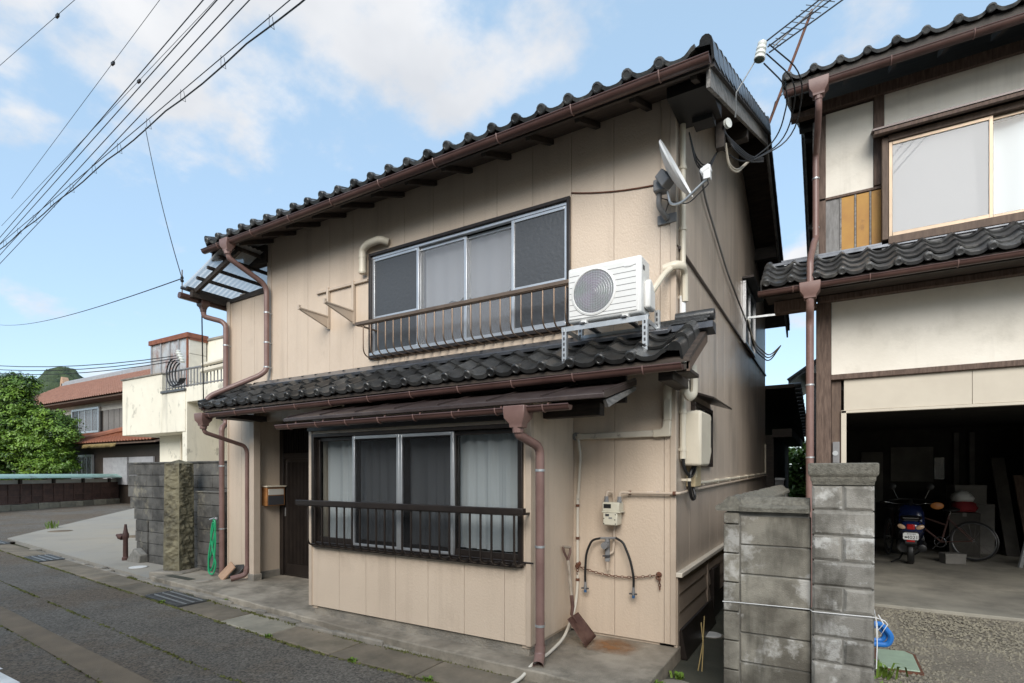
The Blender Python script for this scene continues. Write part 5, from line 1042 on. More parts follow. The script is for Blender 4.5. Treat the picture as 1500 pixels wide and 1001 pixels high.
MB().box(.0, .10, QY + .03, QY + .08, .05, 2.73).build('infill_board', 'brown_wood', Q); MB().box(.012, .085, QY - .01, QY + .03, 1.72, 1.98).build('switch_box', 'grey_plastic', Q, bev=.006); MB().lathe([(.03, 0), (.03, .012)], 16, Matrix.Translation((.04, QY - .008, 1.84)) @ Matrix.Rotation(R(90), 4, 'X')).build('meter_dial', 'steel', Q)
# amber panels under the left upper panel
qp(-.06, .085, 4.27, 4.955, m='grey_board', name='bare_board', t=.03)
for a, c_ in ((.10, .235), (.258, .385), (.408, .53)): MB().box(a, c_, QY - .004, QY + .03, 4.27, 4.95).build('amber_panel', 'amber', Q, bev=.003)
for a in (.0875, .2375, .388): MB().box(a, a + .018, QY - .012, QY + .03, 4.27, 4.95).build('batten', 'grey_wood', Q)
# upper window box
wf = MB().box(.50, .56, 7.47, 7.70, 4.28, 5.45).box(.56, 5.6, 7.47, 7.70, 4.22, 4.31).box(.56, 5.6, 7.47, 7.70, 5.40, 5.47).build('window_box', 'brown_wood', Q, bev=.005)
MB().prism([(7.36, 5.46), (7.36, 5.50), (7.68, 5.63), (7.68, 5.58), (7.40, 5.46)], 'x', .42, 5.8).build('window_hood', 'post_wood', wf, bev=.003); MB().prism([(7.35, 5.505), (7.35, 5.525), (7.68, 5.655), (7.68, 5.635)], 'x', .40, 5.82).build('hood_sheet', 'gutter_brown', wf)
xs = [.565, 1.445, 2.34, 3.22, 4.1, 5.0]
for i in range(5):
    y_ = 7.49 + (.035 if i % 2 else 0); fw = .035
    s = MB().box(xs[i], xs[i] + fw, y_, y_ + .03, 4.31, 5.40).box(xs[i + 1] - fw + .03, xs[i + 1] + .03, y_, y_ + .03, 4.31, 5.40).box(xs[i] + fw, xs[i + 1], y_ + .001, y_ + .029, 4.31, 4.355).box(xs[i] + fw, xs[i + 1], y_ + .001, y_ + .029, 5.36, 5.40).build('sash', 'alu_gold', wf, bev=.003)
    MB().box(xs[i] + fw - .004, xs[i + 1], y_ + .012, y_ + .017, 4.35, 5.365).build('pane', 'film' if i == 0 else 'glass_window', wf)
MB().grid(lambda u, v: (.62 + .70 * u + .05 * v * u, 7.59 + .022 * math.sin(u * 9 + v * 4) + .01 * math.sin(u * 23 - v * 13), 5.38 - v * (1.0 + .05 * math.sin(u * 3.1))), 14, 10).build('paper_screen', 'cloth_white', wf, recalc=False, ang=180)
MB().grid(lambda u, v: (1.48 + 3.4 * u, 7.64 + .015 * math.sin(u * 60), 5.38 - v * 1.05), 80, 2).build('curtain', 'curtain', wf, recalc=False, ang=180)
MB().box(.5, 5.6, 7.50, 7.66, 4.10, 4.215).build('sill_flashing', 'grey_plastic', wf)
# lower (pent) roof
PY2, PZ2, PS2 = 7.03, 3.79, .72; PT2 = math.atan(PS2); W2_ = .2535; E2 = .178
q0 = -.74
pr2 = MB().prism([(PY2, PZ2 - .03), (PY2, PZ2), (7.66, PZ2 + PS2 * .63), (7.66, PZ2 + PS2 * .63 - .035)], 'x', q0 + .02, 5.9).build('pent_roof', 'soffit_wood', Q)
te3 = tile_mb(W2_, E2, True, h=.06).mesh('eave_tile', 'tile_grey'); tm3 = tile_mb(W2_, E2, h=.06).mesh('roof_tile', 'tile_grey'); vl3 = verge_mb(E2, -1, .08).mesh('verge_tile', 'tile_grey')
for j in range(4):
    yy, zz = PY2 - .03 + j * E2 * math.cos(PT2), PZ2 - .01 + j * E2 * math.sin(PT2)
    for i in range(25):
        link('eave_tile' if j == 0 else 'roof_tile', te3 if j == 0 else tm3, pr2, (q0 + .08 + i * W2_ + random.uniform(-.004, .004), yy, zz + random.uniform(-.003, .004)), (PT2 + random.uniform(-.015, .015), 0, random.uniform(-.01, .01)))
    link('verge_tile', vl3, pr2, (q0 + .07, yy, zz + .03), (PT2, 0, 0))
MB().prism([(7.48, 4.20), (7.48, 4.235), (7.64, 4.285), (7.64, 4.25)], 'x', q0 + .02, 5.9).build('flashing', 'flashing', pr2, bev=.003); MB().prism([(7.50, 4.24), (7.50, 4.262), (7.64, 4.31), (7.64, 4.285)], 'x', q0 + .2, .5).build('flashing', 'flashing', pr2)
MB().box(q0 + .02, 5.9, PY2, PY2 + .025, PZ2 - .10, PZ2 - .03).build('fascia', 'dark_wood', pr2); MB().box(q0 + .04, 5.9, PY2 + .03, 7.62, 3.765, 3.775).build('soffit', 'soffit_wood', pr2)
MB().box(q0 + .12, -.16, 7.50, 7.66, 3.62, 3.76).build('beam_end', 'post_wood', pr2, bev=.005)
gutter(-.75, 5.9, 6.965, 3.735, 3.725, .044, 'gutter_brown', Q, 9)
hopper(-.21, 6.965, 3.73, Q, w=.10, h=.15)
downpipe([(-.21, 6.965, 3.56), (-.21, 6.98, 3.48), (-.215, 7.10, 3.36), (-.215, 7.10, .05)], .042, Q, [(-.215, 7.10, 2.62), (-.215, 7.10, 1.78)], wall=(0, 1))
# upper roof
UY, UZ, US = 7.02, 6.12, .45; UT = math.atan(US); URG = 11.6
ur = MB().prism([(UY, UZ - .03), (UY, UZ), (URG, UZ + US * (URG - UY)), (2 * URG - UY, UZ), (2 * URG - UY, UZ - .03), (URG, UZ + US * (URG - UY) - .03)], 'x', -.47, 6.3).build('roof', 'soffit_wood', Q)
te4 = tile_mb(.255, .24, True, h=.06).mesh('eave_tile', 'tile_grey'); tm4 = tile_mb(.255, .24, h=.06).mesh('roof_tile', 'tile_grey'); vl4 = verge_mb(.24, -1, .09).mesh('verge_tile', 'tile_grey'); vr4 = verge_mb(.24, 1, .09).mesh('verge_tile', 'tile_grey')
stuff = MB(); tb = tile_mb(.255, .24, n=6, h=.06)
for j in range(21):
    yy, zz = UY - .04 + j * .24 * math.cos(UT), UZ + .002 + j * .24 * math.sin(UT)
    for i in range(26):
        l = (-.43 + i * .255, yy, zz)
        if j < 2: link('eave_tile' if j == 0 else 'roof_tile', te4 if j == 0 else tm4, ur, (l[0] + random.uniform(-.003, .003), l[1] + random.uniform(-.006, .006), l[2] + random.uniform(-.003, .005)), (UT + random.uniform(-.01, .01), 0, random.uniform(-.008, .008)))
        else: place(tb, stuff, Matrix.Translation(l) @ Matrix.Rotation(UT, 4, 'X'))
    link('verge_tile', vl4, ur, (-.44, yy, zz + .03), (UT, 0, 0)); link('verge_tile', vr4, ur, (-.44, 2 * URG - yy, zz + .03), (UT, 0, math.pi))
stuff.build('roof_tiles', 'tile_grey', ur, recalc=False)['kind'] = 'stuff'
def bq(y0, y1, x, drop, up, t): 
    dk = lambda y: UZ + US * (min(y, 2 * URG - y) - UY)
    return MB().prism([(y0, dk(y0) - drop), (y0, dk(y0) + up), (y1, dk(y1) + up), (y1, dk(y1) - drop)], 'x', x, x + t)
bq(UY + .01, URG, -.46, .18, 0, .03).build('barge_board', 'grey_wood', ur); bq(URG, 2 * URG - UY, -.46, .18, 0, .03).build('barge_board', 'grey_wood', ur)
for i in range(14): xx = -.32 + i * .46; MB().beam((xx, UY + .03, UZ - .06), (xx, 7.72, UZ - .06 + US * .67), .045, .06).build('rafter', 'soffit_wood', ur)
MB().box(-.45, 6.2, UY - .012, UY + .012, UZ - .07, UZ + .03).build('eave_board', 'dark_wood', ur); MB().box(-.44, 6.1, 7.60, 7.70, 6.05, 6.17).build('wall_plate', 'post_wood', ur)
for yy in (7.6, 9.6, 11.6, 13.6): MB().box(-.44, -.12, yy, yy + .12, UZ + US * (min(yy, 2 * URG - yy) - UY) - .26, UZ + US * (min(yy, 2 * URG - yy) - UY) - .05).build('purlin_end', 'dark_wood', ur, bev=.005)
gutter(-.47, 6.3, UY - .06, 6.005, 5.99, .05, 'gutter_brown', Q, 10)
hopper(-.124, UY - .06, 6.0, Q, w=.095, h=.15)
downpipe([(-.124, 6.96, 5.83), (-.124, 6.98, 5.74), (-.14, 7.22, 5.6), (-.163, 7.52, 5.5), (-.166, 7.54, 5.42), (-.166, 7.52, 4.46), (-.18, 7.35, 4.36), (-.195, 7.22, 4.22), (-.205, 7.10, 4.12), (-.21, 6.98, 4.0), (-.21, 6.97, 3.74)], .036, Q, [(-.166, 7.53, 5.2), (-.166, 7.53, 4.6)], rad=.05)
MB().box(-.20, -.135, 7.62, 7.80, 4.3, 5.95).build('corner_board', 'grey_wood', Q)
# inside the garage: wall frames, leaning boards
for a in ((2.35, 15.4, 2.5), (2.62, 15.4, 2.5), (3.2, 14.0, 2.5)): MB().box(a[0], a[0] + .09, a[1] - .06, a[1], .05, a[2]).build('stud', 'garage_board', Q)
MB().box(3.3, 6.1, 13.9, 13.96, .05, 2.5).build('partition', 'garage_board', Q); MB().box(.62, 1.05, 15.42, 15.48, .9, 2.1).build('back_door', 'garage_board', Q); MB().box(1.2, 2.0, 15.43, 15.48, 1.4, 2.2).build('back_board', 'garage_board', Q)
MB().beam((3.25, 13.6, .4), (3.7, 13.85, 2.45), .09, .05).build('brace', 'garage_wall', Q)
MB().box(2.02, 2.2, 15.44, 15.49, 1.45, 1.95).build('back_window', 'frosted', Q)
MB().tube([(.9, 9.3, 2.6), (1.4, 9.3, 2.6)], .02, 8).build('lamp_tube', 'cloth_white', Q)
MB().lathe([(.02, 0), (.035, -.03), (.04, -.06), (.02, -.09)], 10, Matrix.Translation((1.52, 10, 2.62))).build('lamp', 'cloth_white', Q)
# ------------------------------------------------------------------ scooter
def scooter(X, Y):
    t = thing('scooter', (X, Y, .05), 'dark blue motor scooter with white plate parked in the garage', 'scooter', rot=(0, 0, R(-6)))
    p = lambda mb, n, m, par=None, **k: mb.build(n, m, par or t, local=True, **k)
    # local: y forward (away from camera), x right, z up, rear wheel at y=.0
    def wheel(y):
        Mw = Matrix.Translation((0, y, .215)) @ Matrix.Rotation(R(90), 4, 'Y')
        w = p(MB().lathe([(.135, -.045), (.19, -.05), (.212, -.03), (.216, 0), (.212, .03), (.19, .05), (.135, .045)], 24, Mw, cap=False), 'tyre', 'rubber')
        p(MB().lathe([(.02, -.05), (.03, -.03), (.12, -.03), (.135, -.045), (.135, .045), (.12, .03), (.03, .03), (.02, .05)], 18, Mw), 'rim', 'grey_plastic')
    wheel(0); wheel(1.18)
    # rear body: shell around the seat, tapered and rounded
    def shell(y0, y1, secs, name, m, n=14):
        b = MB(); vs = []; k = len(secs)
        for y, w, z0, z1, pw in secs:
            for i in range(n):
                a = 2 * math.pi * i / n; ca, sa = math.cos(a), math.sin(a); e = 2 / pw
                vs.append((w * math.copysign(abs(ca) ** e, ca), y, (z0 + z1) / 2 + (z1 - z0) / 2 * math.copysign(abs(sa) ** e, sa)))
        fs = [(i * n + j, i * n + (j + 1) % n, (i + 1) * n + (j + 1) % n, (i + 1) * n + j) for i in range(k - 1) for j in range(n)] + [tuple(range(n)), tuple((k - 1) * n + j for j in range(n))]
        return p(b.add(vs, fs), name, m, ang=60)
    shell(0, 0, [(-.30, .08, .60, .70, 2.5), (-.27, .13, .55, .745, 2.6), (-.15, .165, .50, .76, 2.8), (.1, .18, .44, .76, 3), (.35, .17, .36, .74, 3), (.52, .14, .30, .70, 3)], 'body', 'scooter_blue')
    shell(0, 0, [(-.24, .10, .74, .775, 2.6), (-.1, .15, .745, .81, 2.6), (.15, .16, .745, .82, 2.8), (.4, .13, .72, .80, 2.6), (.5, .09, .70, .77, 2.5)], 'seat', 'scooter_black')
    shell(0, 0, [(.45, .15, .22, .34, 4), (.75, .17, .22, .32, 4), (.98, .15, .24, .36, 4)], 'floorboard', 'scooter_black')
    shell(0, 0, [(.93, .17, .30, .86, 3.2), (1.0, .21, .28, .98, 3), (1.08, .17, .34, .99, 2.6), (1.13, .10, .45, .95, 2.4)], 'leg_shield', 'scooter_blue')
    shell(0, 0, [(1.0, .06, .28, .42, 2.5), (1.18, .075, .36, .47, 2.5), (1.38, .05, .28, .36, 2.5)], 'front_fender', 'scooter_blue')
    p(MB().tube([(0, 1.12, .45), (0, 1.0, .98), (0, .97, 1.06)], .03, 8).tube([(-.31, .86, 1.04), (-.16, .95, 1.07), (.16, .95, 1.07), (.31, .86, 1.04)], .014, 8), 'handlebar', 'scooter_black')
    for s in (-1, 1):
        p(MB().tube([(s * .33, .84, 1.035), (s * .23, .91, 1.055)], .019, 8), 'grip', 'rubber')
        mi = p(MB().tube([(s * .20, .93, 1.07), (s * .27, .93, 1.26)], .007, 6), 'mirror_stalk', 'chrome'); p(MB().lathe([(.001, -.015), (.05, -.012), (.06, 0), (.05, .006)], 14, Matrix.Translation((s * .28, .92, 1.30)) @ Matrix.Rotation(R(90), 4, 'X')), 'mirror', 'scooter_black')
        p(MB().lathe([(.02, 0), (.034, .008), (.036, .02), (.02, .036)], 12, Matrix.Translation((s * .125, -.285, .655)) @ Matrix.Rotation(R(90), 4, 'X') @ Matrix.Rotation(R(s * 25), 4, 'Z') @ Matrix.Scale(1.6, 4, (1, 0, 0))), 'indicator', 'lens_amber')
    p(MB().box(-.055, .055, -.33, -.27, .61, .70), 'tail_lamp', 'lens_red', bev=.018)
    p(MB().box(-.055, .055, -.315, -.295, .405, .435), 'reflector', 'lens_red', bev=.005)
    p(MB().prism([(-.28, .60), (-.05, .58), (-.02, .40), (-.24, .33), (-.30, .37)], 'x', -.085, .085), 'rear_mudguard', 'scooter_black', bev=.012)
    pl = p(MB().prism([(-.09, -.058), (.09, -.058), (.105, -.043), (.105, .043), (.085, .058), (-.085, .058), (-.105, .043), (-.105, -.043)], 'y', -.330, -.324), 'number_plate', 'plate_white', bev=.002)
    Mt = Matrix.Translation((.022, -.3315, .498 - .018)) @ Matrix.Rotation(R(90), 4, 'X')
    pl.data.transform(Matrix.Translation((0, 0, .50)))
    link('number', text_mesh('4021', .078, 'ink_black', Mt), pl).location = (0, 0, 0)
    dt = MB(); dt.box(-.082, -.052, -.3318, -.3308, .468, .496)
    for i in range(6): dt.box(-.05 + .02 * i, -.038 + .02 * i, -.3318, -.3308, .533, .545)
    dt.build('small_characters', 'ink_black', pl, local=True)
    # engine, exhaust, stand, rack
    p(MB().lathe([(.07, 0), (.09, .02), (.09, .30), (.05, .34)], 12, Matrix.Translation((-.10, .05, .26)) @ Matrix.Rotation(R(-80), 4, 'X')), 'engine', 'grey_plastic')
    p(MB().lathe([(.035, -.01), (.062, .0), (.066, .05), (.066, .34), (.045, .40)], 14, Matrix.Translation((.15, -.22, .30)) @ Matrix.Rotation(R(-83), 4, 'X')), 'exhaust', 'scooter_black')
    p(MB().tube([(-.10, .25, .18), (-.16, .12, .06), (-.27, -.02, .012)], .014, 6), 'side_stand', 'scooter_black')
    p(MB().tube([(-.10, -.05, .80), (-.10, -.30, .80), (.10, -.30, .80), (.10, -.05, .80)], .009, 6), 'grab_rail', 'chrome')
    return t
scooter(1.16, 11.30)
# ------------------------------------------------------------------ bicycle
def bicycle(X, Y, rz, label):
    t = thing('bicycle', (X, Y, .05), label, 'bicycle', rot=(0, R(4), rz))
    p = lambda mb, n, m, **k: mb.build(n, m, t, local=True, **k)
    R_ = .33; ww = [(-.52, 0), (.55, 0)]
    for x, _ in ww:
        p(MB().tube(arc((x, 0, R_), R_, 0, 360, 40, 'xz')[:-1], .017, 7, closed=True), 'tyre', 'rubber'); p(MB().tube(arc((x, 0, R_), R_ - .022, 0, 360, 40, 'xz')[:-1], .010, 6, closed=True), 'rim', 'grate_steel')
        sp = MB()
        for i in range(18):
            a = 2 * math.pi * i / 18; sp.tube([(x, .02 * (-1) ** i, R_), (x + (R_ - .02) * math.cos(a), 0, R_ + (R_ - .02) * math.sin(a))], .0015, 4)
        p(sp, 'spokes', 'chrome'); p(MB().tube([(x, -.045, R_), (x, .045, R_)], .02, 8), 'hub', 'chrome')
    f = MB().tube([(-.05, 0, .30), (-.20, 0, .78)], .016, 8).tube([(-.05, 0, .30), (.36, 0, .70)], .017, 8).tube([(-.15, 0, .60), (.34, 0, .80)], .016, 8).tube([(-.52, .05, .33), (-.05, .03, .30)], .011, 6).tube([(-.52, -.05, .33), (-.05, -.03, .30)], .011, 6).tube([(-.52, .05, .33), (-.18, .02, .72)], .009, 6).tube([(-.52, -.05, .33), (-.18, -.02, .72)], .009, 6)
    p(f, 'frame', 'iron_red'); p(MB().tube([(.55, .05, .33), (.42, .05, .62), (.38, 0, .68), (.33, 0, .92)], .013, 8).tube([(.55, -.05, .33), (.42, -.05, .62), (.38, 0, .68)], .011, 6), 'fork', 'chrome')
    p(MB().tube(fillet([(.10, -.27, .98), (.26, -.25, 1.0), (.33, 0, .95), (.26, .25, 1.0), (.10, .27, .98)], .08), .011, 8), 'handlebar', 'chrome')
    p(MB().lathe([(.001, .07), (.05, .06), (.10, .02), (.09, -.01), (.001, -.02)], 14, Matrix.Translation((-.24, 0, .86)) @ Matrix.Scale(1.3, 4, (1, 0, 0))), 'saddle', 'rubber'); p(MB().tube([(-.20, 0, .78), (-.23, 0, .86)], .012, 8), 'seat_post', 'chrome')
    p(MB().tube(arc((-.05, .05, .30), .09, 0, 360, 18, 'xz')[:-1], .006, 5, closed=True).tube([(-.05, .06, .30), (.06, .08, .18)], .009, 6).tube([(-.05, -.06, .30), (-.16, -.08, .42)], .009, 6), 'crank', 'chrome')
    bk = MB()
    for i in range(9):
        x0 = .36 + .30 * i / 8; bk.tube([(x0, -.16, .72), (x0, -.18, .95)], .003, 4); bk.tube([(x0, .16, .72), (x0, .18, .95)], .003, 4); bk.tube([(x0, -.16, .72), (x0, .16, .72)], .003, 4)
    for zz in (.72, .84, .95): bk.tube([(.36, -.17, zz), (.66, -.17, zz), (.66, .17, zz), (.36, .17, zz)], .004, 4, closed=True)
    p(bk, 'basket', 'scooter_black')
    return t
bicycle(1.68, 12.3, R(152), 'red-framed bicycle with a wire basket beyond the blue scooter')
bicycle(1.05, 12.75, R(75), 'old bicycle standing behind the blue scooter near the back door')
def carton(name, x, y, z, w, d, h, m, label, cat, rz=0, bev=.008):
    t = thing(name, (x, y, z), label, cat, rot=(0, 0, rz)); MB().box(-w / 2, w / 2, -d / 2, d / 2, 0, h).build('body', m, t, bev=bev, local=True)
    MB().box(-w / 2 - .004, w / 2 + .004, -d / 2 - .004, d / 2 + .004, h - .05, h + .006).build('lid', m, t, bev=.004, local=True); MB().box(-.03, .03, -d / 2 - .006, d / 2 + .006, h - .06, h + .009).build('tape', 'garage_board', t, local=True)
carton('storage_box', 1.78, 11.75, .05, .30, .22, .17, 'garage_board', 'low grey carton on the garage floor beside the scooter', 'box', .3)
carton('storage_box', 2.35, 13.6, .05, .6, .5, .95, 'garage_board', 'tall grey-brown crate at the back of the garage', 'box')
carton('storage_box', 2.25, 13.5, 1.01, .5, .4, .35, 'garage_board', 'grey cardboard box on top of the tall crate', 'box', .2)
carton('storage_box', 3.6, 12.6, .05, .7, .5, .55, 'garage_wall', 'dark chest by the right-hand partition of the garage', 'box')
carton('storage_box', .55, 13.8, .05, .5, .5, 1.0, 'garage_board', 'shelf-high pale box left at the garage back', 'box')
def sack(x, y, z, r_, m, label, name='cloth_bundle', seed=1):
    rr = random.Random(seed); b = MB(); n = 14; prof = [(.05, 0), (.85, .05), (1.0, .35), (.85, .75), (.45, 1.0), (.1, 1.08)]
    vs = []
    for i, (q, zz) in enumerate(prof):
        for j in range(n):
            a = 2 * math.pi * j / n; k = q * r_ * (1 + rr.uniform(-.16, .16)); vs.append((x + k * math.cos(a), y + k * math.sin(a), z + zz * r_ * 1.1 + rr.uniform(-.03, .03) * r_ * (i > 0)))
    b.add(vs, [(i * n + j, i * n + (j + 1) % n, (i + 1) * n + (j + 1) % n, (i + 1) * n + j) for i in range(len(prof) - 1) for j in range(n)] + [tuple(range(n)), tuple((len(prof) - 1) * n + j for j in range(n))])
    o = b.build(name, m, base=(x, y, z), ang=70); return tag(o, label, 'bundle')
carton('storage_box', 2.12, 13.0, .05, .45, .35, .80, 'garage_wall', 'dark cabinet carrying the white and red bundles', 'cabinet')
sack(2.12, 12.95, .866, .20, 'cloth_red', 'red cloth bundle lying on the dark cabinet in the garage', seed=3)
sack(2.10, 12.95, 1.06, .17, 'cloth_white', 'white crumpled bag piled on the red cloth bundle', seed=4)
sack(3.05, 12.0, .05, .22, 'cloth_white', 'white crumpled bag on the floor by the dark chest', seed=5)
sack(3.5, 11.6, .05, .20, 'garage_board', 'grey sack on the garage floor near the partition', seed=8)
o = MB().lathe([(.001, 0), (.06, .004), (.062, .02), (.05, .03), (.001, .032)], 18, Matrix.Translation((1.60, 11.95, 1.02)) @ Matrix.Rotation(R(90), 4, 'X') @ Matrix.Scale(1.5, 4, (1, 0, 0))).build('reflector_disc', 'orange', base=(1.6, 11.95, 1.0)); tag(o, 'round orange reflector on the bicycle handlebar', 'reflector')

# ================================================================== LEFT NEIGHBOURHOOD
# rough stone pillar on its plinth
random.seed(31)
SP = thing('stone_pillar', (-8.42, 4.33, .06), 'tall rough-hewn mossy stone pillar at the edge of the forecourt', 'stone pillar')
from mathutils import noise
def hewn(u, v):
    z = .14 + 1.60 * v; per = (u * 4) % 4; s = int(per) % 4; t = per - int(per); w = .142 - .010 * v
    cx_, cy_ = [(-w + 2 * w * t, -w), (w, -w + 2 * w * t), (w - 2 * w * t, w), (-w, w - 2 * w * t)][s]
    edge = min(t, 1 - t); amp = .030 * min(1, edge / .16)
    nx_, ny_ = [(0, -1), (1, 0), (0, 1), (-1, 0)][s]
    q = Vector((cx_ * 11, cy_ * 11, z * 15)); d = (noise.noise(q) + .6 * noise.noise(q * 2.1)) * amp
    d = round(d / .009) * .009 * .6 + d * .4
    a = R(18); X_, Y_ = cx_ + nx_ * d, cy_ + ny_ * d
    return (-8.42 + X_ * math.cos(a) - Y_ * math.sin(a), 4.33 + X_ * math.sin(a) + Y_ * math.cos(a), z)
b = MB().grid(hewn, 72, 110); top = [hewn(i / 72, 1) for i in range(72)]
b.add(top + [(-8.42, 4.33, 1.80)], [(i, (i + 1) % 72, 72) for i in range(72)])
b.build('shaft', 'stone_moss', SP, ang=28)
a = R(18); cs = [(-.27, -.27), (.30, -.25), (.28, .27), (-.26, .25)]
MB().prism([(-8.42 + x * math.cos(a) - y * math.sin(a), 4.33 + x * math.sin(a) + y * math.cos(a)) for x, y in cs], 'z', -.02, .155).build('plinth', 'concrete', SP, bev=.02)
# left block wall, broken at its end
LW = thing('block_wall', (-9.2, 4.75, 0), 'dark stained block wall with broken end behind the stone pillar', 'wall')
MB().box(-10.6, -7.62, 4.74, 4.84, 0, 1.74).box(-8.33, -7.66, 4.56, 4.66, 0, 1.28).build('mortar', 'mortar', LW)
for i in range(9):
    z0 = .0 + i * .195; xl = [-10.55, -10.58, -10.62, -10.60, -10.66, -10.80, -10.88, -10.88, -10.86][i]; x = -7.62 - (.2 if i % 2 else 0)
    if i % 2: blk(-7.82 + .004, -7.62, z0 + .004, z0 + .191, 4.715, 4.86, 'block_dark', LW)
    while x - .4 > xl + .1: blk(x - .396, x, z0 + .004, z0 + .191, 4.715, 4.86, 'block_dark', LW); x -= .4
    o = blk(xl, x, z0 + .004, z0 + .191, 4.715, 4.86, 'block_dark', LW)
MB().box(-10.88, -7.62, 4.70, 4.87, 1.755, 1.785).build('coping', 'block_dark', LW, bev=.008)
for i in range(4): blk(-10.05, -9.2, .0 + i * .195 + .004, i * .195 + .191, 4.67, 4.73, 'block_dark', LW)
for i in range(4): blk(-10.32, -10.10, .0 + i * .195 + .004, i * .195 + .191, 4.67, 4.73, 'block_dark', LW)
for i in range(7):
    z0 = i * .186; x = -7.62
    for k_ in range(2): blk(x - .34 + .004, x, z0 + .004, z0 + .182, 4.53, 4.68, 'block_dark', LW); x -= .345
MB().box(-8.33, -7.62, 4.515, 4.69, 1.303, 1.325).build('coping', 'block_dark', LW, bev=.006)
MB().prism([(-10.62, .0), (-10.15, .0), (-10.10, .20), (-10.32, .30), (-10.52, .12)], 'y', 4.55, 4.72).build('fallen_mortar', 'mortar', LW, bev=.02)
Hy = thing('standpipe', (-10.75, 4.55, .06), 'rusty red iron standpipe by the broken end of the block wall', 'standpipe')
MB().lathe([(.09, 0), (.09, .05), (.065, .07), (.06, .42), (.08, .45), (.085, .52), (.06, .56), (.035, .68), (.03, .72)], 14, Matrix.Translation((-10.70, 4.60, .06)) @ Matrix.Diagonal((.62, .62, .88, 1))).build('barrel', 'iron_red', Hy)
MB().lathe([(.07, 0), (.08, .02), (.08, .10), (.055, .14), (.03, .20)], 14, Matrix.Translation((-10.73, 4.57, .46)) @ Matrix.Scale(.66, 4) @ Matrix.Rotation(R(-70), 4, 'Y') @ Matrix.Rotation(R(20), 4, 'X')).build('outlet', 'iron_red', Hy)
# white rendered building with balcony
WB = thing('white_building', (-15, 9, 0), 'white rendered flat-roofed building with a projecting balcony behind the block wall', 'building')
MB().box(-16.46, -14.42, 7.0, 7.16, 2.60, 4.08).build('balcony_front', 'white_stucco', WB, bev=.01); MB().box(-14.41, -13.35, 7.0, 7.16, 2.60, 3.58).build('balcony_front', 'white_stucco', WB, bev=.01)
MB().box(-16.46, -13.35, 7.16, 9.0, 2.60, 2.75).build('balcony_floor', 'white_stucco', WB); MB().box(-16.46, -16.30, 7.16, 9.0, 2.75, 4.08).build('balcony_side', 'white_stucco', WB)
MB().box(-16.50, -14.40, 6.97, 7.19, 4.08, 4.12).build('coping', 'concrete', WB, bev=.006); MB().box(-14.42, -13.32, 6.96, 7.20, 3.58, 3.64).build('coping', 'grate_steel', WB, bev=.006)
MB().box(-15.76, -13.5, 7.6, 7.8, 0, 2.6).build('wall', 'white_stucco', WB); MB().box(-13.5, -13.30, 7.02, 14, 0, 3.66).build('wall', 'white_stucco', WB)
MB().box(-13.3, -9.3, 9.0, 9.2, 0, 3.3).build('wall', 'white_stucco', WB); MB().box(-13.29, -9.0, 7.0, 9.3, 3.30, 3.66).build('canopy', 'white_stucco', WB, bev=.01); MB().box(-18.0, -8.4, 9.2, 16, 0, 3.3).build('wall', 'white_stucco', WB)
MB().box(-18.0, -13.0, 10.0, 15, 3.3, 5.95).build('penthouse_wall', 'white_stucco', WB); MB().box(-18.05, -12.95, 9.96, 15.05, 5.95, 6.02).build('coping', 'concrete', WB)
for xx, r_ in ((-13.95, .05), (-14.25, .03)): MB().tube([(xx - .3, 7.53, 0), (xx - .3, 7.53, 2.6)], r_, 8).build('downpipe', 'cream', WB)
MB().prism([(-14.0, .0), (-13.62, .0), (-13.62, 2.6), (-13.80, 2.6)], 'y', 7.35, 7.6).build('buttress', 'white_stucco', WB)
wn = MB().box(-10.9, -9.8, 8.93, 8.99, 1.3, 1.36).box(-10.9, -9.8, 8.93, 8.99, 1.98, 2.05).box(-10.9, -10.84, 8.93, 8.99, 1.36, 1.98).box(-9.86, -9.8, 8.93, 8.99, 1.36, 1.98).build('window', 'alu', WB); MB().box(-10.84, -9.86, 8.96, 8.97, 1.36, 1.98).build('pane', 'frosted_screen', wn)
rl = MB().tube([(-14.38, 7.08, 4.12), (-11.9, 7.08, 4.12)], .025, 8).tube([(-14.38, 7.08, 3.72), (-11.9, 7.08, 3.72)], .018, 8).build('balcony_rail', 'grey_plastic', WB)
me = MB().tube([(0, 0, 3.66), (0, 0, 4.12)], .016, 6).mesh('rail_bar', 'grey_plastic')
for i in range(18): link('rail_bar', me, rl, (-14.36 + i * .14, 7.08, 0))
sh = MB().box(-20.0, -17.72, 9.4, 9.95, 3.0, 5.95).build('roof_shed', 'tin', WB)
for xx in (-20.02, -19.4, -18.85, -18.3, -17.78): MB().box(xx, xx + .06, 9.36, 9.40, 3.0, 5.95).build('shed_stud', 'rust_red' if xx == -17.78 else 'ridge_grey', sh)
MB().box(-20.08, -17.64, 9.32, 10.0, 5.95, 6.10).build('shed_roof', 'rust_red', sh)
for i in range(4): MB().box(-17.72, -17.69, 9.42, 9.95, 4.1 + i * .45, 4.53 + i * .45).build('shed_board', 'fence_white', sh)
MB().box(-17.72, -17.66, 9.42, 9.98, 5.88, 5.95).build('shed_trim', 'rust_red', sh)
for zz, r_ in ((3.98, .06), (4.12, .045)): MB().tube([(-12.6, 7.0, zz), (-9.0, 7.05, zz + .15)], r_, 8).build('service_pipe', 'cream', WB)
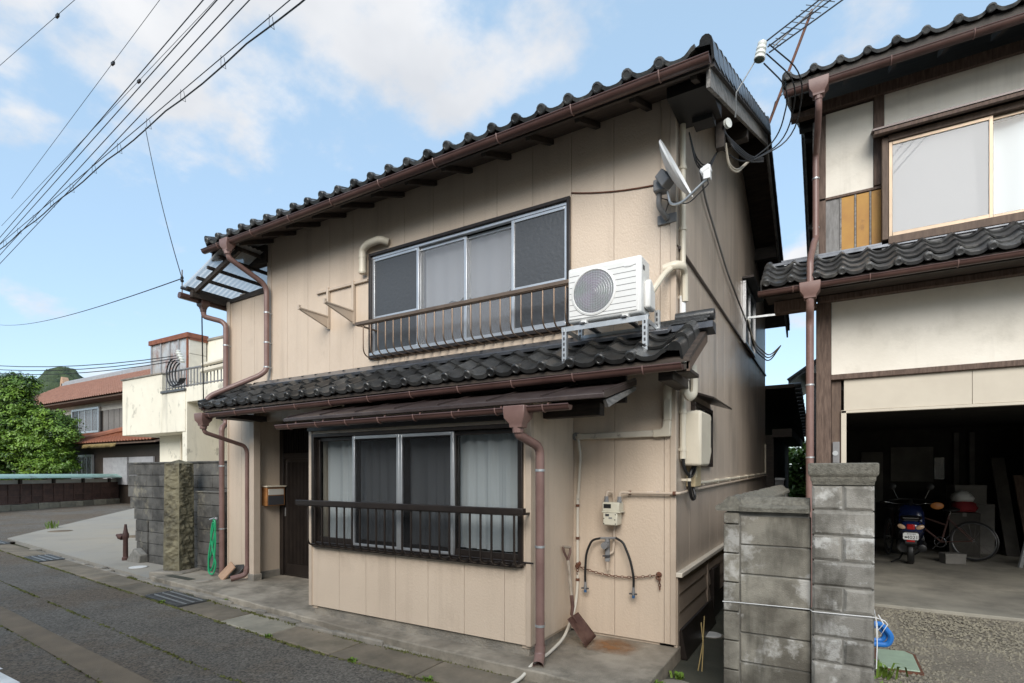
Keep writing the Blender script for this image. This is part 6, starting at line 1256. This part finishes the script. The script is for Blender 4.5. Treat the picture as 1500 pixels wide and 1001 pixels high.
# cable drop and insulators on the balcony corner
CB = thing('cable_coil', (-14.0, 7.0, 4.0), 'coils of black service cable tied at the white balcony corner', 'cable')
for i in range(4): MB().tube(arc((-13.75 + i * .10, 6.95, 4.05 - .02 * i), .34 - .03 * i, 100, 330, 14, 'xz'), .018, 6).build('loop', 'cable', CB)
for i in range(4): MB().lathe([(.05, 0), (.07, .03), (.04, .05), (.06, .09), (.03, .11)], 10, Matrix.Translation((-13.55 + .06 * i, 6.95, 4.46 - .07 * i))).build('insulator', 'porcelain', CB)
for i in range(3): MB().tube(catenary((-13.6 + .05 * i, 6.98, 4.45 - .06 * i), (-38, 2.6 + .5 * i, 9.3 - .2 * i), 1.4, 20), .010, 5).build("service_wire", 'cable', CB)
MB().tube(catenary((-7.76, 4.3, 4.08), (-8.5, 4.75, 2.5), .25, 10), .008, 5).build('drop_wire', 'cable', CB)
# timber fence with verdigris capping on a stone base
FD = Vector((-3.1, 5.83, 0)).normalized(); F0 = Vector((-29.0, 8.0, 0)) - FD * 7; FL = 17.0; FN = Vector((FD.y, -FD.x, 0)) * 1.0
FE = thing('boundary_fence', tuple(F0 + FD * 8), 'dark timber fence with white band and blue-green metal capping across the side street', 'fence')
def fb(t0, t1, n0, n1, z0, z1):
    b = MB(); vs = []
    for zz in (z0, z1):
        for t, n in ((t0, n0), (t1, n0), (t1, n1), (t0, n1)): vs.append(tuple(F0 + FD * t + FN * n + Vector((0, 0, zz))))
    return b.add(vs, [(3, 2, 1, 0), (4, 5, 6, 7), (0, 1, 5, 4), (1, 2, 6, 5), (2, 3, 7, 6), (3, 0, 4, 7)])
fb(0, FL, -.25, -.05, 0, 1.3).build('backing', 'fence_white', FE)
t = 0.0; i = 0
while t < FL:
    w = .52
    for j, (z0, z1) in enumerate(((.34, .60), (.61, .87), (.88, 1.10))): fb(t + .03, t + w - .03, -.06, .01 + random.uniform(-.004, .004), z0, z1).build('fence_board', 'fence_wood', FE)
    fb(t - .025, t + .025, -.06, .045, .30, 1.12).build('batten', 'fence_wood', FE)
    if i % 3 == 0: fb(t - .05, t + .05, -.06, .05, 1.12, 1.34).build('post', 'dark_wood', FE)
    t += w; i += 1
for z0 in (.595, .865): fb(0, FL, -.04, .04, z0, z0 + .03).build('rail', 'fence_wood', FE)
fb(0, FL, -.05, .06, .29, .335).build('sill', 'fence_wood', FE); fb(0, FL, -.05, .06, 1.10, 1.135).build('rail', 'fence_wood', FE)
t = 0.0
while t < FL:
    w = random.uniform(.45, .8); fb(t + .01, t + w - .01, -.12, .10 + random.uniform(-.03, .03), -.02, .27 + random.uniform(-.02, .02)).build('base_stone', 'stone_base', FE, bev=.03); t += w
def cap(u, v): 
    n = -.55 + 1.0 * v; zz = 1.36 + .16 * (1 - abs(v - .5) * 2); p_ = F0 + FD * (FL * u) + FN * n; return (p_.x, p_.y, zz)
o = MB().grid(cap, 10, 2).build('capping', 'verdigris', FE, recalc=False); md = o.modifiers.new('t', 'SOLIDIFY'); md.thickness = .03
# red-tiled house
RH = thing('red_roof_house', (-40, 17, 0), 'old timber house with red-brown tiled roofs beyond the fence', 'house')
hx0, hx1, hy0, hy1 = -52.8, -28, 15.6, 24
MB().box(hx0, hx1, hy0, hy1, 0, 6.3).build('wall', 'dark_wood', RH)
MB().box(hx0, hx1, hy0 - .03, hy0 + .02, 5.5, 6.3).build('plaster_band', 'fence_white', RH)
for i in range(7):
    MB().box(-39.0 + i * .72, -38.35 + i * .72, hy0 - .06, hy0, 3.9, 5.5).build('wall_board', 'grey_wood' if i < 4 else 'brown_wood', RH)
def pan_roof(x0, x1, y0, z0, y1, z1, m, par, w=.30, e=.28, name='roof_tiles', clip=None):
    th = math.atan2(z1 - z0, y1 - y0); L_ = math.hypot(z1 - z0, y1 - y0); nr_ = int(L_ / e) + 1; out = MB(); tb_ = tile_mb(w, e, n=5, h=.07)
    for j in range(nr_):
        for i in range(int((x1 - x0) / w)):
            if clip and not clip(x0 + i * w + w / 2, j / nr_): continue
            place(tb_, out, Matrix.Translation((x0 + i * w, y0 + j * e * math.cos(th), z0 + j * e * math.sin(th))) @ Matrix.Rotation(th, 4, 'X'))
    o = out.build(name, m, par, recalc=False); o['kind'] = 'stuff'; return o
rr_ = MB().prism([(14.6, 6.02), (14.6, 6.10), (18.6, 8.55), (24.5, 6.1), (24.5, 6.02)], 'x', -53.6, -28).build('roof', 'brown_wood', RH); pan_roof(-53.6, -28, 14.5, 6.12, 18.5, 8.56, 'red_tile', rr_)
MB().box(-53.5, -28, 18.4, 18.9, 8.5, 8.82).tube([(-53.5, 18.65, 8.86), (-28, 18.65, 8.86)], .14, 8).build('ridge', 'ridge_grey', rr_); MB().prism([(-53.8, 8.6), (-53.3, 8.6), (-53.35, 9.1), (-53.55, 9.4), (-53.7, 9.1)], 'y', 18.4, 18.9).build('ridge_ornament', 'roof_tile_clay', rr_, bev=.04)
lr = MB().prism([(12.6, 3.02), (12.6, 3.09), (15.6, 4.05), (15.6, 3.98)], 'x', -47, -26.5).build('lower_roof', 'brown_wood', RH); pan_roof(-47, -26.5, 12.5, 3.11, 15.5, 4.07, 'red_tile_low', lr)
MB().tube([(-36.0, 12.6, 3.24), (-34.2, 15.5, 4.35)], .16, 8).build('hip_ridge', 'red_tile_low', lr); MB().lathe([(.1, 0), (.26, .05), (.26, .3), (.1, .36)], 10, Matrix.Translation((-36.5, 12.4, 3.05))).build('hip_ornament', 'roof_tile_clay', lr)
gr = MB(); rr2 = random.Random(4)
for i in range(420):
    x = -33.5 + rr2.random() * 3.6; gr.add([(x, 12.45, 3.06), (x + .03, 12.45, 3.06), (x + rr2.uniform(-.05, .08), 12.36, 3.05 - rr2.uniform(.05, .22))], [(0, 1, 2)])
g_ = gr.build('eave_thatch', 'dry_grass', lr, recalc=False); g_['kind'] = 'stuff'
MB().box(-47, -26.5, 13.4, 13.5, 0, 3.0).build('lower_wall', 'dark_wood', RH)
for x0, x1 in ((-33.4, -30.8), (-30.6, -28.2)):
    MB().box(x0, x1, 13.30, 13.38, 1.0, 2.4).build('tin_panel', 'ridge_grey', RH)
for x0, x1, y_, z0, z1 in ((-43.2, -39.3, 15.50, 4.15, 5.75), (-37.2, -34.6, 13.36, 1.2, 2.6), (-46.2, -42.5, 13.36, 1.2, 2.6)):
    w_ = MB().box(x0, x1, y_ - .10, y_, z0, z0 + .12).box(x0, x1, y_ - .10, y_, z1 - .12, z1).box(x0, x0 + .12, y_ - .10, y_, z0 + .12, z1 - .12).box(x1 - .12, x1, y_ - .10, y_, z0 + .12, z1 - .12).build('window', 'alu', RH)
    n = 4
    for i in range(n):
        a_ = x0 + .12 + (x1 - x0 - .24) * i / n; MB().box(a_ + .03, a_ + (x1 - x0 - .24) / n - .03, y_ - .05, y_ - .03, z0 + .12, z1 - .12).build('pane', 'frosted' if i else 'frosted_screen', w_)
        if i: MB().box(a_ - .03, a_ + .03, y_ - .08, y_ - .02, z0 + .12, z1 - .12).build('mullion', 'alu', w_)
# trees
def crown(par, lobes, nleaf, ls, m, seed, name='crown'):
    rr = random.Random(seed); b = MB()
    tot = sum(l[3] * l[3] for l in lobes); clumps = []
    for cx_, cy_, cz_, r_, sq in lobes:
        for _ in range(int(26 + 62 * r_ * r_)):
            v = Vector((rr.gauss(0, 1), rr.gauss(0, 1), rr.gauss(0, 1))).normalized(); q = r_ * rr.uniform(.45, 1.12)
            clumps.append((Vector((cx_ + v.x * q, cy_ + v.y * q, cz_ + v.z * q * sq)), rr.uniform(.10, .30), v))
    for c0, cr_, cv in clumps:
        for _ in range(int(nleaf / len(clumps) * (cr_ / .2) ** 2 * .9)):
            v = Vector((rr.gauss(0, 1), rr.gauss(0, 1), rr.gauss(0, .55))); p_ = c0 + v * cr_ * .62; v = (v.normalized() + cv * .6 + Vector((0, 0, .7))).normalized()
            s = ls * rr.uniform(.6, 1.3); d = (v + Vector((rr.uniform(-.8, .8), rr.uniform(-.8, .8), rr.uniform(-.3, .9)))).normalized(); t_ = d.orthogonal().normalized(); t_.rotate(Matrix.Rotation(rr.random() * 6.28, 3, d)); w_ = d.cross(t_)
            b.add([p_ - t_ * s, p_ + w_ * s * .45, p_ + t_ * s, p_ - w_ * s * .45], [(0, 1, 2, 3)])
    return b.build(name, m, par, recalc=False, ang=180)
def tree(x, y, h, lobes, n, label, m, seed, ls=.075):
    t = thing('broadleaf_tree', (x, y, 0), label, 'tree', 'garden trees')
    b = MB().tube([(x, y, 0), (x + .1, y, h * .3), (x - .1, y + .1, h * .6)], [.16, .12, .05], 8)
    for cx_, cy_, cz_, r_, sq in lobes: b.tube([(x, y, h * .28), ((x + cx_) / 2, (y + cy_) / 2, (h * .3 + cz_) / 2), (cx_, cy_, cz_)], [.07, .05, .015], 6)
    b.build('trunk', 'bark', t); crown(t, lobes, n, ls, m, seed); crown(t, [(a_, b_, c_, r_ * .8, q_) for a_, b_, c_, r_, q_ in lobes], int(n * .45), ls, 'leaf_shade', seed + 50, 'shade_foliage')  # inner crown coloured darker to suggest shade between the leaves
tree(-37.4, 10.6, 6, [(-37.6, 10.5, 4.4, 1.7, .85), (-36.4, 10.8, 3.8, 1.2, .9), (-36.9, 10.7, 5.3, 1.0, .9), (-38.7, 10.1, 3.2, 1.8, .9), (-36.9, 10.4, 2.4, 1.4, .9), (-39.4, 9.8, 4.7, 1.4, .9), (-36.2, 11.0, 6.2, .4, 1.2), (-37.0, 10.6, 6.4, .5, 1.1), (-38.6, 10.2, 6.0, .6, 1)], 70000, 'tall rounded green garden tree behind the timber fence', 'leaf', 11)
tree(-35.1, 11.6, 4, [(-35.2, 11.6, 4.3, 1.0, .6), (-34.6, 11.8, 3.7, .9, .6), (-35.3, 11.5, 3.0, 1.1, .6), (-34.8, 11.7, 2.2, 1.0, .6), (-35.6, 11.4, 1.8, 1.0, .7)], 36000, 'lower bright green layered tree beside the timber house windows', 'leaf', 12)
# hills
def hill(u, v):
    ang = R(48 + 62 * u); dist = 230 + 130 * v
    hgt = (22 + 28 * math.exp(-((u - .375) / .05) ** 2) + 34 * math.exp(-((u - .24) / .085) ** 2)) * math.sin(math.pi * min(v * .5 + .0, 1)) * min(1, u * 8, (1 - u) * 8)
    x, y = -math.sin(ang) * dist, math.cos(ang) * dist
    n_ = noise.noise(Vector((x, y, 0)) * .06) * 3.5 + noise.noise(Vector((x, y, 3)) * .18) * 2.4 + noise.noise(Vector((x, y, 6)) * .42) * 2.2
    return (x, y, hgt + n_ * min(1, v * 4))
struct('hill', MB().grid(hill, 420, 60), 'hill_green', recalc=False, ang=180)
# shed and greenery at the far end of the alley
Z = thing('rear_shed', (-.35, 17, 0), 'old shed with tiled roof at the far end of the alley', 'shed')
MB().box(-.55, .6, 16.6, 20, 0, 4.3).build('wall', 'grey_wood', Z); MB().prism([(-1.0, 4.0), (-1.0, 4.08), (.6, 5.2), (.6, 5.1)], 'y', 16.2, 20).build('roof', 'tile', Z); MB().tube([(-.5, 16.3, 0), (-.5, 16.3, 3.6)], .09, 8).build('tank', 'grey_plastic', Z)
for i in range(6): MB().beam((-1.02, 16.18, 4.10), (.6, 16.18 + 0, 5.22), .06, .06).build('verge', 'tile', Z) if i == 0 else None
S_ = thing('shrub', (-1.0, 17.5, 0), 'bright green shrub glimpsed at the far end of the alley', 'shrub'); MB().tube([(-1.0, 17.5, 0), (-1.0, 17.5, 1.2)], .05, 6).build('stem', 'bark', S_); crown(S_, [(-1.0, 17.5, 1.2, .8, 1), (-.8, 17.3, .6, .7, 1), (-1.1, 17.6, 1.9, .6, 1)], 9000, .08, 'leaf', 5, 'foliage')
AB = thing('utility_cabinet', (-1.0, 13.0, 0), 'grey utility cabinet standing in the alley beside the annex', 'cabinet'); MB().box(-1.08, -.82, 12.0, 12.35, 0, 1.45).build('case', 'grey_plastic', AB, bev=.01); MB().box(-1.10, -.80, 11.98, 12.37, 1.45, 1.50).build('lid', 'steel', AB, bev=.005)

# ================================================================== WIRES, ANTENNA
AN = thing('tv_antenna', (-.82, 8.5, 6.5), 'aluminium aerial on a leaning rusty mast at the gable', 'antenna')
mt0, mt1 = Vector((-.85, 8.1, 6.1)), Vector((-.24, 8.80, 8.25))
MB().tube([mt0, mt1], .019, 8).build('mast', 'rust', AN); bx = mt0.lerp(mt1, .46); MB().box(bx.x - .0, bx.x + .09, bx.y - .05, bx.y + .05, bx.z - .10, bx.z + .10).build('booster_box', 'grey_plastic', AN, bev=.008)
b0, b1 = Vector((-.72, 8.62, 7.80)), Vector((.24, 8.9, 8.62)); bd = (b1 - b0).normalized(); el = bd.cross(Vector((0, .9, -.5))).normalized()
MB().tube([b0, b1], .010, 8).build('boom', 'grate_steel', AN)
for i in range(13):
    p_ = b0.lerp(b1, (i + .3) / 13); ln = .10 + .015 * i; MB().tube([p_ - el * ln, p_ + el * ln], .0055, 6).build('element', 'grate_steel', AN)
for s in (-1, 1):
    q = b1 - bd * .18; MB().tube([q + el * .03 * s, q + el * .30 * s + bd * .06], .012, 6).build('reflector', 'steel', AN)
    for i in range(5): qq = q + (el * .30 * s + bd * .06) * (i + 1) / 5; MB().tube([qq - bd * .10, qq + bd * .02], .004, 5).build('reflector_rod', 'steel', AN)
MB().tube([mt0.lerp(mt1, .2), mt0.lerp(mt1, .18) + Vector((.07, 0, .25)), bx + Vector((.04, 0, -.1))], .006, 6).build('lead', 'cable', AN)
SW = thing('service_drop', (-.82, 5.0, 4.75), 'insulators and looping service cables at the gable corner', 'cable')
ins = Vector((-.55, 4.75, 5.02))
Mi = Matrix.Translation(ins) @ Vector((.15, .1, 1)).to_track_quat('Z', 'Y').to_matrix().to_4x4() @ Matrix.Scale(.78, 4)
MB().lathe([(.045, -.10), (.055, -.095), (.055, -.07), (.035, -.06), (.052, -.045), (.052, -.02), (.035, -.01), (.05, .005), (.05, .03), (.035, .04), (.045, .055), (.045, .08), (.02, .09)], 14, Mi).build('insulator', 'porcelain', SW); MB().lathe([(.03, -.112), (.046, -.10)], 14, Mi).build('insulator_base', 'porcelain_dark', SW)
hk = Vector((-.745, 4.80, 4.78)); MB().tube([ins + Vector((-.03, 0, -.05)), hk], .005, 6).build('strain_wire', 'steel', SW); MB().tube([hk, hk + Vector((-.02, .1, -.14))], .006, 6).build('hook', 'steel', SW)
MB().lathe([(.02, -.02), (.058, -.018), (.058, -.008), (.045, 0), (.058, .008), (.058, .018), (.02, .02)], 16, Matrix.Translation((-.83, 4.92, 4.62)) @ Matrix.Rotation(R(60), 4, 'Z') @ Matrix.Rotation(R(90), 4, 'X') @ Matrix.Scale(.7, 4)).build('pulley_insulator', 'porcelain', SW)
ends = [(2.55, 6.6, 8.05), (2.65, 6.6, 7.92), (2.75, 6.6, 7.79)]
for i, e in enumerate(ends):
    MB().tube(catenary(ins + Vector((.04 + .01 * i, .0, .06 - .05 * i)), e, .05, 10), .006, 6).build('wire', 'cable', SW)
knot = Vector((-.80, 6.4, 5.35)); loops = [((-.50, 4.85, 5.12), (-.25, 5.2, 5.0), (-.35, 5.6, 4.7)), ((-.52, 4.85, 5.05), (-.30, 5.2, 4.95), (-.42, 5.6, 4.7)), ((-.54, 4.85, 4.98), (-.36, 5.1, 4.85), (-.48, 5.5, 4.68))]
for l in loops: MB().tube(fillet([l[0], l[1], l[2], (-.75, 5.3, 4.42), (-.92, 4.98, 4.48)], .3, 6), .006, 6).build('loop', 'cable', SW)
for i in range(4): MB().tube(fillet([(-.90 + .01 * i, 4.95 + .02 * i, 4.62), (-.80, 5.02, 4.50 - .02 * i), (-.70, 5.25, 4.46 - .015 * i), (-.62, 5.6, 4.60 - .01 * i)], .12, 4), .008, 6).build('cable_bundle', 'cable', SW)
for i in range(2): MB().tube(fillet([(-.86, 5.0, 4.50), (-.85, 5.1, 4.36 - .03 * i), (-.80, 5.25, 4.36 - .02 * i), (-.70, 5.5, 4.58)], .1, 5), .009, 6).build('white_lead', 'cable_light', SW)
for i in range(3): MB().tube(fillet([(-1.10, 4.68, 4.50), (-1.06, 4.74, 4.30 - .03 * i), (-1.0, 4.90, 4.27 - .03 * i), (-.92, 5.0, 4.46)], .12, 5), .006, 6).build('house_lead', 'cable', SW)
MB().box(-.93, -.86, 4.93, 5.0, 4.44, 4.66).build('bracket', 'dark_wood', SW)
SW.location.x += .06
WR = thing('side_wall_cable', (-1.1, 6.2, 4.0), 'armoured cable running along the side wall under the gable', 'cable')
MB().tube(fillet([(-1.085, 5.3, 4.55), (-1.09, 5.6, 4.36), (-1.09, 6.9, 4.05), (-1.08, 8.4, 3.85), (-1.05, 8.7, 3.72)], .2), .011, 6).build('cable', 'grey_plastic', WR)
for i in range(3): MB().tube(fillet([(-1.06, 8.5, 3.85), (-1.0, 8.8, 3.55 - .05 * i), (-.85, 9.4, 3.45 - .05 * i), (-.70, 9.6, 3.65)], .2, 5), .009, 6).build('slack_loop', 'cable_light' if i < 2 else 'cable', WR)
MB().beam((-1.12, 8.9, 3.98), (-.55, 8.95, 3.98), .03, .03).build('bracket_arm', 'steel', WR)
for i in range(2): MB().lathe([(.03, 0), (.045, .03), (.03, .06)], 10, Matrix.Translation((-1.08, 8.6 + .1 * i, 3.82))).build('insulator', 'porcelain', WR)
LW_ = [((-.2, 3.7, 9.6), (-55, 3.0, 15.2), .0)]
# street wires: four power lines and a lashed telephone bundle along the road, two thin far lines
def wire(p0, p1, sag, r_, label, name='power_line', group='overhead wires along the road', m='cable', extra=None):
    t = thing(name, tuple(p1), label, 'wire', group); MB().tube(catenary(p0, p1, sag, 40), r_, 5).build('strand', m, t)
    if extra: extra(t)
    return t
ws = [((-9.08, 5.06, 9.57), (-25.3, 6.95, 9.95), 'uppermost power line of the four over the road'), ((-8.88, 5.18, 9.57), (-25.3, 6.95, 9.72), 'second power line of the four over the road'), ((-8.64, 5.32, 9.57), (-25.3, 6.95, 9.33), 'third power line of the four over the road'), ((-8.41, 5.46, 9.57), (-25.3, 6.95, 9.02), 'lowest power line of the four over the road')]
for a, c_, lab in ws:
    A_, C_ = Vector(a), Vector(c_); d_ = (A_ - C_); wire(A_ + d_ * .9, C_ - d_ * .9, .0, .0085, lab)
A_, C_ = Vector((-7.82, 5.81, 9.57)), Vector((-25.3, 6.95, 9.70)); d_ = A_ - C_
def bundle(t):
    p0, p1 = A_ + d_ * .9, C_ - d_ * .9; n = 60; ms = catenary(p0, p1, .0, n); cb_ = [p + Vector((0, .02, -.10 - .07 * abs(math.sin(i * .75)))) for i, p in enumerate(ms)]
    MB().tube(cb_, .013, 5).build('telephone_cable', 'cable', t)
    for i in range(0, n, 2): MB().tube([ms[i] + Vector((0, .03, .01)), cb_[i] + Vector((0, .05, -.04)), cb_[i] + Vector((0, -.05, -.04)), ms[i] + Vector((0, -.03, .01))], .005, 4).build('hanger', 'cable', t)
wire(A_ + d_ * .9, C_ - d_ * .9, .0, .008, 'messenger wire carrying a sagging telephone cable over the road', 'telephone_line', extra=bundle)
for a, c_, lab in (((-17.6, 7.0, 15.6), (-24.5, 6.9, 15.9), 'thin overhead wire with a small clamp at the sky edge beyond the four lines'), ((-15.0, 8.0, 15.6), (-27.0, 8.6, 14.0), 'thin pale overhead wire beside the clamp wire'), ((-13.6, 8.9, 15.6), (-29, 9.2, 13.8), 'thin pale overhead wire nearest the house roof')):
    A2, C2 = Vector(a), Vector(c_); d2 = A2 - C2; t = wire(A2 + d2 * .8, C2 - d2 * .3, .0, .007, lab, 'thin_wire', 'thin overhead wires'); q = A2.lerp(C2, .42); MB().box(q.x - .08, q.x + .08, q.y - .03, q.y + .03, q.z - .07, q.z + .02).build('clamp', 'cable', t)
wire((-11.6, 5.33, 8.4), (-7.74, 4.02, 4.30), .15, .006, 'thin drop wire from the overhead cable to the lean-to corner', 'drop_wire', 'drop wires')
wire((-7.74, 4.02, 4.30), (-40, 10.5, 9.9), .35, .007, 'thin drop wire from the lean-to corner toward the far house', 'drop_wire', 'drop wires')
t = thing('lean_to_insulator', (-7.74, 4.02, 4.2), 'small insulator spike at the lean-to roof corner', 'insulator'); MB().tube([(-7.74, 4.02, 4.05), (-7.74, 4.02, 4.42)], .010, 6).build('spike', 'grey_plastic', t); MB().lathe([(.018, 0), (.024, .02), (.014, .04), (.022, .06), (.01, .09)], 10, Matrix.Translation((-7.74, 4.02, 4.25))).build('insulator', 'cable', t)
# ------------------------------------------------------------------ weeds
def weed(x, y, z, n, h, seed, label, m='weed', flat=False):
    rr = random.Random(seed); b = MB()
    for _ in range(n):
        a = rr.random() * 6.28; l = h * rr.uniform(.5, 1.15); lean = rr.uniform(.2, 1.1); w_ = .006 + .004 * rr.random(); px = x + rr.gauss(0, h * .35); py = y + rr.gauss(0, h * .25)
        d_ = Vector((math.cos(a), math.sin(a), 0)); s_ = Vector((-d_.y, d_.x, 0)) * w_; p0 = Vector((px, py, z)); p1 = p0 + d_ * l * .35 * lean + Vector((0, 0, l * .7)); p2 = p0 + d_ * l * .9 * lean + Vector((0, 0, l * (.95 - .35 * lean)))
        b.add([p0 - s_, p0 + s_, p1 + s_ * 1.2, p1 - s_ * 1.2, p2], [(0, 1, 2, 3), (3, 2, 4)])
    return tag(b.build('weed_tuft', m, base=(x, y, z), recalc=False, ang=180), label, 'weed', 'weeds in the joints')
weed(-1.10, 3.86, .02, 50, .09, 1, 'green weed tuft at the alley mouth by the forecourt corner'); weed(-1.02, 4.2, .012, 24, .06, 2, 'small weed beside the pale round stone lid')
weed(-18.6, 6.2, .06, 40, .25, 3, 'yellow-green weed growing at the edge of the side court'); weed(.30, 4.35, .02, 30, .22, 4, 'long grass blades behind the gate pillar'); weed(.34, 5.0, .02, 18, .16, 6, 'grass tuft between gate pillar and green valve cover')
for i, (xx, lab) in enumerate(((-3.4, 'small weed in the asphalt joint below the bay window'), (-2.6, 'small weed in the asphalt joint beside the downpipe spout'), (-4.6, 'small weed by the pale drain cover'), (-6.9, 'small weed along the drain grating'))): weed(xx, side(xx) + .0, .035, 26, .045, 20 + i, lab)
for i, (xx, lab) in enumerate(((-6.2, 'weed on the kerb foot in front of the entrance'), (-2.2, 'weed on the kerb foot near the bay corner'))): weed(xx, side(xx) + .42, .06, 40, .05, 40 + i, lab)
sk = thing('dry_sticks', (-.92, 4.6, .01), 'two dry yellow sticks standing in the alley against the wall', 'stick')
for a, c_ in (((-.92, 4.45, .01), (-.93, 4.75, .38)), ((-.89, 4.45, .01), (-.95, 4.72, .33))): MB().tube([a, Vector(a).lerp(Vector(c_), .5) + Vector((.01, .02, 0)), c_], .005, 6).build('stick', 'dry_grass', sk)
# scattered grit and fallen leaves on the driveway and forecourt
def grit(n, x0, x1, y0, y1, z, smin, smax, seed):
    rr = random.Random(seed); b = MB()
    for _ in range(n):
        x, y = rr.uniform(x0, x1), rr.uniform(y0, y1); s = rr.uniform(smin, smax); a = rr.random() * 6; c_, d_ = math.cos(a) * s, math.sin(a) * s; h = s * rr.uniform(.4, 1)
        b.add([(x + c_, y + d_, z), (x - d_, y + c_, z), (x - c_, y - d_, z), (x + d_, y - c_, z), (x + c_ * .2, y, z + h)], [(0, 1, 4), (1, 2, 4), (2, 3, 4), (3, 0, 4)])
    return b
tag(grit(9000, .25, 2.6, 4.2, 7.6, .018, .006, .022, 3).build('gravel', 'stone_base', recalc=False), 'loose gravel pressed into the driveway', 'gravel', kind='stuff')
# ------------------------------------------------------------------ across the road (behind the viewer, mirrored in the panes)
OH = thing('opposite_house', (-5, -6, 0), 'two-storey house across the road facing the beige house', 'house')
MB().box(-15.5, 5.5, -12, -5.3, 0, 4.95).build('wall', 'opp_wall', OH); MB().prism([(-12.7, 4.8), (-8.65, 6.5), (-4.6, 4.8), (-4.6, 4.92), (-8.65, 6.66), (-12.7, 4.92)], 'x', -16.2, 6.2).build('roof', 'opp_roof', OH)
for x0 in (-14.5, -11, -7.5, -4, -.5, 3):
    for z0, z1 in ((.9, 2.1), (3.3, 4.6)):
        w_ = MB().box(x0, x0 + 1.6, -5.3, -5.24, z0, z1).build('window', 'alu', OH); MB().box(x0 + .06, x0 + 1.54, -5.245, -5.23, z0 + .06, z1 - .06).build('pane', 'frosted_screen', w_)
OP = thing('utility_pole', (-6.6, -2.2, 0), 'concrete utility pole across the road from the beige house', 'utility pole'); MB().lathe([(.17, -.03), (.12, 9.8), (.11, 9.82)], 16, Matrix.Translation((-6.6, -2.2, 0))).build('shaft', 'pole_concrete', OP)
MB().box(-7.5, -5.7, -2.26, -2.14, 8.9, 9.0).build('cross_arm', 'steel', OP); MB().lathe([(.22, 0), (.24, .05), (.24, .6), (.18, .66)], 16, Matrix.Translation((-6.25, -2.2, 7.4))).build('transformer', 'grey_plastic', OP)

# dim things leaning about the garage
for k_, (x, y, h, w_, lean, m, lab) in enumerate(((2.9, 13.3, 1.9, .22, .25, 'garage_wall', 'dark plank leaning at the back of the garage'), (3.15, 13.2, 1.6, .16, .35, 'brown_wood', 'brown plank leaning beside the dark plank in the garage'), (.45, 14.9, 1.7, .5, .12, 'garage_board', 'folded door panel leaning on the garage back wall'))):
    o = MB().box(-w_ / 2, w_ / 2, -.015, .015, 0, h).build('leaning_board', m, bev=.004); o.location = (x, y, .05); o.rotation_euler = (-lean, .05 * k_, .3); tag(o, lab, 'board')
ld = thing('step_ladder', (2.75, 11.6, .05), 'aluminium ladder standing against the garage partition', 'ladder', rot=(R(-14), 0, R(-60)))
for s_ in (-.2, .2): MB().box(s_ - .015, s_ + .015, -.03, .03, 0, 2.1).build('side_rail', 'steel', ld, local=True)
for i in range(7): MB().box(-.19, .19, -.02, .02, .25 + .27 * i, .28 + .27 * i).build('rung', 'steel', ld, local=True)
